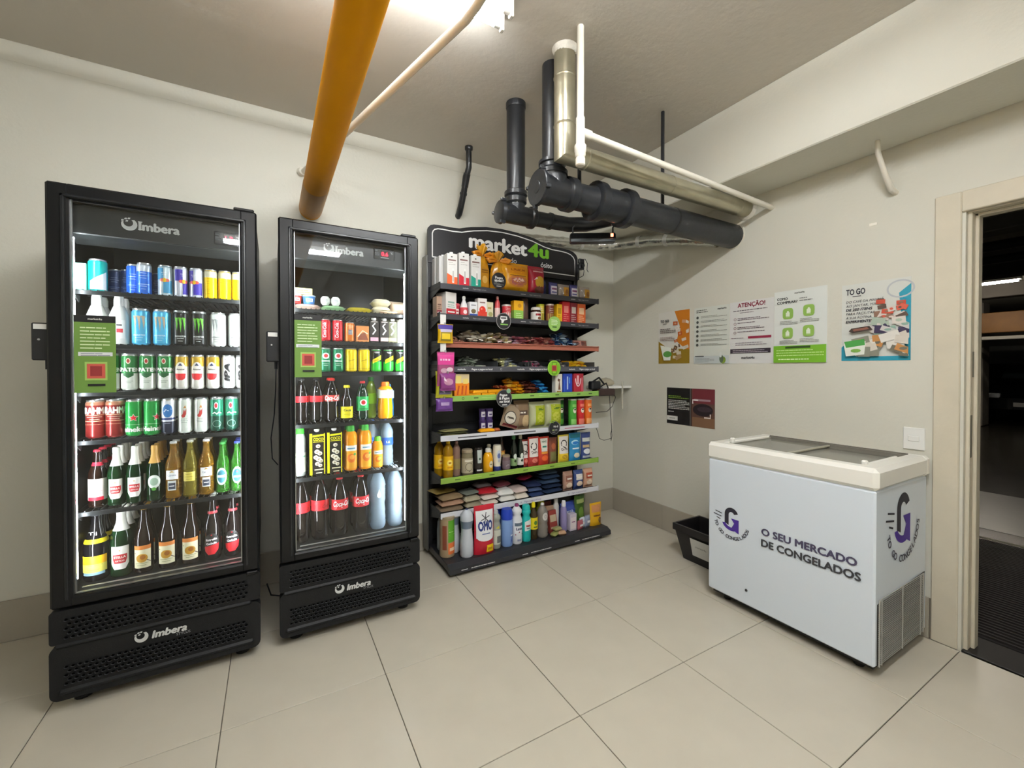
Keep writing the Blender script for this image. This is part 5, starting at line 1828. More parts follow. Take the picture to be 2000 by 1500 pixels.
STRIP = {1: '#3a3b42', 2: '#34353b', 3: '#a2604e', 4: '#4c4d54', 5: '#8db85a', 6: '#d4d5dc', 7: '#8db04a', 8: '#d4d5dc'}
ZS = {1: 1.91, 2: 1.708, 3: 1.52, 4: 1.355, 5: 1.155, 6: 0.89, 7: 0.605, 8: 0.37}
for i, z in ZS.items():
    m = MB()
    m.box((GX0, -0.345, z - 0.030), (GX1, -0.06, z - 0.012), bev=0.002)
    m.box((GX0 - 0.002, -0.349, z - 0.036), (GX1 + 0.002, -0.340, z), bev=0.002)
    for x in (GX0 + 0.004, GX1 - 0.004):
        m.prism([(-0.34, z - 0.012), (-0.34, z - 0.034), (-0.08, z - 0.10), (-0.08, z - 0.012)], x - 0.002, x + 0.002, 'x')
    m.box((GX0 + 0.002, -0.34, z - 0.03), (GX0 + 0.006, -0.08, z + 0.012))
    sh = obj('shelf', m, t, RT)
    xa, xb = GX0 - 0.002, GX1 + 0.004
    st = MB()
    st.box((xa, -0.358, z - 0.037), (xb, -0.349, z + 0.001), bev=0.002)
    st.box((xb - 0.004, -0.360, z - 0.040), (xb + 0.003, -0.345, z + 0.004), bev=0.001)
    if i == 3:
        st.box((xa, -0.368, z - 0.006), (xb, -0.349, z + 0.002), bev=0.002)
    ps = obj('price_strip', st, sh, mat(STRIP[i], 0.4))
    k = Ink(flat(-0.358), nx=1)
    if i in (1, 2):
        for j, x in enumerate((-1.70, -1.24, -0.78)):
            k.text('market4u', x, z - 0.023, 0.011, '#c8c8c8', bold=0.02, align='l')
            k.text('Pegue e pague no local', x + 0.075, z - 0.023, 0.011, '#b8b8b8', bold=0.01, align='l')
    elif i == 4:
        for x in (-1.74, -1.27, -0.80):
            k.text('market4u', x, z - 0.024, 0.016, '#dcdcdc', bold=0.02, align='l')
            k.text('Pegue e pague no local', x + 0.105, z - 0.024, 0.0175, '#e2e2e2', bold=0.025, align='l')
            k.ring(x + 0.335, z - 0.018, 0.008, 0.008, 0.002, '#c0c0c0', n=12)
    elif i == 5:
        k.ring(-1.70, z - 0.018, 0.009, 0.009, 0.003, '#2e4a22', n=12)
        for x in (-1.62, -1.16, -0.93, -0.72, -0.60):
            k.rect(x, x + 0.035, z - 0.021, z - 0.013, '#3f5a2a')
        for x in (-1.56, -1.08, -0.86):
            k.rect(x, x + 0.10, z - 0.018, z - 0.0165, '#c8e09a')
    elif i == 7:
        for x in (-1.76, -1.50, -1.22, -0.98, -0.78):
            k.rect(x, x + 0.04, z - 0.021, z - 0.014, '#4f6a28')
            k.rect(x + 0.07, x + 0.2, z - 0.018, z - 0.0165, '#c0d88a')
    elif i == 6:
        for x, w_ in ((-1.74, 0.22), (-1.30, 0.19), (-0.84, 0.2)):
            k.rect(x, x + w_, z - 0.023, z - 0.015, '#4a4b52' if x < -1 else '#b8788a')
    elif i == 8:
        for x in (-1.70, -1.24, -0.80):
            k.ring(x, z - 0.018, 0.006, 0.006, 0.002, '#5c4a80', n=10)
            k.text('Pegue e pague no local', x + 0.03, z - 0.023, 0.016, '#6c5c98', bold=0.01, align='l')
    obj('print', k.mesh('print'), ps)

# curved header sign
sg = [(-1.864, 2.10), (-1.864, 2.335), (-1.858, 2.352), (-1.845, 2.366), (-1.82, 2.374), (-1.783, 2.376), (-1.70, 2.374), (-1.624, 2.378), (-1.575, 2.392), (-1.524, 2.404), (-1.404, 2.424), (-1.262, 2.431), (-1.122, 2.424), (-0.976, 2.405), (-0.855, 2.374), (-0.772, 2.363), (-0.665, 2.361), (-0.61, 2.356), (-0.567, 2.346), (-0.535, 2.325), (-0.521, 2.30), (-0.519, 2.10)]
s_ = obj('sign_board', MB().prism(sg, -0.115, -0.092, 'y'), t, mat('#201f22', 0.4))
k = Ink(flat(-0.115), nx=1)
inn = []
for (x, z) in sg:
    cx, cz = -1.19, 2.24
    inn.append((cx + (x - cx) * 0.953, z - 0.026 if z > 2.2 else 2.142))
inn.append(inn[0])
k.line(inn, 0.008, '#e8e8e6')
k.text('market', -1.541, 2.252, 0.148, '#eeeeec', bold=0.03, align='l', width=0.50, res=6)
k.text('4u', -1.022, 2.256, 0.150, '#74b82a', bold=0.03, align='l', width=0.19, res=6)
k.text('do', -1.135, 2.178, 0.058, '#e6e6e4', bold=0.01, align='r', res=5)
k.text('ço', -1.222, 2.178, 0.058, '#e6e6e4', bold=0.01, align='r', res=5)
k.text('ósito', -0.905, 2.178, 0.058, '#e6e6e4', bold=0.015, align='l', res=5)
obj('lettering', k.mesh('lettering'), s_)


# round tags clipped on the shelf fronts
def tagdisc(x, z, r, col, label, deco, rim=None):
    q = thing('shelf_tag', label, 'sign', (x, -0.374, z), 0, 'round tags on the rack shelf edges')
    obj('disc', MB().lathe([(0, -0.0015), (r, -0.0015), (r, 0.0015), (0, 0.0015)], 0, 32, axis='y', cap=False), q, mat(col, 0.45))
    kk = Ink(flat(-0.0015), nx=1)
    if rim:
        kk.ring(0, 0, r * 0.98, r * 0.98, 0.003, rim, n=32)
    deco(kk, r)
    obj('print', kk.mesh('print'), q)
    obj('clip', MB().box((-0.008, 0.001, -0.01), (0.008, 0.016, 0.01), bev=0.001), q, BLACK)


tagdisc(-1.432, 1.965, 0.057, '#252427', 'black round tag asking Posso ajudar on the top shelf edge',
        lambda k, r: (k.text('Posso', 0, 0.012, 0.026, '#e8e8e6', bold=0.03), k.text('ajudar?', 0, -0.008, 0.026, '#e8e8e6', bold=0.03), k.bars(-0.04, 0.04, -0.02, 2, 0.008, 0.002, '#a8a8a4', seed=2), k.rect(-0.02, 0.02, -0.042, -0.037, '#d0d0cc')))
tagdisc(-1.394, 1.68, 0.060, '#222124', 'black round tag with a white hand and phone picture',
        lambda k, r: (k.poly([(-0.025, 0.035), (0.028, 0.035), (0.03, 0.012), (0.005, 0.006), (-0.004, -0.012), (-0.018, -0.014), (-0.018, 0.004), (-0.028, 0.012)], '#e4e4e2'), k.rect(-0.022, 0.02, 0.016, 0.028, '#5a5a5c'), k.rect(-0.026, 0.034, -0.028, -0.019, '#84b858')), '#a8a8a6')
tagdisc(-0.950, 1.685, 0.057, '#94bf62', 'green round tag on the second shelf edge',
        lambda k, r: (k.bars(-0.03, 0.03, 0.026, 4, 0.011, 0.0035, '#e4f0d4', seed=3), k.rect(-0.02, 0.02, -0.03, -0.02, '#3f6a2c')))
tagdisc(-0.953, 1.345, 0.060, '#7cb526', 'green round tag with a phone outline and red square',
        lambda k, r: (k.rect(-0.022, 0.022, -0.046, 0.044, '#33581a'), k.rect(-0.018, 0.018, -0.042, 0.040, '#86c030'), k.rect(-0.023, 0.023, -0.024, 0.022, '#b86a3c'), k.rect(-0.017, 0.017, -0.018, 0.016, '#8e2c34')), '#9cc860')
tagdisc(-1.389, 1.128, 0.064, '#27252a', 'black round tag reading Pegue e Pague no local',
        lambda k, r: (k.text('Pegue', -0.006, 0.016, 0.026, '#ececea', bold=0.03), k.text('& Pague', 0.0, -0.007, 0.026, '#ececea', bold=0.03), k.text('no local', 0.002, -0.03, 0.026, '#ececea', bold=0.03), k.ell(0.034, 0.052, 0.017, 0.017, '#7fa888'), k.rect(-0.018, 0.022, -0.05, -0.042, '#c8c8c4')), '#8a8a8a')
tagdisc(-0.951, 0.886, 0.052, '#242527', 'black round tag with green wireless waves on the sixth shelf',
        lambda k, r: (k.ring(-0.022, 0.026, 0.034, 0.034, 0.006, '#9cc24c', n=14, a0=0.7, a1=2.5), k.ring(-0.022, 0.026, 0.021, 0.021, 0.005, '#9cc24c', n=12, a0=0.7, a1=2.5), k.text('Wi-fi', 0.012, 0.002, 0.022, '#dededc', bold=0.02), k.rect(-0.02, 0.0, -0.022, -0.012, '#9aa86c'), k.rect(0.004, 0.026, -0.022, -0.012, '#7c7c7c'), k.bars(-0.02, 0.02, -0.034, 1, 0.01, 0.003, '#b0b0ae')), '#7c7c7c')

# ------------------------------------------------------------------ groceries
R_ = random.Random(5)
TY = -0.328


def gz(i):
    return ZS[i] - 0.0115


def put(name, label, cat, parts, shelf, x, y, rz=0.0, group=None, dz=0.0, rot=None):
    z = 0.0755 if shelf == 9 else gz(shelf)
    return place(name, label, cat, parts, (x, y, z + dz), rz, group, rot)


# shelf 1
g = 'groceries on the top shelf of the rack'


def d_milk(c):
    def f(k, w, h):
        k.poly([(-w / 2, 0), (w / 2, 0), (w / 2, h * 0.30), (w * 0.1, h * 0.30), (-w / 2, h * 0.40)], c)
        k.rect(-w * 0.02, w * 0.18, h * 0.12, h * 0.55, '#f2f2ee')
        k.rect(0.02 * w, w * 0.14, h * 0.16, h * 0.48, '#b8b4b0')
        k.rect(-w * 0.4, w * 0.35, h * 0.78, h * 0.82, '#7c5a56')
        k.ell(-w * 0.05, h * 0.90, w * 0.09, w * 0.07, '#55504c', n=10)
        k.bars(-w * 0.35, w * 0.3, h * 0.72, 2, h * 0.06, 0.003, '#a8a4a0', seed=2)
    return f


for x, y, c, h, l in ((-1.765, -0.295, '#f0662e', 0.225, 'white and orange long life carton on the top shelf'), (-1.676, -0.29, '#d02436', 0.24, 'white and red long life carton on the top shelf'), (-1.585, -0.29, '#1f9c86', 0.235, 'white and teal long life carton on the top shelf')):
    put('milk_carton', l, 'carton', carton(0.075, 0.065, h, [(0, 1, '#e9e8e4')], d_milk(c), cap='#f4f4f2'), 1, x, y, 0.0, g)
grey = carton(0.07, 0.065, 0.222, [(0, 1, '#cfcfcd')], None, cap='#e8e8e6')
for i, (x, y) in enumerate(((-1.795, -0.215), (-1.80, -0.14))):
    put('milk_carton', ('nearer' if i == 0 else 'farther') + ' pale carton in line behind the white and orange carton', 'carton', grey, 1, x, y, 0, g)
put('milk_carton', 'pale carton standing behind the white and red carton', 'carton', grey, 1, -1.69, -0.21, 0, g)
GOLD = mat('#d89a1e', 0.25, coat=0.4, noise=0.15, nscale=30)
GOLDB = mat('#e8921a', 0.3, coat=0.4)


def tied(w, h, seed):
    rr = random.Random(seed)
    pr = [(0, 0), (0.42, 0.0), (0.5, 0.04), (0.5, 0.15), (0.46, 0.28), (0.5, 0.45), (0.44, 0.58), (0.30, 0.70), (0.12, 0.78), (0.09, 0.80), (0.16, 0.84), (0.34, 0.96), (0.30, 1.0), (0.05, 0.90)]
    mb = MB()
    vs, rings, n = [], [], 28
    for r, z in pr:
        for k in range(n):
            a = 2 * pi * k / n
            wv = 1 + (0.05 * sin(5 * a + z * 9 + seed) + (0.16 * sin(9 * a + seed) if z > 0.68 else 0))
            dd = 0.62 if z < 0.6 else 0.8
            vs.append((r * w * wv * cos(a), r * w * dd * wv * sin(a), z * h + (0.03 * h * sin(3 * a) if z > 0.9 else 0)))
    fs = []
    for i in range(len(pr) - 1):
        for k in range(n):
            fs.append((i * n + k, i * n + (k + 1) % n, (i + 1) * n + (k + 1) % n, (i + 1) * n + k))
    mb.add(vs, fs)
    bow = MB()
    for sx in (-1, 1):
        pts = []
        bow.tube([(sx * 0.01, -0.02, 0.79 * h), (sx * 0.05, -0.03, 0.83 * h), (sx * 0.085, -0.03, 0.80 * h), (sx * 0.07, -0.03, 0.75 * h), (sx * 0.01, -0.02, 0.775 * h)], [0.006, 0.014, 0.018, 0.014, 0.006], 0, 8)
    k = Ink(lambda s, z, o: (s, -0.31 * w - 0.006 - o, z), nx=4)
    k.rect(-w * 0.28, w * 0.28, 0.10 * h, 0.50 * h, '#c98c1c')
    k.rect(-w * 0.22, w * 0.22, 0.44 * h, 0.47 * h, '#8a5a14')
    k.rect(-w * 0.22, w * 0.22, 0.40 * h, 0.42 * h, '#8a5a14')
    k.ell(0, 0.26 * h, w * 0.18, h * 0.08, '#e8b860')
    return [('film_bag', mb.mesh('film_bag', [GOLD], 60)), ('ribbon_bow', bow.mesh('ribbon_bow', [GOLDB], 60)), ('print', k.mesh('print'))]


put('gift_bread', 'golden film bag tied with orange ribbon, taller, touching the sign', 'bag', tied(0.12, 0.345, 1), 1, -1.492, -0.22, 0.1, g)
put('gift_bread', 'golden film bag tied with orange ribbon behind the Posso ajudar tag', 'bag', tied(0.125, 0.30, 4), 1, -1.375, -0.25, -0.2, g)


def d_bread(k, w, h):
    k.rect(-w * 0.38, w * 0.38, h * 0.62, h * 0.9, '#d98e12')
    k.rect(-w * 0.26, w * 0.26, h * 0.72, h * 0.79, '#a85c10')
    k.ell(0, h * 0.40, w * 0.36, h * 0.19, '#c9803a')
    k.ell(0, h * 0.39, w * 0.30, h * 0.13, '#b0605a')
    k.ell(w * 0.03, h * 0.43, w * 0.22, h * 0.07, '#e6c4b4')
    k.rect(-w * 0.3, w * 0.3, h * 0.56, h * 0.575, '#6a3a14')
    k.rect(w * 0.1, w * 0.4, h * 0.08, h * 0.18, '#f0b020')


put('bread_bag', 'big mustard yellow bread bag with a roll pictured on it', 'bag', bag(0.235, 0.232, 0.10, '#e2a012', d_bread, seed=2), 1, -1.243, -0.275, 0.0, g)
put('snack_bag', 'dark red snack bag beside the big yellow bread bag', 'bag', bag(0.145, 0.225, 0.08, '#a81c34', lambda k, w, h: (k.ell(w * 0.1, h * 0.45, w * 0.3, h * 0.2, '#c49a2c'), k.ell(w * 0.12, h * 0.2, w * 0.34, h * 0.12, '#6a3a2c'), k.rect(-w * 0.3, w * 0.3, h * 0.78, h * 0.82, '#e0b0b0'), k.poly([(-w * .3, h * .5), (-w * .1, h * .62), (-w * .05, h * .56)], '#f4e4e4')), seed=5), 1, -1.068, -0.29, 0.0, g)
NV = bag(0.11, 0.15, 0.05, '#26346e', None, seed=6)
put('snack_bag', 'navy blue snack bag leaning behind the small snack packs', 'bag', NV, 1, -0.975, -0.22, 0.2, g)
WBp = bag(0.082, 0.118, 0.035, '#3b3a78', lambda k, w, h: (k.rect(-w * 0.36, w * 0.36, h * 0.2, h * 0.75, '#ded8e4'), k.rect(-w * 0.3, w * 0.3, h * 0.5, h * 0.62, '#7a3a6a'), k.rect(-w * 0.3, w * 0.3, h * 0.3, h * 0.38, '#5a5a9a')), seed=7)
BRp = bag(0.115, 0.112, 0.04, '#9b8f86', lambda k, w, h: (k.rect(-w * 0.1, w * 0.40, h * 0.18, h * 0.8, '#c08c30'), k.ell(w * 0.2, h * 0.45, w * 0.16, h * 0.2, '#8a5a24'), k.line([(-w * 0.4, h * 0.7), (-w * 0.1, h * 0.3)], 0.012, '#e4e2e6')), seed=8)
for x, p, l in ((-0.912, WBp, 'violet and white snack pack beside the red bag'), (-0.812, BRp, 'tan snack pack between the two violet ones'), (-0.712, WBp, 'violet and white snack pack between the tan packs'), (-0.60, BRp, 'tan snack pack at the right end of top shelf')):
    put('snack_pack', l, 'bag', p, 1, x, -0.30, 0.03, g)

# shelf 2
g = 'groceries on the second shelf of the rack'


def d_panel(c, c2, txt='#e8e4e0'):
    def f(k, w, h):
        k.rect(-w * 0.46, w * 0.46, h * 0.08, h * 0.32, c)
        k.rect(-w * 0.3, w * 0.3, h * 0.55, h * 0.62, c2)
        k.bars(-w * 0.34, w * 0.34, h * 0.46, 2, h * 0.08, h * 0.03, c2, seed=3, ws=0.6)
        k.rect(-w * 0.32, w * 0.32, h * 0.16, h * 0.22, txt)
    return f


put('cereal_box', 'brown striped box at the left end of the second shelf', 'box', carton(0.04, 0.08, 0.138, [(0, 1, '#a88a74')], d_panel('#7a2a30', '#6a4a3a')), 2, -1.842, -0.245, 0, g)
put('cereal_box', 'white box with red band on the second shelf', 'box', carton(0.088, 0.12, 0.165, [(0, 1, '#dedad4')], d_panel('#c02c3a', '#8aa89c')), 2, -1.785, -0.262, 0.25, g)
put('dessert_cup', 'red dessert cup beside the white and red box', 'cup', tub(0.026, 0.095, '#b82a3a', '#c8545e'), 2, -1.722, -0.285, 0, g)
MILKB = bottle(0.027, 0.15, [(0, 0), (0.95, 0), (1, 0.04), (1, 0.48), (0.8, 0.62), (0.5, 0.75), (0.36, 0.82), (0.34, 0.88)], mat('#e6e4e2', 0.3), cap='#eeeeec', capr=0.42, capz=(0.86, 1.0), label=(0.06, 0.46, '#cf4850'), deco=lambda k, R, h: k.ell(0, 0.25 * h, 0.5 * R, 0.10 * h, '#f0dcdc'))
put('sauce_bottle', 'white bottle with red label beside the red dessert cup', 'bottle', MILKB, 2, -1.668, -0.298, 0, g)
put('sauce_bottle', 'white bottle with red label farther back behind the cup', 'bottle', MILKB, 2, -1.70, -0.20, 0, g)
put('cream_carton', 'small white and blue cream carton on the second shelf', 'carton', carton(0.06, 0.05, 0.112, [(0, 1, '#e4e4e6')], lambda k, w, h: (k.rect(-w / 2, w / 2, 0, h * 0.25, '#2c4a9a'), k.ell(0, h * 0.42, w * 0.3, h * 0.14, '#6a5a3a'), k.rect(-w * 0.3, w * 0.3, h * 0.76, h * 0.82, '#8a8a90'))), 2, -1.606, -0.30, 0, g)
put('sauce_carton', 'white and red tomato carton on the second shelf', 'carton', carton(0.07, 0.055, 0.142, [(0, 1, '#e8e2de')], lambda k, w, h: (k.rect(-w / 2, w / 2, 0, h * 0.34, '#d8402c'), k.ell(0, h * 0.42, w * 0.36, h * 0.19, '#d8321e'), k.ell(-w * 0.1, h * 0.47, w * 0.1, h * 0.05, '#f08a70'), k.rect(-w * 0.3, w * 0.3, h * 0.76, h * 0.82, '#8a6a64'))), 2, -1.537, -0.298, 0, g)
put('soup_packet', 'cream coloured box beside the tomato carton', 'box', carton(0.06, 0.04, 0.125, [(0, 1, '#ddd8b4')], lambda k, w, h: (k.ell(0.1 * w, h * 0.3, w * 0.3, h * 0.13, '#a8a46a'), k.rect(-w * 0.3, w * 0.2, h * 0.6, h * 0.7, '#b8a05a'))), 2, -1.468, -0.28, 0.1, g)
put('sauce_bottle', 'slim red and white bottle above the hand and phone tag', 'bottle', bottle(0.02, 0.17, SQZ, mat('#c84a4c', 0.3), cap='#e0a8a4', capr=0.4, capz=(0.88, 1.0), label=(0.1, 0.5, '#e4c4c0')), 2, -1.405, -0.30, 0, g)


def tin(R, h, col, lid='#b8b8b4', deco=None, band=None):
    b = MB().lathe([(0.95 * R, 0), (R, 0.003), (R, h - 0.003), (0.97 * R, h)], 0, 24)
    l = MB().lathe([(1.02 * R, h - 0.012), (1.03 * R, h - 0.008), (1.03 * R, h), (0.92 * R, h + 0.001), (0.9 * R, h - 0.003), (0, h - 0.003)], 0, 24, cap=False)
    k = Ink(curved(R), nx=6)
    if band:
        k.rect(-1.2 * R, 1.2 * R, 0.12 * h, 0.5 * h, band)
    if deco:
        deco(k, R, h)
    else:
        small(k, R, h, 0.55, 0.75, 3, '#e8e4d8')
    return [('tin_body', b.mesh('tin_body', [mat(col, 0.35)])), ('lid', l.mesh('lid', [mat(lid, 0.35, metal=0.4)])), ('print', k.mesh('print'))]


put('food_tin', 'red tin with white lid above the hand and phone tag', 'tin', tin(0.035, 0.115, '#c03038', '#d8d4d0', band='#e8dcd4'), 2, -1.322, -0.285, 0, g)
put('tea_box', 'yellow topped green box on the second shelf', 'box', carton(0.08, 0.05, 0.15, [(0, 0.52, '#8fbf55'), (0.52, 1, '#efb21e')], lambda k, w, h: (k.ell(w * 0.1, h * 0.75, w * 0.2, h * 0.1, '#c88a1a'), k.bars(-w * 0.3, w * 0.3, h * 0.36, 3, h * 0.1, h * 0.025, '#e4f0c8', seed=3, ws=0.6))), 2, -1.236, -0.295, 0, g)


def jar(R, h, body, lid, label=None, deco=None, lh=0.86):
    return bottle(R, h, [(0.0, 0.0), (0.9, 0.0), (1.0, 0.04), (1.0, lh - 0.12), (0.92, lh - 0.02), (0.88, lh)], body, cap=lid, capr=0.92, capz=(lh, 1.0), label=label, deco=deco)


put('cocoa_jar', 'tall brown jar standing back on the second shelf', 'jar', jar(0.037, 0.182, mat('#5e4438', 0.3), '#4c372e'), 2, -1.152, -0.25, 0, g)
put('spread_jar', 'dark spread jar with white lid and white label', 'jar', jar(0.04, 0.115, mat('#3a2018', 0.15), '#ece8e2', (0.12, 0.66, '#e0dcd4'), lambda k, R, h: (k.rect(-0.6 * R, 0.6 * R, 0.42 * h, 0.56 * h, '#8a1e24'), k.ell(0.2 * R, 0.26 * h, 0.4 * R, 0.10 * h, '#7a4a2c')), lh=0.8), 2, -1.065, -0.29, 0, g)
put('food_tin', 'yellow tin with green lid behind the green round tag', 'tin', tin(0.032, 0.145, '#d8c446', '#b8c030', band='#8a7a24'), 2, -1.005, -0.26, 0, g)
put('food_tin', 'brown and red tin with white lid on the second shelf', 'tin', tin(0.034, 0.15, '#7c3a2c', '#d8c8c0', band='#b89a44'), 2, -0.93, -0.28, 0, g)
for x, w_, h_, c, c2, l in ((-0.862, 0.05, 0.152, '#eab81a', '#b88a10', 'narrow yellow box on the second shelf'), (-0.797, 0.074, 0.178, '#c61f2a', '#e88a80', 'bright red tall box on the second shelf'), (-0.722, 0.068, 0.174, '#8a2430', '#c8c0b8', 'dark red tall box with white patches'), (-0.642, 0.084, 0.17, '#d8622c', '#eec49a', 'orange tall box at the right end of second shelf')):
    put('grocery_box', l, 'box', carton(w_, 0.05, h_, [(0, 1, c)], lambda k, w, h, c2=c2: (k.rect(-w * 0.3, w * 0.3, h * 0.5, h * 0.8, c2), k.bars(-w * 0.36, w * 0.3, h * 0.4, 4, h * 0.09, h * 0.03, c2, seed=5, ws=0.6))), 2, x, -0.295, 0, g)


# bars heaped on shelves 3, 4 and 5
def bar_me(w, d, h, col, col2, seed):
    rr = random.Random(seed)
    mb = MB()
    nx = 8
    vs = []
    prof = [(-0.5, 0.15), (-0.42, 0.2), (-0.36, 0.9), (-0.12, 1.0), (0.12, 0.96), (0.36, 0.9), (0.42, 0.2), (0.5, 0.15)]
    n = 8
    for (u, k) in prof:
        for q in range(n):
            a = 2 * pi * q / n
            kk = k * (1 + rr.uniform(-0.08, 0.08))
            vs.append((u * w, d / 2 * (0.75 + 0.25 * k if k > 0.5 else 1.05) * cos(a), h / 2 + h / 2 * kk * sin(a)))
    fs, ms = [], []
    for i in range(len(prof) - 1):
        for q in range(n):
            fs.append((i * n + q, (i + 1) * n + q, (i + 1) * n + (q + 1) % n, i * n + (q + 1) % n))
            ms.append(1 if 2 <= i <= 3 else 0)
    fs.append(tuple(range(n)))
    ms.append(0)
    fs.append(tuple(range(len(prof) * n - 1, (len(prof) - 1) * n - 1, -1)))
    ms.append(0)
    mb.add(vs, fs, ms)
    return [('wrapper', mb.mesh('wrapper', [mat(col, 0.25, metal=0.3, coat=0.3), mat(col2, 0.3, metal=0.2, coat=0.3)], 50))]


def heap(name, label, cat, group, shelf, x0, x1, n, cols, w=0.11, d=0.032, h=0.016, layers=3, y0=-0.29, y1=-0.16, ang=(0.6, 1.3), seed=0, z0=0.0, tilt=0.12):
    rr = random.Random(seed)
    names = [c[2] for c in cols]
    mes = [bar_me(w * rr.uniform(0.9, 1.1), d, h, c[0], c[1], seed + i) for i, c in enumerate(cols)]
    per = max(1, n // layers)
    for i in range(n):
        L = min(layers - 1, i // per)
        f = ((i % per) + 0.5) / per
        x = x0 + (x1 - x0) * (0.08 * L + f * (1 - 0.16 * L)) + rr.uniform(-0.008, 0.008)
        y = y0 + (y1 - y0) * (0.25 * L + rr.uniform(0, 0.5))
        ci = i % len(mes)
        place(name, names[ci] + ' ' + label, cat, mes[ci], (x, y, gz(shelf) + z0 + L * h * 0.95 + 0.5 * w * 0.1), 0, group + ', ' + names[ci], rot=(rr.uniform(-0.3, 0.3), rr.uniform(-tilt, tilt), rr.choice((-1, 1)) * rr.uniform(*ang) if ang[0] > 0.3 else rr.uniform(*ang)))


heap('chocolate_bar', 'bar in the heap beside the hanging yellow pack on brown shelf', 'bar', 'bars at the left of the brown shelf', 3, -1.79, -1.68, 8, [('#a8745a', '#b88a70', 'tan'), ('#9a6a58', '#c09a84', 'reddish tan')], layers=2, h=0.026, d=0.038, w=0.125, seed=1)
heap('cereal_bar', 'wrapped bar in the spiky heap on the brown shelf', 'bar', 'bars in the spiky heap', 3, -1.67, -1.44, 24, [('#b8ae9c', '#8a7c68', 'silver grey'), ('#c8bfae', '#6a5a4a', 'pale silver'), ('#a8a08e', '#c2b48a', 'olive silver')], layers=4, h=0.026, d=0.038, w=0.125, tilt=0.3, seed=2)
heap('cereal_bar', 'wrapped bar in the middle heap on the brown shelf', 'bar', 'bars in the middle heap', 3, -1.47, -1.24, 24, [('#d0c4ac', '#b09a78', 'cream'), ('#c8b898', '#d8c870', 'cream and yellow'), ('#c8a8a8', '#9a8478', 'pale pink')], layers=4, h=0.026, d=0.038, w=0.125, tilt=0.2, seed=3)
heap('chocolate_bar', 'bar beside the cream bars on the brown shelf', 'bar', 'bars beside the cream ones', 3, -1.27, -1.14, 12, [('#b08a9c', '#8a5a80', 'violet pink'), ('#a05a60', '#7a3a48', 'dusky red')], layers=3, h=0.026, d=0.038, w=0.125, seed=4)
heap('chocolate_bar', 'bar left of and below the green tag on brown shelf', 'bar', 'red and brown bars', 3, -1.14, -0.86, 24, [('#8c3c3c', '#6a2a2c', 'dark red'), ('#a86a5c', '#5a3028', 'salmon and brown'), ('#9a4a48', '#c09a86', 'brick red')], layers=3, h=0.026, d=0.038, w=0.125, tilt=0.2, seed=5)
heap('chocolate_bar', 'bar toward the right of the brown shelf', 'bar', 'blue bars', 3, -0.87, -0.68, 20, [('#2a4668', '#b8c8d8', 'navy and white'), ('#a8bcc8', '#1e3450', 'icy blue'), ('#22365a', '#46688a', 'dark blue')], layers=4, seed=6, h=0.03, d=0.05, w=0.125, tilt=0.25)
for x, l, c in ((-0.655, 'pinkish wrapped cake at the right end of brown shelf', '#a8766a'), (-0.60, 'brown wrapped cake leaning on the pinkish one', '#7a4a3c')):
    put('wrapped_cake', l, 'bag', bag(0.10, 0.075, 0.04, c, lambda k, w, h: k.ell(0, h * 0.45, w * 0.28, h * 0.2, '#5a2f28'), seed=9), 3, x, -0.27, -0.3, 'wrapped cakes on the brown shelf', rot=(-0.5, 0, -0.4))

# shelf 4 has low grey trays
m = MB()
for x in (-1.845, -1.42, -1.155, -1.13, -0.78, -0.515):
    m.box((x - 0.0015, -0.33, gz(4)), (x + 0.0015, -0.09, gz(4) + 0.05))
m.box((-1.845, -0.093, gz(4)), (-0.515, -0.09, gz(4) + 0.055))
tr = tag(obj('divider_tray', m, None, mat('#4a4c4e', 0.35)), 'low grey divider tray standing on the fourth shelf of the rack', 'tray')
heap('candy_stick', 'candy stick in the left heap on the fourth shelf', 'candy', 'grey candy sticks', 4, -1.68, -1.52, 18, [('#8a9484', '#6a7464', 'dull green'), ('#a4a49a', '#7c8474', 'light grey')], w=0.11, d=0.02, h=0.019, layers=4, tilt=0.3, seed=11)
heap('candy_stick', 'candy stick in the middle heap on the fourth shelf', 'candy', 'yellow candy sticks', 4, -1.37, -1.22, 18, [('#c8c49a', '#e4dfa0', 'pale yellow'), ('#9aa0b0', '#c8c890', 'blue grey')], w=0.11, d=0.02, h=0.019, layers=4, tilt=0.3, seed=12)
heap('gum_pack', 'gum pack beside the phone tag on the fourth shelf', 'candy', 'gum packs', 4, -1.13, -1.0, 16, [('#9a8a94', '#7a6470', 'mauve'), ('#b04a6a', '#c87a90', 'pink')], w=0.07, d=0.024, h=0.019, layers=3, seed=13)
put('mint_tin', 'small round black mint tin on the fourth shelf', 'tin', tin(0.018, 0.03, '#17181a', '#202124'), 4, -1.165, -0.29, 0, 'tins on the fourth shelf', rot=(pi / 2 - 0.15, 0, 0), dz=0.02)
heap('candy_pack', 'candy pack right of the phone tag on the fourth shelf', 'candy', 'grey candy packs', 4, -0.88, -0.74, 12, [('#6c6870', '#8a8478', 'mid grey'), ('#5c5862', '#7c7868', 'dark grey')], w=0.09, d=0.03, h=0.024, layers=3, seed=14)
heap('candy_pack', 'candy pack at the right end of fourth shelf', 'candy', 'yellow candy packs', 4, -0.74, -0.56, 12, [('#e8b41e', '#c88c14', 'deep yellow'), ('#f0c63a', '#e8a41a', 'bright yellow')], w=0.11, d=0.045, h=0.028, layers=2, seed=15)

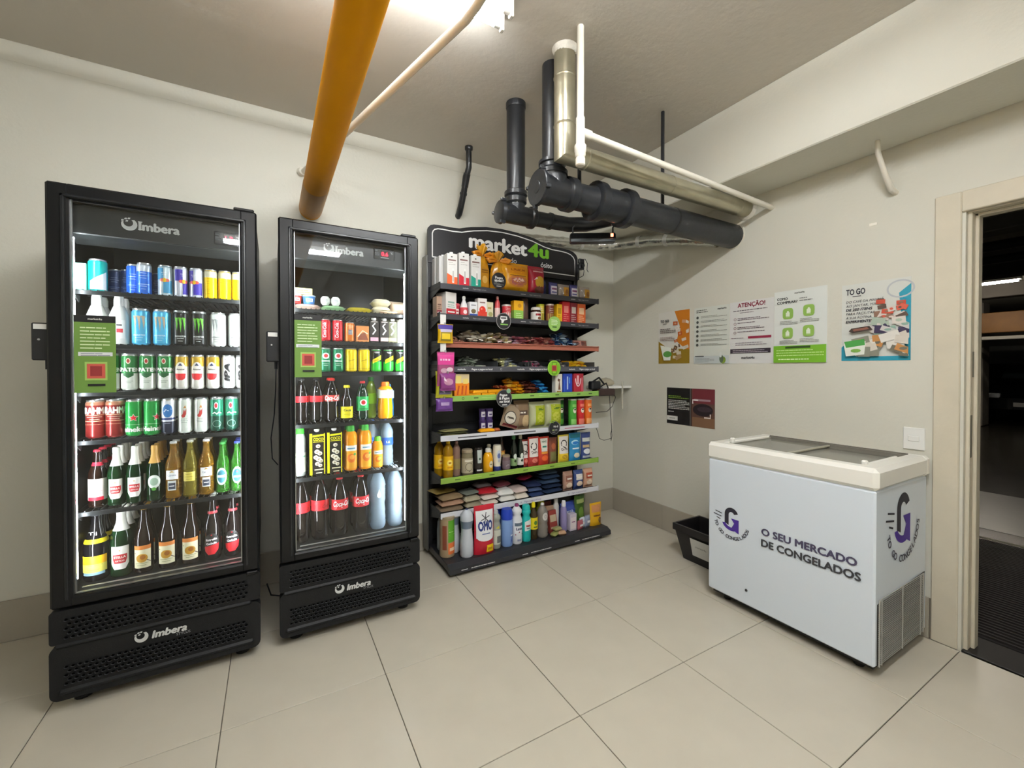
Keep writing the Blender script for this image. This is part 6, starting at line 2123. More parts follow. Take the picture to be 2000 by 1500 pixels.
# shelf 5
g = 'sweets on the green edged fifth shelf'
put('candy_box', 'orange and cream candy box at the left of fifth shelf', 'box', carton(0.11, 0.07, 0.16, [(0, 0.62, '#ee8a1c'), (0.62, 1, '#d8c49a')], lambda k, w, h: (k.rect(-w * 0.4, -w * 0.05, h * 0.60, h * 0.92, '#ecd680'), k.rect(w * 0.08, w * 0.42, h * 0.58, h * 0.80, '#e4cc70'), k.line([(-w * 0.3, h * 0.1), (-w * 0.2, h * 0.5)], 0.012, '#c8501a'), k.line([(0, h * 0.12), (w * 0.05, h * 0.5)], 0.012, '#c8501a'), k.line([(w * 0.25, h * 0.1), (w * 0.3, h * 0.5)], 0.01, '#c8501a'), k.rect(-w * 0.45, w * 0.45, h * 0.02, h * 0.05, '#f4d8a0'))), 5, -1.695, -0.29, 0, g)
YB_ = [('wrapper', MB().box((-0.055, -0.02, 0), (0.055, 0.02, 0.022), bev=0.003).mesh('wrapper', [mat('#f0a41a', 0.3, coat=0.3)]))]
i = 0
for r_, (n_, xo) in enumerate(((3, -1.60), (2, -1.55))):
    for q in range(n_):
        for yy in (-0.30, -0.25):
            i += 1
            put('candy_brick', '%s %s orange candy brick, %s from the candy box' % (('lower', 'upper')[r_], 'front' if yy < -0.28 else 'rear', ORD[q]), 'candy', YB_, 5, xo + q * 0.115, yy, R_.uniform(-0.03, 0.03), 'flat orange bricks on fifth shelf', dz=0.0225 * r_)
heap('chocolate_bar', 'bar behind the Pegue e Pague tag on fifth shelf', 'bar', 'red brown bars on fifth shelf', 5, -1.36, -1.25, 10, [('#a8442a', '#c86a3a', 'orange red'), ('#8a3424', '#d0884a', 'red brown')], layers=3, h=0.022, seed=21)
heap('chocolate_bar', 'wrapped bar in the tall heap on the fifth shelf', 'bar', 'yellow bars on fifth shelf', 5, -1.27, -1.17, 15, [('#eba61c', '#f4c44a', 'yellow'), ('#e09414', '#c87c18', 'amber')], layers=5, h=0.025, d=0.045, seed=22)
heap('chocolate_bar', 'bar beside the tall yellow heap on fifth shelf', 'bar', 'dark brown bars on fifth shelf', 5, -1.16, -1.04, 12, [('#5c2c20', '#7a4430', 'dark brown'), ('#4a2218', '#8a5038', 'blackish brown')], layers=4, h=0.026, d=0.045, seed=23)
heap('chocolate_bar', 'bar beside the upright boxes on fifth shelf', 'bar', 'blue bars on fifth shelf', 5, -1.03, -0.93, 12, [('#2f96d8', '#1f6ab8', 'strong blue'), ('#4ab0e4', '#2a80c8', 'light blue')], layers=4, h=0.026, d=0.045, seed=24)
put('chocolate_box', 'white chocolate box with a brown figure of a bar', 'box', carton(0.065, 0.05, 0.155, [(0, 1, '#e4e0d4')], lambda k, w, h: (k.poly([(-w * 0.1, h * 0.2), (w * 0.25, h * 0.2), (w * 0.1, h * 0.6), (w * 0.2, h * 0.72), (-w * 0.1, h * 0.78), (-w * 0.2, h * 0.68), (0, h * 0.6)], '#6a4630'), k.rect(-w * 0.3, w * 0.35, h * 0.08, h * 0.14, '#b89a4a'))), 5, -0.872, -0.30, 0, g)
put('chocolate_box', 'blue chocolate box between white and red ones', 'box', carton(0.09, 0.05, 0.158, [(0, 1, '#2446b0')], lambda k, w, h: (k.rect(-w * 0.1, w * 0.04, h * 0.2, h * 0.85, '#b8cce8'), k.rect(w * 0.14, w * 0.24, h * 0.5, h * 0.8, '#5aa0e0'), k.rect(-w * 0.42, -w * 0.3, h * 0.1, h * 0.7, '#3a64c8'))), 5, -0.785, -0.30, 0, g)
put('chocolate_box', 'red and white chocolate box at the right of fifth shelf', 'box', carton(0.10, 0.05, 0.158, [(0, 1, '#b0283a')], lambda k, w, h: (k.ring(-w * 0.05, h * 0.75, w * 0.3, h * 0.42, 0.008, '#f0e4e4', n=20, a0=pi, a1=2 * pi), k.rect(-w * 0.18, w * 0.02, h * 0.45, h * 0.9, '#e4b4bc'), k.rect(w * 0.3, w * 0.38, h * 0.1, h * 0.8, '#e08a94'))), 5, -0.675, -0.30, 0, g)

# shelf 6
g = 'groceries on the sixth shelf of the rack'
for i, (dx, dz, rz) in enumerate(((0, 0, 0.15), (-0.015, 0.013, -0.1), (0.0, 0.026, 0.05))):
    put('noodle_pack', ('bottom', 'middle', 'top')[i] + ' flat olive pack in the pile at the left of sixth shelf', 'pack', [('pack', slab(0.20, 0.11, 0.013, ('#8f8a5c', '#5e6040', '#a09a68')[i], 20 + i))], 6, -1.735 + dx, -0.27, rz, 'flat olive packs', dz=dz + 0.001)
put('bread_roll_pack', 'orange oval pack lying near the middle of sixth shelf', 'pack', [('pack', slab(0.125, 0.07, 0.035, '#f0a418', 31))], 6, -1.50, -0.31, 0, g)
put('bread_roll_pack', 'reddish small pack beside the orange oval pack', 'pack', [('pack', slab(0.05, 0.05, 0.03, '#b8643c', 32))], 6, -1.415, -0.30, 0.3, g)
PU = lambda k, R, h: (k.rect(-0.7 * R, 0.7 * R, 0.3 * h, 0.75 * h, '#d8d4dc'), k.rect(-0.4 * R, 0.4 * R, 0.42 * h, 0.55 * h, '#5a4a80'))
for i, (x, w_) in enumerate(((-1.485, 0.025), (-1.43, 0.03))):
    for L in range(2):
        put('pudding_cup', '%s %s violet and white cup behind the orange pack' % (('narrow', 'wide')[i], ('lower', 'upper')[L]), 'cup', [('cup_body', MB().lathe([(0, 0), (0.85 * w_, 0), (w_, 0.075), (1.05 * w_, 0.078), (1.05 * w_, 0.083), (0, 0.083)], 0, 20, cap=False).mesh('cup_body', [mat('#4c3a72', 0.35)])), ('print', (lambda k: (PU(k, w_, 0.083), k.mesh('print'))[1])(Ink(curved(w_ * 1.02), nx=5)))], 6, x, -0.21, 0, 'violet cups', dz=0.0835 * L)


def d_tort(k, w, h):
    k.ring(-w * 0.12, h * 0.42, w * 0.32, w * 0.32, 0.006, '#3a342c', n=24)
    k.ell(-w * 0.12, h * 0.42, w * 0.28, w * 0.28, '#ddd6c8')
    k.rect(-w * 0.32, w * 0.08, h * 0.38, h * 0.46, '#4a4238')
    k.rect(-w * 0.4, w * 0.4, h * 0.03, h * 0.14, '#8a3038')


put('tortilla_pack', 'tan flatbread pack with a circle, leaning, sixth shelf', 'bag', bag(0.16, 0.175, 0.05, '#a08c74', d_tort, seed=33), 6, -1.30, -0.28, 0, g, rot=(0.0, 0.28, 0.0), dz=0.022)
put('bread_pack', 'brown clear pack of round flatbread beside the leaning one', 'bag', bag(0.135, 0.222, 0.06, '#8a7258', lambda k, w, h: (k.ell(w * 0.22, h * 0.30, w * 0.28, h * 0.22, '#c4ab82'), k.rect(-w * 0.35, w * 0.3, h * 0.5, h * 0.66, '#57443a'), k.rect(-w * 0.2, w * 0.16, h * 0.56, h * 0.61, '#e6e0d4')), seed=34), 6, -1.185, -0.27, 0, g)
LG = lambda k, w, h: (k.rect(-w * 0.22, w * 0.42, h * 0.12, h * 0.86, '#a8b424'), k.ell(w * 0.1, h * 0.42, w * 0.22, h * 0.2, '#c4c850'), k.rect(-w * 0.05, w * 0.3, h * 0.68, h * 0.76, '#5a7a1c'))
put('toast_bag', 'clear and olive green toast bag, the nearer to flatbread', 'bag', bag(0.15, 0.205, 0.07, '#b8bc94', LG, seed=35), 6, -1.045, -0.27, 0.05, g)
put('toast_bag', 'clear and olive green toast bag beside the chip tubes', 'bag', bag(0.155, 0.21, 0.07, '#b8bc94', LG, seed=36), 6, -0.895, -0.27, -0.05, g)


def chip(col, col2):
    def dd(k, R, h):
        k.ell(0, 0.56 * h, 0.45 * R, 0.09 * h, '#e4ddcc')
        k.ell(0.05 * R, 0.60 * h, 0.3 * R, 0.03 * h, '#3a2a20')
        k.rect(-0.9 * R, 0.9 * R, 0.05 * h, 0.25 * h, col2)
        k.rect(-0.6 * R, 0.6 * R, 0.70 * h, 0.80 * h, col2)
    return tin(0.0345, 0.218, col, '#c8c8c0', dd)


for x, y, c, c2, l in ((-0.79, -0.22, '#2f6a2c', '#5a9a3a', 'dark green chip tube behind the bright green one'), (-0.712, -0.29, '#49a03a', '#8ac86a', 'bright green chip tube beside the toast bag'), (-0.632, -0.29, '#c8262c', '#e87a6a', 'red chip tube between green and orange ones'), (-0.554, -0.29, '#e06a24', '#f0a868', 'orange chip tube at the right end of sixth shelf')):
    put('chip_tube', l, 'tube', chip(c, c2), 6, x, y, 0, g)

# shelf 7
g = 'bottles and pouches on the seventh shelf of the rack'
OILP = [(0, 0), (0.9, 0), (1, 0.03), (0.94, 0.10), (1, 0.16), (1, 0.60), (0.92, 0.64), (0.98, 0.7), (0.9, 0.8), (0.5, 0.9), (0.3, 0.93), (0.3, 0.96)]
OB_ = bottle(0.036, 0.25, OILP, OILM, cap='#e8c01e', capr=0.36, capz=(0.93, 1.0), label=(0.22, 0.60, '#eeb818'), deco=lambda k, R, h: (k.ell(0, 0.42 * h, 0.55 * R, 0.08 * h, '#f6dc6a'), k.rect(-0.25 * R, 0.25 * R, 0.40 * h, 0.44 * h, '#a8641a'), k.rect(-0.5 * R, 0.5 * R, 0.28 * h, 0.31 * h, '#c8861a')))
put('oil_bottle', 'golden cooking oil bottle in front at the shelf end', 'bottle', OB_, 7, -1.785, -0.292, 0, g)
put('oil_bottle', 'golden cooking oil bottle behind the front oil bottle', 'bottle', OB_, 7, -1.822, -0.215, 0, g)
put('vinegar_bottle', 'pinkish clear bottle beside the oil bottles', 'bottle', bottle(0.028, 0.24, OILP, mat('#b89484', 0.08, trans=0.5), cap='#a07a78', capr=0.4, capz=(0.93, 1.0), label=(0.2, 0.5, '#8a7a4a')), 7, -1.714, -0.27, 0, g)
put('olive_jar', 'jar with grey and white label beside the pinkish bottle', 'jar', jar(0.041, 0.182, mat('#8f8468', 0.12, trans=0.2), '#9a8c74', (0.10, 0.66, '#b4aa92'), lambda k, R, h: (k.ring(0, 0.34 * h, 0.7 * R, 0.16 * h, 0.003, '#3e3a34', n=20), k.rect(-0.8 * R, 0.8 * R, 0.54 * h, 0.60 * h, '#e0dccc'), k.line([(-0.7 * R, 0.2 * h), (0, 0.16 * h), (0.7 * R, 0.2 * h)], 0.004, '#3e3a34'))), 7, -1.64, -0.286, 0, g)
put('squeeze_bottle', 'upside down silver and dark squeeze bottle', 'bottle', bottle(0.031, 0.185, [(0, 0), (0.75, 0), (0.8, 0.02), (0.8, 0.14), (0.85, 0.18), (1.0, 0.75), (1.0, 0.95), (0.9, 1.0), (0, 1.0)], mat('#2e2824', 0.25), label=(0.2, 0.9, '#2e2824'), deco=lambda k, R, h: (k.poly([(-0.62 * R, 0.92 * h), (0.62 * R, 0.92 * h), (0.5 * R, 0.42 * h), (-0.5 * R, 0.42 * h)], '#b8c0bc'), k.ell(0, 0.58 * h, 0.2 * R, 0.05 * h, '#35503c'), k.rect(-0.7 * R, 0.7 * R, 0.12 * h, 0.18 * h, '#d8d8d4'))), 7, -1.557, -0.29, 0, g)
put('mustard_bottle', 'yellow squeeze bottle with white cap', 'bottle', bottle(0.037, 0.172, [(0, 0), (0.9, 0), (1, 0.04), (1, 0.55), (0.85, 0.72), (0.6, 0.8), (0.42, 0.83), (0.42, 0.86)], mat('#eaa81c', 0.25), cap='#e8e4da', capr=0.5, capz=(0.84, 1.0), deco=lambda k, R, h: (k.ell(0.25 * R, 0.35 * h, 0.45 * R, 0.14 * h, '#e2d6b8'), k.rect(0.0, 0.5 * R, 0.33 * h, 0.37 * h, '#7a6a3a'))), 7, -1.478, -0.29, 0, g)
put('mayo_bottle', 'cream squeeze bottle on a blue cap beside the yellow one', 'bottle', bottle(0.031, 0.19, [(0, 0), (0.8, 0), (0.85, 0.02), (0.85, 0.2), (0.8, 0.22), (1.0, 0.5), (1.0, 0.9), (0.9, 1.0), (0, 1.0)], mat('#e2dcc8', 0.25), neck=(0.0, 0.19, '#2f3a7a'), deco=lambda k, R, h: (k.ell(0, 0.62 * h, 0.55 * R, 0.2 * h, '#c4cad2'), k.ell(0, 0.6 * h, 0.4 * R, 0.1 * h, '#5d6a9c'), k.rect(-0.3 * R, 0.3 * R, 0.36 * h, 0.46 * h, '#b8bcc4'))), 7, -1.404, -0.292, 0, g)
put('mayo_bottle', 'cream squeeze bottle farther back behind the yellow one', 'bottle', bottle(0.029, 0.185, SQZ, mat('#d8d2bc', 0.3), cap='#d0cab4', capr=0.5, capz=(0.88, 1.0)), 7, -1.435, -0.22, 0, g)
put('sauce_bottle', 'dark slim bottle with orange label standing behind the jar', 'bottle', bottle(0.027, 0.25, STUB, mat('#2a1712', 0.08, coat=0.5), cap='#3a2a24', capr=0.45, capz=(0.93, 1.0), label=(0.36, 0.54, '#cf8a3a'), deco=lambda k, R, h: k.ell(0, 0.45 * h, 0.5 * R, 0.05 * h, '#e8c06a')), 7, -1.338, -0.235, 0, g)
put('spread_jar', 'small grey violet jar in front of the dark slim bottle', 'jar', jar(0.031, 0.112, mat('#6e5a5c', 0.2), '#8a7a66', (0.12, 0.66, '#75646c'), lambda k, R, h: k.line([(-0.5 * R, 0.3 * h), (0, 0.38 * h), (0.5 * R, 0.34 * h)], 0.004, '#d8d4d4')), 7, -1.333, -0.30, 0, g)
for i, x in enumerate((-1.266, -1.208)):
    put('olive_oil_bottle', ('dark green oil bottle with green cap', 'dark green oil bottle with pale cap beside the pouches')[i], 'bottle', bottle(0.026, 0.25, [(0, 0), (0.9, 0), (1, 0.03), (1, 0.55), (0.85, 0.68), (0.5, 0.8), (0.42, 0.86), (0.42, 0.9)], DARKG, cap=('#3c7a4c', '#b8b49c')[i], capr=0.48, capz=(0.88, 1.0), label=(0.10, 0.32, ('#7c9c68', '#dcdcd4')[i]), deco=lambda k, R, h: (k.ell(0, 0.38 * h, 0.5 * R, 0.08 * h, '#d4dcd0'), k.ell(0, 0.24 * h, 0.35 * R, 0.04 * h, '#22301e'))), 7, x, -0.295, 0, g)


def d_q(c, c2):
    def f(k, w, h):
        k.rect(-w * 0.42, w * 0.42, h * 0.30, h * 0.94, '#e2dcd6')
        k.text('Q', -w * 0.02, h * 0.55, 0.085, '#2c2624', bold=0.01)
        k.text('Quero', 0, h * 0.44, 0.028, '#4a2a24', bold=0.02, width=w * 0.6)
        k.rect(-w * 0.44, w * 0.44, h * 0.06, h * 0.32, c)
        k.ell(0, h * 0.2, w * 0.25, h * 0.08, c2)
    return f


put('sauce_pouch', 'red and white pouch half hidden beside the oil bottles', 'bag', bag(0.07, 0.205, 0.045, '#b8463c', d_q('#b03a34', '#d87a6a'), seed=41, stand=True), 7, -1.155, -0.27, 0.1, g)
put('sauce_pouch', 'red and white pouch with big letter Q', 'bag', bag(0.098, 0.225, 0.05, '#c04038', d_q('#b03a34', '#d87a6a'), seed=42, stand=True), 7, -1.092, -0.295, 0, g)
put('sauce_pouch', 'orange and red pouch with a white keystone label', 'bag', bag(0.10, 0.218, 0.05, '#c23a28', lambda k, w, h: (k.poly([(-w * 0.36, h * 0.94), (w * 0.36, h * 0.94), (w * 0.28, h * 0.48), (-w * 0.28, h * 0.48)], '#dedcd0'), k.text('HEINZ', 0, h * 0.80, 0.018, '#3c6a4a', bold=0.03, width=w * 0.42), k.rect(-w * 0.2, w * 0.2, h * 0.62, h * 0.68, '#3c7a6a'), k.rect(-w * 0.3, w * 0.3, h * 0.40, h * 0.47, '#e89a3a'), k.ell(0, h * 0.25, w * 0.3, h * 0.10, '#e0602c')), seed=43, stand=True), 7, -0.998, -0.295, 0, g)
put('olive_pouch', 'brownish red and olive clear pouch on the seventh shelf', 'bag', bag(0.08, 0.205, 0.045, '#7c4030', lambda k, w, h: (k.rect(-w * 0.38, w * 0.38, h * 0.08, h * 0.46, '#6c6a3c'), k.ell(0, h * 0.66, w * 0.25, h * 0.12, '#a85a3a')), seed=44, stand=True), 7, -0.908, -0.29, 0, g)
put('sauce_pouch', 'yellow and white pouch with big letter Q', 'bag', bag(0.108, 0.218, 0.05, '#d8c648', d_q('#e8c428', '#c09a2a'), seed=45, stand=True), 7, -0.808, -0.295, 0, g)
put('milk_pouch', 'bright blue pouch on the seventh shelf', 'bag', bag(0.118, 0.225, 0.05, '#2c86bc', lambda k, w, h: (k.rect(-w * 0.44, w * 0.44, h * 0.82, h * 0.96, '#1f6a78'), k.ell(-w * 0.05, h * 0.66, w * 0.32, h * 0.09, '#b8dcea'), k.ell(0, h * 0.64, w * 0.3, h * 0.06, '#2c76c0'), k.rect(-w * 0.3, w * 0.3, h * 0.42, h * 0.47, '#e4eef0'), k.ell(w * 0.05, h * 0.20, w * 0.26, h * 0.09, '#dcd0b4')), seed=46, stand=True), 7, -0.692, -0.295, 0, g)
put('milk_pouch', 'navy and white striped pack at the right end of seventh shelf', 'bag', bag(0.098, 0.22, 0.055, '#3a4a80', lambda k, w, h: (k.rect(-w * 0.42, w * 0.42, h * 0.66, h * 0.80, '#d0d2cc'), k.rect(-w * 0.4, w * 0.3, h * 0.44, h * 0.54, '#c8aa80'), k.ell(0, h * 0.30, w * 0.36, h * 0.10, '#dcdfe4'), k.rect(-w * 0.4, w * 0.4, h * 0.06, h * 0.14, '#c4cad4')), seed=47, stand=True), 7, -0.575, -0.29, 0, g)

# shelf 8: stacked bags lying flat
g = 'lying bags of staples on the eighth shelf'


def stack(x, w, cols, names, d=0.16, h=0.034, y=-0.27, seed=0, rzs=None):
    rr = random.Random(seed)
    for i, (c, nm) in enumerate(zip(cols, names)):
        put('staple_bag', nm, 'bag', [('pack', slab(w, d, h, c, seed + i))], 8, x + rr.uniform(-0.006, 0.006), y + 0.012 * i + rr.uniform(-0.004, 0.004), rr.uniform(-0.1, 0.1), g, dz=0.001 + (h * 0.93) * i)


P3 = ('bottom', 'middle', 'top')
stack(-1.765, 0.175, ['#7a6a56', '#a8866e', '#8f7a5c'], [p + ' brown bean bag in the leftmost stack of eighth shelf' for p in P3], h=0.038, seed=51)
put('staple_bag', 'yellow and brown bag tilted on the leftmost stack', 'bag', [('pack', slab(0.17, 0.14, 0.025, '#7c6a34', 57))], 8, -1.80, -0.21, 0.2, g, dz=0.115)
stack(-1.61, 0.13, ['#98907a', '#a8a088'], [p + ' pale olive bag beside the brown bean bags' for p in ('lower', 'upper')], h=0.042, seed=61)
put('staple_bag', 'grey green bag lying on top of the pale olive bags', 'bag', [('pack', slab(0.125, 0.13, 0.03, '#747a70', 67))], 8, -1.61, -0.24, 0.2, g, dz=0.082)
stack(-1.475, 0.14, ['#d0c4b8', '#e0d8cc'], [p + ' white rice bag under the red fronted bag' for p in ('lower', 'upper')], h=0.036, seed=71)
put('staple_bag', 'red fronted clear bag lying over the white rice bags', 'bag', [('pack', slab(0.15, 0.14, 0.04, '#b0242e', 77))], 8, -1.475, -0.25, -0.15, g, dz=0.07)
put('staple_bag', 'greyish film bag slumped on the red fronted bag', 'bag', [('pack', slab(0.13, 0.11, 0.03, '#8c8484', 78))], 8, -1.485, -0.20, 0.1, g, dz=0.105)
stack(-1.335, 0.135, ['#dcdad6', '#ecebe6'], [p + ' bright white bag in the middle of eighth shelf' for p in ('lower', 'upper')], h=0.044, seed=81)
put('staple_bag', 'dark red and grey bag on the bright white bags', 'bag', [('pack', slab(0.14, 0.11, 0.035, '#8a4a52', 87))], 8, -1.32, -0.19, 0.2, g, dz=0.085)
stack(-1.21, 0.12, ['#d8d0c2', '#d0bcb4'], [p + ' cream bag between the white and navy bags' for p in ('lower', 'upper')], h=0.044, seed=91)
stack(-1.085, 0.13, ['#2e3e66', '#4a5a7c', '#26304e'], [p + ' crumpled navy bag in the nearer navy stack' for p in P3], h=0.036, seed=95)
put('staple_bag', 'magenta and yellow pack lying behind the navy bags', 'bag', [('pack', slab(0.15, 0.09, 0.03, '#b02c50', 97))], 8, -1.10, -0.18, 0.5, g, dz=0.108)
stack(-0.915, 0.18, ['#22304a', '#1e2a40', '#35465e', '#2a3a52', '#5a6c80'], [p + ' dark blue pasta bag in the tall stack' for p in ('lowest', 'second lowest', 'middle', 'second highest', 'highest')], h=0.036, seed=101, y=-0.25)
for x, c, l, a in ((-0.765, '#b08a78', 'brown and pink pack beside the dark blue stack', '#8a5a4a'), (-0.66, '#3a4c80', 'blue and white pack near the right end of eighth shelf', '#dcd8d4'), (-0.557, '#cfa084', 'peach coloured pack at the right end of eighth shelf', '#a84a34')):
    put('flour_pack', l, 'bag', bag(0.094, 0.155, 0.055, c, lambda k, w, h, a=a: (k.rect(-w * 0.36, w * 0.36, h * 0.5, h * 0.8, a), k.ell(0, h * 0.3, w * 0.32, h * 0.14, '#e2cdb8'), k.rect(-w * 0.25, w * 0.25, h * 0.6, h * 0.68, '#efe6dc')), seed=int(-x * 100), rough=0.45), 8, x, -0.295, 0, g)

# base deck: cleaning products and others
g = 'cleaning products on the base deck of the rack'
put('soy_canister', 'tall beige canister with green and orange label', 'tin', tin(0.05, 0.27, '#a08a6c', '#b0a284', lambda k, R, h: (k.rect(-0.4 * R, 1.0 * R, 0.38 * h, 0.92 * h, '#5aa028'), k.rect(-0.4 * R, 1.0 * R, 0.08 * h, 0.36 * h, '#e0743a'), k.rect(-0.2 * R, 0.7 * R, 0.16 * h, 0.24 * h, '#efd0b0'), k.bars(-0.3 * R, 0.9 * R, 0.7 * h, 3, 0.02, 0.004, '#a8d080', seed=2), k.rect(-1.2 * R, -0.6 * R, 0.2 * h, 0.8 * h, '#8a4a34'))), 9, -1.808, -0.33, 0.2, g)
SPR = bottle(0.046, 0.318, DET, mat('#c4cad2', 0.35), cap='#3c4470', capr=0.2, capz=(0.965, 1.0), neck=(0.60, 0.76, '#6f7e90'))
put('cleaner_bottle', 'grey white bottle with blue tip in front of the rack base', 'bottle', SPR, 9, -1.694, -0.40, 0, g)
put('cleaner_bottle', 'grey bottle in shade behind the grey white one', 'bottle', SPR, 9, -1.745, -0.29, 0, g)
put('cleaner_bottle', 'teal topped bottle farther back near the canister', 'bottle', bottle(0.038, 0.27, SQZ, mat('#a8b0b4', 0.35), cap='#1f6a78', capr=0.6, capz=(0.84, 1.0)), 9, -1.80, -0.22, 0, g)


def d_omo(k, w, h):
    k.rect(-w * 0.44, w * 0.42, h * 0.34, h * 0.90, '#e8eaec')
    k.ell(0, h * 0.34, w * 0.40, h * 0.06, '#e8eaec')
    k.text('OMO', 0, h * 0.50, 0.085, '#26377c', bold=0.045, width=w * 0.70)
    for a in range(6):
        an = a * pi / 3 + 0.3
        k.line([(0, h * 0.74), (0.035 * cos(an), h * 0.74 + 0.04 * sin(an))], 0.006, '#4c4c50')
    k.rect(w * 0.02, w * 0.38, h * 0.04, h * 0.20, '#f2cf16')
    k.rect(w * 0.08, w * 0.32, h * 0.09, h * 0.14, '#b8860e')
    k.rect(-w * 0.2, w * 0.2, h * 0.42, h * 0.44, '#6a7ab0')


put('detergent_pouch', 'large red detergent pouch with white front and yellow square', 'bag', bag(0.155, 0.33, 0.09, '#b81c30', d_omo, seed=111, stand=True, wr=0.3), 9, -1.573, -0.418, 0, g)
put('cleaner_bottle', 'clear grey bottle with yellow green label', 'bottle', bottle(0.037, 0.262, LAVA, mat('#b4b8ac', 0.15, trans=0.3), cap='#b8bcbc', capr=0.45, capz=(0.91, 1.0), deco=lambda k, R, h: (k.rect(-0.8 * R, 0.8 * R, 0.12 * h, 0.5 * h, '#c8ccbe'), k.rect(-0.2 * R, 0.7 * R, 0.16 * h, 0.34 * h, '#6a6e6c'), k.poly([(-0.5 * R, 0.56 * h), (0.3 * R, 0.54 * h), (0.2 * R, 0.62 * h)], '#c8c03a'))), 9, -1.462, -0.38, 0, g)
BLU = bottle(0.043, 0.262, [(0, 0), (0.92, 0), (1, 0.03), (1, 0.68), (0.96, 0.72), (0.96, 0.76), (0.5, 0.8)], mat('#7d9fd6', 0.35), cap='#1f3fae', capr=0.96, capz=(0.72, 1.0), deco=lambda k, R, h: (k.line([(0.35 * R, 0.06 * h), (0.55 * R, 0.3 * h), (0.4 * R, 0.55 * h)], 0.02, '#4a5ea8'), k.rect(0.2 * R, 0.7 * R, 0.28 * h, 0.32 * h, '#dfe6f2')))
put('softener_bottle', 'pale blue bottle with wide dark blue cap', 'bottle', BLU, 9, -1.375, -0.385, 0, g)
put('softener_bottle', 'pale blue bottle with dark blue cap one row back', 'bottle', BLU, 9, -1.415, -0.28, 0, g)


def d_lava(k, R, h):
    k.rect(-0.9 * R, 0.9 * R, 0.30 * h, 0.58 * h, '#e8eaee')
    k.rect(-0.9 * R, 0.9 * R, 0.46 * h, 0.54 * h, '#5c6a78')
    k.text('Lava', 0, 0.36 * h, 0.7 * R, '#1c2a58', bold=0.03, width=1.2 * R)
    k.line([(-0.8 * R, 0.24 * h), (0, 0.31 * h), (0.8 * R, 0.24 * h)], 0.008, '#8a3c58')
    k.rect(-0.4 * R, 0.4 * R, 0.08 * h, 0.13 * h, '#8a8ea8')


put('cleaner_bottle', 'white bottle with dark lettering and red violet cap', 'bottle', bottle(0.039, 0.285, LAVA, mat('#e0e2e6', 0.3), cap='#8a3a6a', capr=0.36, capz=(0.91, 1.0), deco=d_lava), 9, -1.292, -0.385, 0, g)
put('cleaner_bottle', 'blue and red capped bottle behind the white lettered one', 'bottle', bottle(0.036, 0.285, LAVA, mat('#2c50b8', 0.3), cap='#c03050', capr=0.5, capz=(0.86, 1.0)), 9, -1.245, -0.28, 0, g)
put('cleaner_bottle', 'violet bottle with dark cap behind the pale blue one', 'bottle', bottle(0.036, 0.285, LAVA, mat('#5a3a90', 0.3), cap='#4a2c80', capr=0.5, capz=(0.86, 1.0)), 9, -1.325, -0.29, 0, g)
put('cleaner_bottle', 'bright teal bottle with white label', 'bottle', bottle(0.035, 0.262, LAVA, mat('#1fb0ac', 0.3), cap='#1fb0ac', capr=0.8, capz=(0.88, 1.0), deco=lambda k, R, h: (k.poly([(-0.8 * R, 0.30 * h), (0.8 * R, 0.34 * h), (0.8 * R, 0.64 * h), (-0.8 * R, 0.56 * h)], '#dfe6e2'), k.rect(-0.5 * R, 0.5 * R, 0.42 * h, 0.47 * h, '#a8403c'), k.rect(-0.4 * R, 0.4 * R, 0.36 * h, 0.39 * h, '#6a8a8c'))), 9, -1.212, -0.385, 0, g)
DETB = [(0, 0), (0.9, 0), (1, 0.03), (0.85, 0.2), (1, 0.45), (0.9, 0.68), (0.5, 0.8), (0.36, 0.84), (0.36, 0.86)]
put('dish_soap', 'brown bottle with yellow label and yellow cap', 'bottle', bottle(0.032, 0.27, DETB, mat('#4a3c24', 0.1, trans=0.3), cap='#e4d41e', capr=0.4, capz=(0.86, 1.0), label=(0.28, 0.60, '#e2cc1c'), deco=lambda k, R, h: (k.ell(0, 0.46 * h, 0.4 * R, 0.06 * h, '#4a7a2c'), k.rect(-0.5 * R, 0.5 * R, 0.33 * h, 0.36 * h, '#4a5a1c'))), 9, -1.145, -0.38, 0, g)
put('dish_soap', 'yellow green bottle with yellow cap standing one row back', 'bottle', bottle(0.032, 0.275, DETB, mat('#b8b82c', 0.15, trans=0.3), cap='#e8dc2c', capr=0.4, capz=(0.86, 1.0)), 9, -1.10, -0.27, 0, g)
put('vinegar_bottle', 'clear greyish ribbed bottle with white cap', 'bottle', bottle(0.043, 0.25, WAT, mat('#a39c94', 0.08, trans=0.45), cap='#d8d4d0', capr=0.3, capz=(0.93, 1.0), deco=lambda k, R, h: (k.ell(0, 0.64 * h, 0.55 * R, 0.12 * h, '#c8c6c2'), k.ring(0, 0.64 * h, 0.2 * R, 0.05 * h, 0.002, '#3c3c40', n=14))), 9, -1.065, -0.38, 0, g)
put('spray_bottle', 'yellow green spray bottle far back on the base deck', 'bottle', bottle(0.036, 0.28, SQZ, mat('#c0c23a', 0.25), cap='#a8b030', capr=0.6, capz=(0.84, 1.0)), 9, -0.99, -0.24, 0, g)
for i, (c, a) in enumerate((('#8a3a34', '#b8a88c'), ('#a88c74', '#7a2c2c'), ('#6a2c28', '#c0a890'))):
    put('sponge_pack', ('front', 'middle', 'rear')[i] + ' striped brown and red pack in the slanted row', 'pack', carton(0.075, 0.03, 0.17 + 0.02 * i, [(0, 1, c)], lambda k, w, h, a=a: (k.rect(-w * 0.4, w * 0.4, h * 0.5, h * 0.8, a), k.rect(-w * 0.4, w * 0.4, h * 0.2, h * 0.28, a))), 9, -0.955 + 0.012 * i, -0.37 + 0.045 * i, 0, g, rot=(-0.18, 0, 0.1))
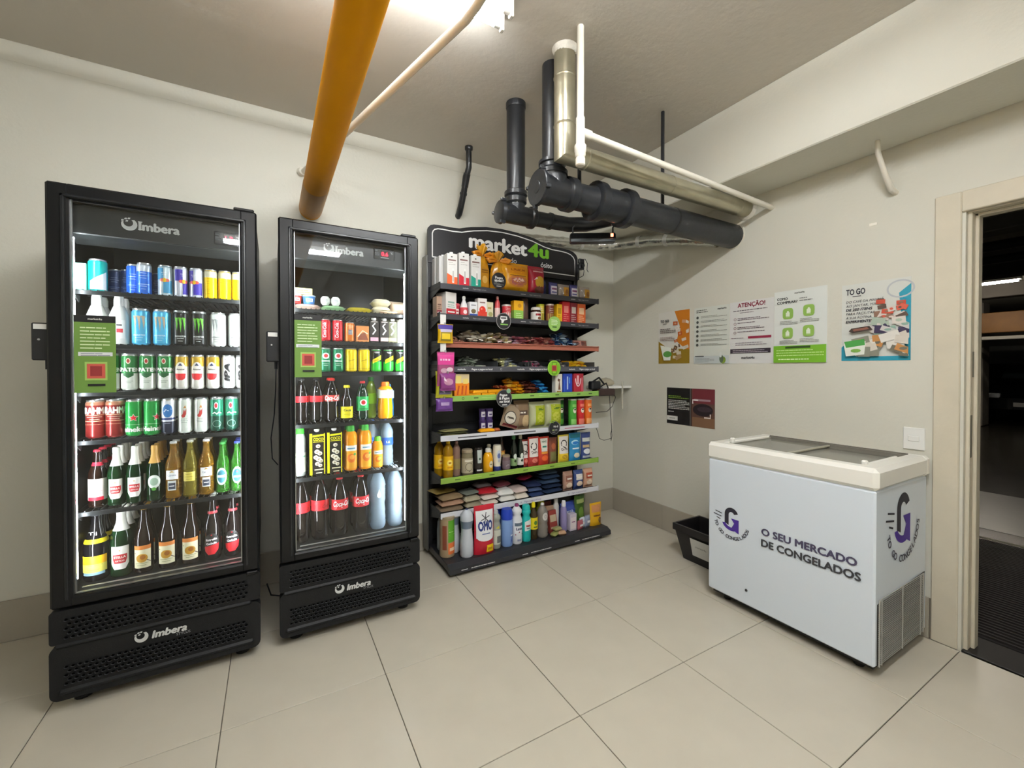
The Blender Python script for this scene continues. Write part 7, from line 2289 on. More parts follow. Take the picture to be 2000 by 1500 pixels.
put('sponge_pack', 'green and cream scouring pad pack at the base deck edge', 'pack', [('pack', slab(0.075, 0.05, 0.035, '#7c8048', 121))], 9, -0.985, -0.43, 0.4, g)
put('sponge_pack', 'tan and red scouring pad pack beside the green one', 'pack', [('pack', slab(0.07, 0.05, 0.035, '#b08a6c', 122))], 9, -0.925, -0.435, -0.3, g)
put('sponge_pack', 'olive scouring pad pack on top of the other two', 'pack', [('pack', slab(0.07, 0.05, 0.03, '#8a8658', 123))], 9, -0.96, -0.425, 0.1, g, dz=0.036)
put('lotion_bottle', 'slim lavender bottle with white top', 'bottle', bottle(0.026, 0.235, SQZ, mat('#8f86b4', 0.3), cap='#e4e2e8', capr=0.6, capz=(0.78, 1.0)), 9, -0.862, -0.375, 0, g)
put('lotion_bottle', 'white bottle standing behind the slim lavender bottle', 'bottle', bottle(0.026, 0.245, SQZ, mat('#dcdad6', 0.3), cap='#ecebe8', capr=0.6, capz=(0.80, 1.0)), 9, -0.875, -0.29, 0, g)
put('soap_box', 'white and mauve box beside the slim lavender bottle', 'box', carton(0.065, 0.045, 0.13, [(0, 1, '#c8c0cc')], lambda k, w, h: (k.rect(-w * 0.38, w * 0.38, h * 0.1, h * 0.8, '#ded4d4'), k.rect(-w * 0.25, w * 0.25, h * 0.5, h * 0.56, '#8a5a80'))), 9, -0.795, -0.39, 0, g)
put('paper_bag', 'blue crinkled bag lying behind the white and mauve box', 'bag', bag(0.17, 0.19, 0.09, '#3c4f9c', lambda k, w, h: (k.ell(0, h * 0.5, w * 0.3, h * 0.2, '#6a80c0'), k.rect(-w * 0.3, w * 0.1, h * 0.62, h * 0.7, '#c8d0e4')), seed=125, wr=2.0), 9, -0.765, -0.29, 0.2, g)
for i, (x, y, c, l) in enumerate(((-0.735, -0.42, '#a85a64', 'small pinkish pack at the deck edge'), (-0.70, -0.40, '#c8ccd4', 'small silver white pack beside the pinkish one'), (-0.65, -0.405, '#8e96ac', 'small grey blue pack beside the silver white one'))):
    put('small_pack', l, 'pack', bag(0.06, 0.075 + 0.01 * i, 0.03, c, lambda k, w, h: k.rect(-w * 0.3, w * 0.3, h * 0.4, h * 0.6, '#e6e2e2'), seed=130 + i), 9, x, y, 0.2, g)
put('pet_food', 'dark green pet food pouch behind the yellow pouch', 'bag', bag(0.115, 0.235, 0.06, '#3c5c24', lambda k, w, h: (k.rect(-w * 0.36, w * 0.36, h * 0.72, h * 0.86, '#9aa868'), k.ell(0, h * 0.4, w * 0.25, h * 0.2, '#6a8a3a')), seed=140, stand=True), 9, -0.655, -0.31, 0.1, g)
put('pet_food', 'yellow and orange pet food pouch at the right deck end', 'bag', bag(0.12, 0.18, 0.06, '#d8a41c', lambda k, w, h: (k.rect(-w * 0.40, w * 0.36, h * 0.6, h * 0.92, '#c88a5a'), k.rect(-w * 0.3, w * 0.3, h * 0.42, h * 0.48, '#7a4a14'), k.ell(w * 0.22, h * 0.25, w * 0.16, h * 0.12, '#6a4a20')), seed=141, stand=True), 9, -0.562, -0.40, 0, g)

# hanging strip and its packs
g = 'packs hanging on the strip at the left of the rack'
tag(obj('hang_strip', MB().box((-1.868, -0.372, 1.10), (-1.828, -0.371, 1.70)), None, WHITE), 'white plastic clip strip hanging from the second shelf', 'strip')


def hpack(w, h, col, deco, x, ztop, label, seed, y=-0.385):
    q = place('hanging_pack', label, 'bag', bag(w, h, 0.028, col, deco, seed=seed), (x, y, ztop - h), 0, g)
    obj('hook', MB().box((-0.004, -0.002, h - 0.004), (0.004, 0.014, h + 0.012), bev=0.001), q, SILVER)


hpack(0.108, 0.125, '#e2b41c', lambda k, w, h: (k.rect(-w * 0.48, w * 0.48, h * 0.72, h * 0.97, '#4a3a90'), k.rect(-w * 0.36, w * 0.4, h * 0.58, h * 0.72, '#c8c0dc'), k.rect(-w * 0.34, w * 0.34, h * 0.12, h * 0.56, '#8a7a2c'), k.rect(-w * 0.28, w * 0.28, h * 0.2, h * 0.5, '#f0cc2c')), -1.838, 1.635, 'yellow pack with violet top, highest on the hanging strip', 151)
hpack(0.122, 0.225, '#a04c74', lambda k, w, h: (k.rect(-w * 0.48, w * 0.48, h * 0.62, h * 0.97, '#dc3f94'), k.bars(-w * 0.36, w * 0.36, h * 0.74, 1, 0.012, 0.012, '#efc0dc', seed=3, ws=0.4), k.ell(-w * 0.15, h * 0.45, w * 0.2, h * 0.07, '#c8a0b0'), k.ell(w * 0.2, h * 0.48, w * 0.2, h * 0.07, '#dcc4cc'), k.ell(0, h * 0.3, w * 0.3, h * 0.06, '#7a2c5c')), -1.838, 1.452, 'pink topped candy pack in the middle of the hanging strip', 152, -0.392)
hpack(0.11, 0.115, '#8c3c80', lambda k, w, h: (k.ell(0, h * 0.5, w * 0.3, h * 0.2, '#c08aa4'), k.poly([(-w * .3, h * .6), (-w * .1, h * .5), (-w * .28, h * .8)], '#efdfe8')), -1.832, 1.312, 'plum coloured pack overlapping the pink candy pack', 153, -0.415)
hpack(0.118, 0.175, '#b8b42c', lambda k, w, h: (k.rect(-w * 0.34, w * 0.42, h * 0.12, h * 0.42, '#6c6480'), k.line([(-w * 0.2, h * 0.3), (0, h * 0.2), (w * 0.2, h * 0.36)], 0.012, '#d8d4dc')), -1.845, 1.325, 'olive yellow pack behind the plum coloured one', 154, -0.378)
hpack(0.12, 0.085, '#6a3f8c', lambda k, w, h: (k.rect(-w * 0.25, w * 0.25, h * 0.45, h * 0.7, '#b49ac4'),), -1.845, 1.145, 'violet pack lowest on the hanging strip', 155)

# ================================================================== small wall shelf in the corner with its clutter
t = thing('corner_shelf', 'thin white wall shelf beside the rack in the corner', 'shelf', (0, 0, 0))
obj('board', MB().box((-0.34, -0.24, 1.165), (-0.001, -0.015, 1.185), bev=0.003), t, WHITE)
obj('bracket', MB().box((-0.12, -0.245, 0.98), (-0.105, -0.23, 1.23), bev=0.003), t, mat('#b8b4a6', 0.5))
t = thing('plastic_bag', 'crumpled beige plastic bag on the corner shelf', 'bag', (-0.22, -0.14, 1.186))
m = MB()
rr = random.Random(9)
vs, n = [], 18
for (r, z) in ((0.0, 0), (0.7, 0.0), (1.0, 0.25), (0.95, 0.55), (0.6, 0.85), (0.0, 0.95)):
    for k in range(n):
        a = 2 * pi * k / n
        q = 1 + rr.uniform(-0.14, 0.14)
        vs.append((r * 0.085 * q * cos(a), r * 0.06 * q * sin(a), z * 0.075 * (1 + rr.uniform(-0.06, 0.06))))
fs = []
for i in range(5):
    for k in range(n):
        fs.append((i * n + k, i * n + (k + 1) % n, (i + 1) * n + (k + 1) % n, (i + 1) * n + k))
obj('film', m.add(vs, fs), t, mat('#b0a892', 0.4, coat=0.2))
t = thing('power_box', 'dark brown power box jutting beside the green edged shelf', 'device', (-0.36, -0.28, 1.145))
obj('case', MB().box((-0.10, -0.05, -0.035), (0.08, 0.05, 0.025), bev=0.008), t, mat('#3c2c2a', 0.4))
obj('plug', MB().box((-0.16, -0.03, 0.02), (-0.06, 0.03, 0.09), bev=0.01), t, BLACK)
m = MB()
m.tube([(-0.05, 0.0, 0.04), (0.02, 0.0, 0.07), (0.06, 0.02, 0.03), (0.05, 0.02, 0.0)], 0.006, 0, 6)
m.tube([(-0.14, 0.0, 0.08), (-0.06, 0.0, 0.12), (0.0, 0.0, 0.06)], 0.008, 0, 6)
m.tube([(0.075, -0.03, -0.02), (0.10, -0.03, -0.05), (0.06, -0.03, -0.13), (0.0, -0.03, -0.17), (-0.12, -0.03, -0.17)], 0.0025, 0, 6)
m.tube([(0.02, -0.04, -0.03), (0.03, -0.04, -0.15), (0.045, -0.04, -0.30), (0.05, -0.04, -0.38), (0.04, -0.04, -0.42), (0.035, -0.04, -0.36), (0.05, -0.04, -0.32)], 0.0025, 0, 6)
m.tube([(0.04, -0.04, -0.40), (-0.04, -0.04, -0.41), (-0.09, -0.04, -0.39), (-0.11, -0.04, -0.33), (-0.12, -0.02, -0.28)], 0.0025, 0, 6)
obj('cable', m, t, BLACK)

# ================================================================== chest freezer
FWm = mat('#dde6f0', 0.3, spec=0.5)
FLid = mat('#f0eee6', 0.22)
t = thing('chest_freezer', 'white chest freezer with sliding glass lids against the right wall', 'freezer', (-0.31, -1.84, 0))
hx, hy = 0.29, 0.397     # half depth along x, half width along y (front faces -x)
m = MB()
m.box((-hx, -hy, 0.052), (hx - 0.01, hy, 0.815), bev=0.008)
body = obj('cabinet', m, t, FWm)
obj('base', MB().box((-hx + 0.03, -hy + 0.015, 0.03), (hx - 0.01, hy - 0.015, 0.06)), t, mat('#232323', 0.7))
rim = MB()
z0, z1 = 0.812, 0.912
rim.box((-hx - 0.008, -hy - 0.01, z0), (-hx + 0.075, hy + 0.01, z1), bev=0.018)
rim.box((hx - 0.055, -hy - 0.01, z0), (hx, hy + 0.01, z1), bev=0.014)
rim.box((-hx - 0.0072, -hy - 0.0092, z0 + 0.0006), (hx - 0.01, -hy + 0.075, z1 - 0.0008), bev=0.0175)
rim.box((-hx - 0.0072, hy - 0.075, z0 + 0.0006), (hx - 0.01, hy + 0.0092, z1 - 0.0008), bev=0.0175)
obj('lid_rim', rim, t, FLid)
inn = MB()
inn.box((-hx + 0.07, -hy + 0.07, 0.62), (hx - 0.05, hy - 0.07, 0.63))
obj('inner_floor', inn, t, mat('#a8a49c', 0.6))
for (p, q_) in (((-hx + 0.068, -hy + 0.06, z1 - 0.03), (-hx + 0.078, hy - 0.06, z1 - 0.004)),
                ((hx - 0.062, -hy + 0.06, z1 - 0.03), (hx - 0.052, hy - 0.06, z1 - 0.004)),
                ((hx - 0.052, -hy + 0.06, z1 - 0.006), (hx - 0.046, hy - 0.06, z1 + 0.003))):
    obj('rail', MB().box(p, q_), t, mat('#77736a', 0.4))
FG = bpy.data.materials.new('frosted_lid')
FG.use_nodes = True
nt = FG.node_tree
nt.nodes.clear()
o_ = nt.nodes.new('ShaderNodeOutputMaterial')
mx = nt.nodes.new('ShaderNodeMixShader')
mx.inputs[0].default_value = 0.45
p_ = nt.nodes.new('ShaderNodeBsdfPrincipled')
p_.inputs['Base Color'].default_value = lin('#a5a294')
p_.inputs['Roughness'].default_value = 0.12
tt_ = nt.nodes.new('ShaderNodeBsdfTransparent')
nt.links.new(tt_.outputs[0], mx.inputs[1])
nt.links.new(p_.outputs[0], mx.inputs[2])
nt.links.new(mx.outputs[0], o_.inputs[0])
for i, (ya, yb, zz) in enumerate(((0.005, hy - 0.068, z1 - 0.010), (-hy + 0.068, 0.02, z1 - 0.022))):
    gl = obj('glass_lid', MB().box((-hx + 0.076, ya, zz - 0.004), (hx - 0.06, yb, zz)), t, FG)
    fr = MB()
    for yy in (ya, yb):
        fr.box((-hx + 0.076, yy - 0.008, zz - 0.006), (hx - 0.06, yy + 0.008, zz + 0.003), bev=0.002)
    obj('lid_frame', fr, gl, mat('#b8b4a4', 0.35, metal=0.3))
    hy_ = yb - 0.012 if i == 0 else ya + 0.012
    obj('lid_handle', MB().box((-hx + 0.10, hy_ - 0.009, zz), (hx - 0.13, hy_ + 0.009, zz + 0.018), bev=0.005).box((-hx + 0.095, hy_ - 0.012, zz), (-hx + 0.12, hy_ + 0.012, zz + 0.034), bev=0.006), gl, FLid)
# front print; front faces -x: build facing -y and turn
fp = Ink(flat(0.0), nx=1)


def glogo(k, cx, cz, s, sx=1.0):
    """big G with an arrow: dark upper stroke, violet lower stroke"""
    D, V = '#2b2a35', '#4b2f96'
    w = 0.18 * s
    r1, r0 = 0.30 * s, 0.30 * s - w
    H = 0.20 * s
    pts = []
    for i in range(13):
        a = radians(20 + i * 160 / 12)
        pts.append((cx + r1 * cos(a) * sx, cz + H + r1 * sin(a)))
    pts.append((cx - r1 * sx, cz - H * 0.9))
    pts.append((cx - r0 * sx, cz - H * 1.25))
    for i in range(12, -1, -1):
        a = radians(20 + i * 160 / 12)
        pts.append((cx + r0 * cos(a) * sx, cz + H + r0 * sin(a)))
    k.poly(pts, D)
    # violet sweep and arrow block
    pts = []
    for i in range(11):
        a = radians(195 + i * 95 / 10)
        pts.append((cx + 0.42 * s * cos(a) * sx, cz - 0.10 * s + 0.36 * s * sin(a)))
    pts.append((cx + 0.12 * s * sx, cz - 0.26 * s))
    for i in range(8, -1, -1):
        a = radians(205 + i * 80 / 8)
        pts.append((cx + 0.30 * s * cos(a) * sx, cz - 0.08 * s + 0.24 * s * sin(a)))
    k.poly(pts, V)
    k.poly([(cx - 0.02 * s * sx, cz + 0.06 * s), (cx + 0.32 * s * sx, cz + 0.06 * s), (cx + 0.32 * s * sx, cz - 0.50 * s), (cx + 0.17 * s * sx, cz - 0.44 * s), (cx + 0.0 * s * sx, cz - 0.34 * s), (cx + 0.12 * s * sx, cz - 0.12 * s)], V)
    for j, (l0, l1) in enumerate(((-0.72, -0.42), (-0.80, -0.44), (-0.66, -0.48))):
        z_ = cz + (0.18 - 0.13 * j) * s
        k.line([(cx + l0 * s * sx, z_ + 0.03 * s), (cx + l1 * s * sx, z_ - 0.02 * s)], 0.035 * s, D)


# local print coordinate s runs toward -y of the room; s = -(y) - 1.84
glogo(fp, 1.588 - 1.84, 0.492, 0.135)
fp.arc_text('TO GO CONGELADOS', 1.588 - 1.84, 0.487, 0.105, radians(196), radians(344), 0.026, '#3c3a48', 0.02)
fp.text('O SEU MERCADO', 1.965 - 1.84, 0.468, 0.050, '#4a4560', bold=0.03, width=0.415)
fp.text('DE CONGELADOS', 1.972 - 1.84, 0.408, 0.052, '#3c3d42', bold=0.03, width=0.43)
e = obj('print', fp.mesh('print'), body, loc=(-hx - 0.0004, 0, 0))
e.rotation_euler = (0, 0, -pi / 2)
fp = Ink(flat(0.0), nx=1)
glogo(fp, 0.02, 0.650, 0.24, 1.0)
fp.arc_text('TO GO CONGELADOS', 0.02, 0.640, 0.185, radians(198), radians(350), 0.044, '#4c4a5c', 0.02)
obj('print', fp.mesh('print'), body, loc=(-0.02, -hy - 0.0004, 0))
obj('drain_plug', MB().lathe([(0, -hx - 0.006), (0.006, -hx - 0.004), (0.008, -hx + 0.002)], 0, 10, org=(0, 0.165, 0.135), axis='x', cap=False), t, BLACK)
# side grille of wire over a dark opening
m = MB()
gx0, gx1, gz0, gz1 = -hx + 0.02, hx - 0.06, 0.055, 0.345
m.add([(gx0, -hy - 0.001, gz0), (gx1 + 0.03, -hy - 0.001, gz0), (gx1 + 0.03, -hy - 0.001, gz1), (gx0, -hy - 0.001, gz1 - 0.02)], [(0, 1, 2, 3)])
obj('vent_opening', m, t, mat('#4a4844', 0.7))
m = MB()
n = 34
for i in range(n):
    z = gz0 + 0.004 + (gz1 - gz0 - 0.01) * i / (n - 1)
    m.box((gx0 + 0.005, -hy - 0.006, z), (gx1, -hy - 0.0035, z + 0.0028))
for x in (gx0 + 0.006, gx0 + 0.03, (gx0 + gx1) / 2, gx1 - 0.04, gx1 - 0.005):
    m.box((x, -hy - 0.009, gz0), (x + 0.004, -hy - 0.005, gz1))
gw = obj('vent_grille', m, t, mat('#b8b6b0', 0.35, metal=0.3))
gw['kind'] = 'stuff'
for x in (-hx + 0.07, hx - 0.07):
    for y in (-hy + 0.08, hy - 0.08):
        obj('foot', MB().lathe([(0.0, 0), (0.018, 0.0), (0.022, 0.006), (0.022, 0.03), (0.014, 0.034)], 0, 14, org=(x, y, 0)), t, mat('#1c1b1a', 0.6))

# ================================================================== black bin
t = thing('storage_bin', 'black plastic bin on the floor between the rack and freezer', 'bin', (-0.225, -1.165, 0))
m = MB()
bx, by, tx, ty = 0.085, 0.12, 0.145, 0.165
H_ = 0.25


def ring4(a, b, z):
    return [(-a, -b, z), (a, -b, z), (a, b, z), (-a, b, z)]


lv = [ring4(bx, by, 0.0), ring4(tx - 0.012, ty - 0.012, H_ - 0.045), ring4(tx, ty, H_ - 0.045), ring4(tx, ty, H_), ring4(tx - 0.014, ty - 0.014, H_), ring4(bx - 0.006, by - 0.006, 0.008)]
vs = [p for r in lv for p in r]
fs = []
for i in range(5):
    for k in range(4):
        fs.append((i * 4 + k, i * 4 + (k + 1) % 4, (i + 1) * 4 + (k + 1) % 4, (i + 1) * 4 + k))
fs.append((20, 21, 22, 23))
fs.append((3, 2, 1, 0))
m.add(vs, fs)
obj('tub', m, t, mat('#1a181b', 0.4))
rb = MB()
rb.add([(-0.1335, 0.03, 0.185), (-0.1335, -0.12, 0.185), (-0.102, -0.12, 0.06), (-0.102, 0.03, 0.06)], [(0, 1, 2, 3)])
for v_ in range(4):
    rb.v[v_] = (rb.v[v_][0] - 0.004, rb.v[v_][1], rb.v[v_][2])
lb = obj('paper_label', rb, t, mat('#c8c8c4', 0.5))
k = Ink(lambda s, z, o: (-0.1375 + (0.185 - z) * 0.252 - o, -s, z), nx=1)
k.text('market4u', 0.045, 0.125, 0.022, '#5a5a5a', bold=0.01)
obj('print', k.mesh('print'), lb)

# ================================================================== posters on the right wall (facing -x)


def poster(name, label, y0, y1, z0, z1, base, deco):
    w, h = y0 - y1, z1 - z0
    q = thing(name, label, 'poster', (0, (y0 + y1) / 2, z0), -pi / 2)
    obj('sheet', MB().box((-w / 2, -0.0015, 0), (w / 2, 0.0, h)), q, mat(base, 0.4))
    k = Ink(flat(-0.0015), nx=1)
    deco(k, w, h)
    obj('print', k.mesh('print'), q)


def food(k, x, z, s, cols, n, seed, asp=0.7, lim=0.147):
    rr = random.Random(seed)
    for i in range(n):
        cx, cz = x + rr.uniform(-0.5, 0.5) * s, z + rr.uniform(-0.5, 0.5) * s * asp
        a = rr.uniform(-0.5, 0.5)
        w, h = rr.uniform(0.10, 0.2) * s, rr.uniform(0.07, 0.13) * s
        pts = [(cx + (dx * cos(a) - dz * sin(a)), cz + (dx * sin(a) + dz * cos(a))) for dx, dz in ((-w, -h), (w, -h), (w, h), (-w, h))]
        pts = [(max(-lim, min(lim, a_)), max(0.004, b_)) for a_, b_ in pts]
        k.poly(pts, cols[i % len(cols)])
        if i % 2 and abs(cx) + w * 0.5 < lim:
            k.ell(cx, cz, w * 0.5, h * 0.5, cols[(i + 1) % len(cols)], n=8)


def po1(k, w, h):
    k.poly([(w * 0.03, h), (w * 0.5, h), (w * 0.5, h * 0.2), (w * 0.1, h * 0.42), (w * 0.2, h * 0.7)], '#c87a22')
    k.poly([(-w * 0.5, h * 0.44), (-w * 0.2, h * 0.3), (w * 0.5, h * 0.26), (w * 0.5, 0), (-w * 0.5, 0)], '#8f7420')
    food(k, w * 0.26, h * 0.62, w * 0.42, ['#d8cfc4', '#b85a2a', '#c89a7a', '#e4dcd2'], 10, 3, 1.3)
    food(k, w * 0.18, h * 0.22, w * 0.5, ['#cfc6b0', '#5a4030', '#a88a60', '#d8d4c8'], 10, 4)
    k.poly([(-w * 0.42, h * 0.36), (-w * 0.05, h * 0.30), (-w * 0.08, h * 0.06), (-w * 0.3, h * 0.06)], '#e4e8de')
    k.ell(-w * 0.18, h * 0.18, w * 0.14, h * 0.06, '#5a9a4a')
    k.text('TO GO', -w * 0.27, h * 0.80, 0.030, '#3c3a40', bold=0.03, width=w * 0.28)
    k.rect(-w * 0.33, -w * 0.2, h * 0.765, h * 0.775, '#55535a')
    k.bars(-w * 0.42, w * 0.1, h * 0.66, 3, 0.014, 0.006, '#5a4a48', seed=6, ws=0.5)
    k.bars(-w * 0.42, w * 0.06, h * 0.50, 3, 0.012, 0.005, '#8a7470', seed=7, ws=0.5)


def po2(k, w, h):
    k.bars(-w * 0.44, -w * 0.1, h * 0.945, 2, 0.014, 0.006, '#5c6058', seed=1, ws=0.5)
    k.text('market4u', w * 0.3, h * 0.93, 0.018, '#3a3c38', bold=0.03)
    for i in range(7):
        z = h * (0.825 - i * 0.082)
        k.ell(-w * 0.40, z, 0.011, 0.011, '#4c504c', n=10)
        k.bars(-w * 0.30, w * 0.44, z + 0.004, 2, 0.009, 0.003, '#7c7e78', seed=20 + i, ws=0.5)
    k.rect(-w * 0.5, w * 0.5, 0, h * 0.135, '#c2cacb')
    k.rect(-w * 0.46, -w * 0.2, h * 0.12, h * 0.138, '#2a2c2c')
    k.bars(-w * 0.46, w * 0.1, h * 0.09, 4, 0.009, 0.003, '#8a9092', seed=30, ws=0.5)
    k.ell(w * 0.34, h * 0.06, 0.022, 0.026, '#7f9a3c')
    k.ell(w * 0.30, h * 0.08, 0.016, 0.03, '#5c6c58')
    k.ell(w * 0.28, h * 0.15, 0.010, 0.02, '#d8dcd8')


def po3(k, w, h):
    k.text('ATENÇÃO!', 0, h * 0.905, 0.040, '#7c1c34', bold=0.03, width=w * 0.62)
    k.bars(-w * 0.42, w * 0.45, h * 0.845, 1, 0.012, 0.006, '#6c6468', seed=1, ws=0.5)
    k.bars(-w * 0.26, w * 0.26, h * 0.81, 1, 0.012, 0.005, '#8c8488', seed=2, ws=0.5)
    for i in range(4):
        z = h * (0.715 - i * 0.072)
        k.ring(-w * 0.37, z, 0.010, 0.010, 0.003, '#8c6a74', n=10)
        k.bars(-w * 0.31, w * (0.4 if i in (0, 3) else 0.3), z + 0.002, 1 if i % 2 else 2, 0.010, 0.0045, '#5c4a54', seed=5 + i, ws=0.5)
    k.rect(-w * 0.06, w * 0.45, h * 0.395, h * 0.43, '#8c2440')
    k.bars(-w * 0.46, -w * 0.08, h * 0.405, 1, 0.01, 0.004, '#7c6c74', seed=12, ws=0.5)
    k.bars(-w * 0.36, w * 0.36, h * 0.325, 2, 0.013, 0.005, '#8c848c', seed=13, ws=0.5)
    k.rect(-w * 0.48, w * 0.44, h * 0.165, h * 0.235, '#2e2430')
    k.bars(-w * 0.42, w * 0.38, h * 0.205, 2, 0.012, 0.004, '#b8b0b8', seed=14, ws=0.5)
    k.text('market4u', -w * 0.06, h * 0.075, 0.024, '#4a4a4c', bold=0.03)


def po4(k, w, h):
    k.text('market4u', 0, h * 0.945, 0.015, '#4c5048', bold=0.03)
    k.text('COMO', -w * 0.44, h * 0.875, 0.022, '#1c1e1c', bold=0.03, align='l', width=w * 0.21)
    k.text('COMPRAR?', -w * 0.44, h * 0.822, 0.022, '#1c1e1c', bold=0.03, align='l', width=w * 0.40)
    k.bars(-w * 0.0, w * 0.24, h * 0.87, 2, 0.014, 0.0045, '#6c706a', seed=2, ws=0.5)
    for cx, cz in ((-0.22, 0.68), (0.18, 0.70), (-0.22, 0.41), (0.18, 0.425)):
        x, z, s = cx * w, cz * h, 0.030
        k.poly([(x + s * 1.05 * ((1 if cos(a) > 0 else -1) * abs(cos(a)) ** 0.5), z + s * 1.15 * ((1 if sin(a) > 0 else -1) * abs(sin(a)) ** 0.5)) for a in [i * pi / 10 + 0.01 for i in range(20)]], '#8db455')
        k.rect(x - s * 0.4, x + s * 0.35, z - s * 0.55, z + s * 0.25, '#e4ecd8')
        k.ell(x, z + s * 0.35, s * 0.22, s * 0.25, '#e4ecd8', n=8)
        k.rect(x - s * 0.4, x + s * 0.4, z - s * 0.72, z - s * 0.64, '#dce8c8')
        k.bars(x - s * 1.6, x + s * 1.9, z - s * 1.65, 3, 0.009, 0.003, '#7c7e78', seed=int(cz * 100), ws=0.5)
    k.rect(-w * 0.5, w * 0.5, 0, h * 0.235, '#76b22c')
    k.rect(-w * 0.26, w * 0.22, h * 0.195, h * 0.225, '#33501c')
    k.bars(-w * 0.44, w * 0.46, h * 0.165, 3, 0.016, 0.0045, '#cfe8a4', seed=9, ws=0.5)
    k.bars(-w * 0.40, w * 0.40, h * 0.04, 1, 0.016, 0.006, '#e4f4c8', seed=10, ws=0.5)


def po5(k, w, h):
    B = '#2a93ac'
    k.rect(-w * 0.5, w * 0.5, 0, h * 0.055, B)
    k.poly([(-w * 0.5, 0), (-w * 0.2, 0), (-w * 0.35, h * 0.12), (-w * 0.44, h * 0.22), (-w * 0.5, h * 0.18)], B)
    k.poly([(w * 0.5, 0), (w * 0.5, h * 0.92), (w * 0.34, h * 0.82), (w * 0.38, h * 0.5), (w * 0.42, h * 0.2)], B)
    k.ring(w * 0.36, h * 0.87, w * 0.19, h * 0.11, 0.008, '#b8bcc0', n=26)
    k.text('TO GO', -w * 0.43, h * 0.865, 0.044, '#2a2a34', bold=0.03, align='l', width=w * 0.29)
    k.rect(-w * 0.33, -w * 0.2, h * 0.835, h * 0.845, '#55555c')
    for i, (s_, b_) in enumerate((('DO CAFÉ DA MANHÃ', 0.0), ('AO JANTAR, MAIS', 0.01), ('DE 250 ITENS', 0.03), ('PARA FACILITAR', 0.0), ('A SUA ROTINA.', 0.0), ('EXPERIMENTE JÁ!', 0.03))):
        k.text(s_, -w * 0.43, h * (0.755 - i * 0.052), 0.0195, '#33333c', bold=b_, shear=0.2, align='l', width=w * (0.56, 0.5, 0.4, 0.44, 0.4, 0.47)[i])
    food(k, w * 0.25, h * 0.62, w * 0.42, ['#5c4a40', '#c0503c', '#8a6a58', '#d8ccc4', '#d0604c'], 14, 21, 0.9)
    food(k, w * 0.2, h * 0.40, w * 0.55, ['#d8d0c8', '#a8b8a8', '#3c3450', '#c8c4c0', '#8aa89a'], 14, 22, 0.5)
    food(k, w * 0.1, h * 0.20, w * 0.72, ['#d4ccc0', '#8a8a7c', '#c48a50', '#6c6a5c', '#e0dcd4'], 18, 23, 0.4)
    k.poly([(-w * 0.32, h * 0.42), (-w * 0.05, h * 0.44), (0.0, h * 0.39), (-w * 0.3, h * 0.36), (-w * 0.36, h * 0.385)], '#3c302c')
    k.poly([(-w * 0.3, h * 0.405), (-w * 0.08, h * 0.425), (-w * 0.05, h * 0.40), (-w * 0.28, h * 0.38)], '#8a5a4c')
    k.poly([(-w * 0.44, h * 0.22), (-w * 0.1, h * 0.25), (-w * 0.12, h * 0.08), (-w * 0.4, h * 0.06)], '#e4e8de')
    k.poly([(-w * 0.43, h * 0.25), (-w * 0.12, h * 0.28), (-w * 0.11, h * 0.2), (-w * 0.4, h * 0.17)], '#4a9a4a')
    k.ell(-w * 0.25, h * 0.13, w * 0.08, h * 0.025, '#7aa84a', n=10)


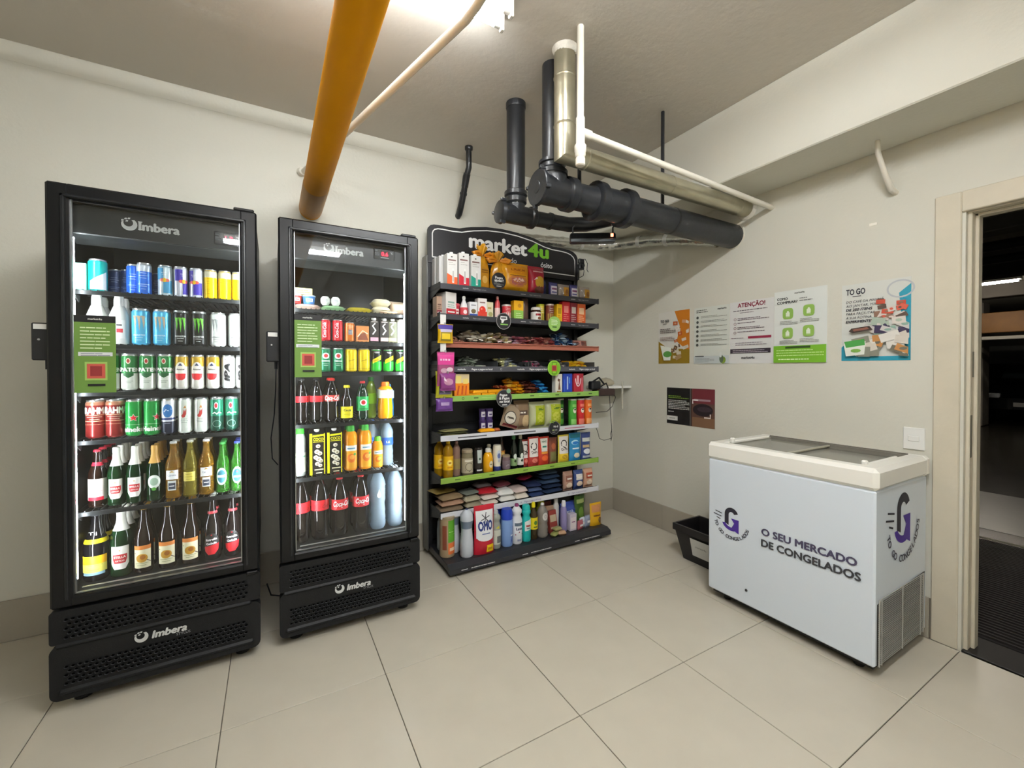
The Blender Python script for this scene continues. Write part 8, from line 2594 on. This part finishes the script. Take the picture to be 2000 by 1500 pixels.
def po6(k, w, h):
    k.poly([(w * 0.04, 0), (w * 0.5, 0), (w * 0.5, h), (w * 0.04, h)], '#5c4038')
    k.rect(w * 0.06, w * 0.5, h * 0.62, h, '#6e2c34')
    k.ell(w * 0.27, h * 0.45, w * 0.2, h * 0.16, '#241c22')
    k.rect(w * 0.06, w * 0.5, 0, h * 0.25, '#7c5c44')
    k.ell(w * 0.3, h * 0.47, w * 0.14, h * 0.07, '#3c2f38')
    k.rect(w * 0.1, w * 0.42, h * 0.68, h * 0.73, '#a08890')
    k.line([(w * 0.07, h * 0.6), (w * 0.07, h * 0.7), (w * 0.18, h * 0.7)], 0.010, '#e4dcdc')
    k.line([(w * 0.30, h * 0.26), (w * 0.42, h * 0.26), (w * 0.42, h * 0.36)], 0.010, '#d8d0cc')
    k.rect(w * 0.015, w * 0.025, 0, h, '#7c7a78')
    k.bars(-w * 0.46, -w * 0.01, h * 0.76, 2, 0.014, 0.007, '#7c9c3c', seed=2, ws=0.4)
    k.bars(-w * 0.46, 0.0, h * 0.64, 6, 0.013, 0.006, '#c8c8c4', seed=3, ws=0.5)
    k.bars(-w * 0.46, -w * 0.32, h * 0.33, 1, 0.013, 0.007, '#d4d4d0', seed=4, ws=0.4)
    k.rect(-w * 0.49, -w * 0.25, h * 0.10, h * 0.22, '#dcdad4')
    k.text('market4u', -w * 0.37, h * 0.145, 0.014, '#5a5a58', bold=0.02)


poster('wall_poster', 'narrow orange and white TO GO food poster, leftmost on the wall', -0.548, -0.851, 1.382, 1.806, '#d6d4cc', po1)
poster('wall_poster', 'white poster with a list of seven dotted items', -0.893, -1.180, 1.378, 1.802, '#d4d8d0', po2)
poster('wall_poster', 'white poster headed ATENÇÃO with a dark red title', -1.184, -1.487, 1.376, 1.806, '#d8d8d6', po3)
poster('wall_poster', 'white and green poster headed COMO COMPRAR', -1.489, -1.788, 1.378, 1.832, '#dce0dc', po4)
poster('wall_poster', 'large teal edged TO GO food poster nearest the door', -1.862, -2.163, 1.384, 1.812, '#d2d4ce', po5)
poster('wall_poster', 'black and brown poster hung lower than the others', -0.636, -1.069, 0.893, 1.186, '#1a1a1c', po6)

# small white spot on the wall above the posters
tag(obj('wall_patch', MB().box((-0.002, -1.985, 2.115), (0.0, -2.02, 2.13), bev=0.0008), None, mat('#f4f0e4', 0.6)), 'small white spot on the right wall below the bent pipe', 'patch')

_bad = [l for l, v in _LAB.items() if len(v) > 1 and not all(o.get('group') for o in v)]
_words = [l for l in _LAB if not 4 <= len(l.split()) <= 16]
print('LABELS', len(_LAB), 'dup', _bad[:20], 'words', _words[:20])
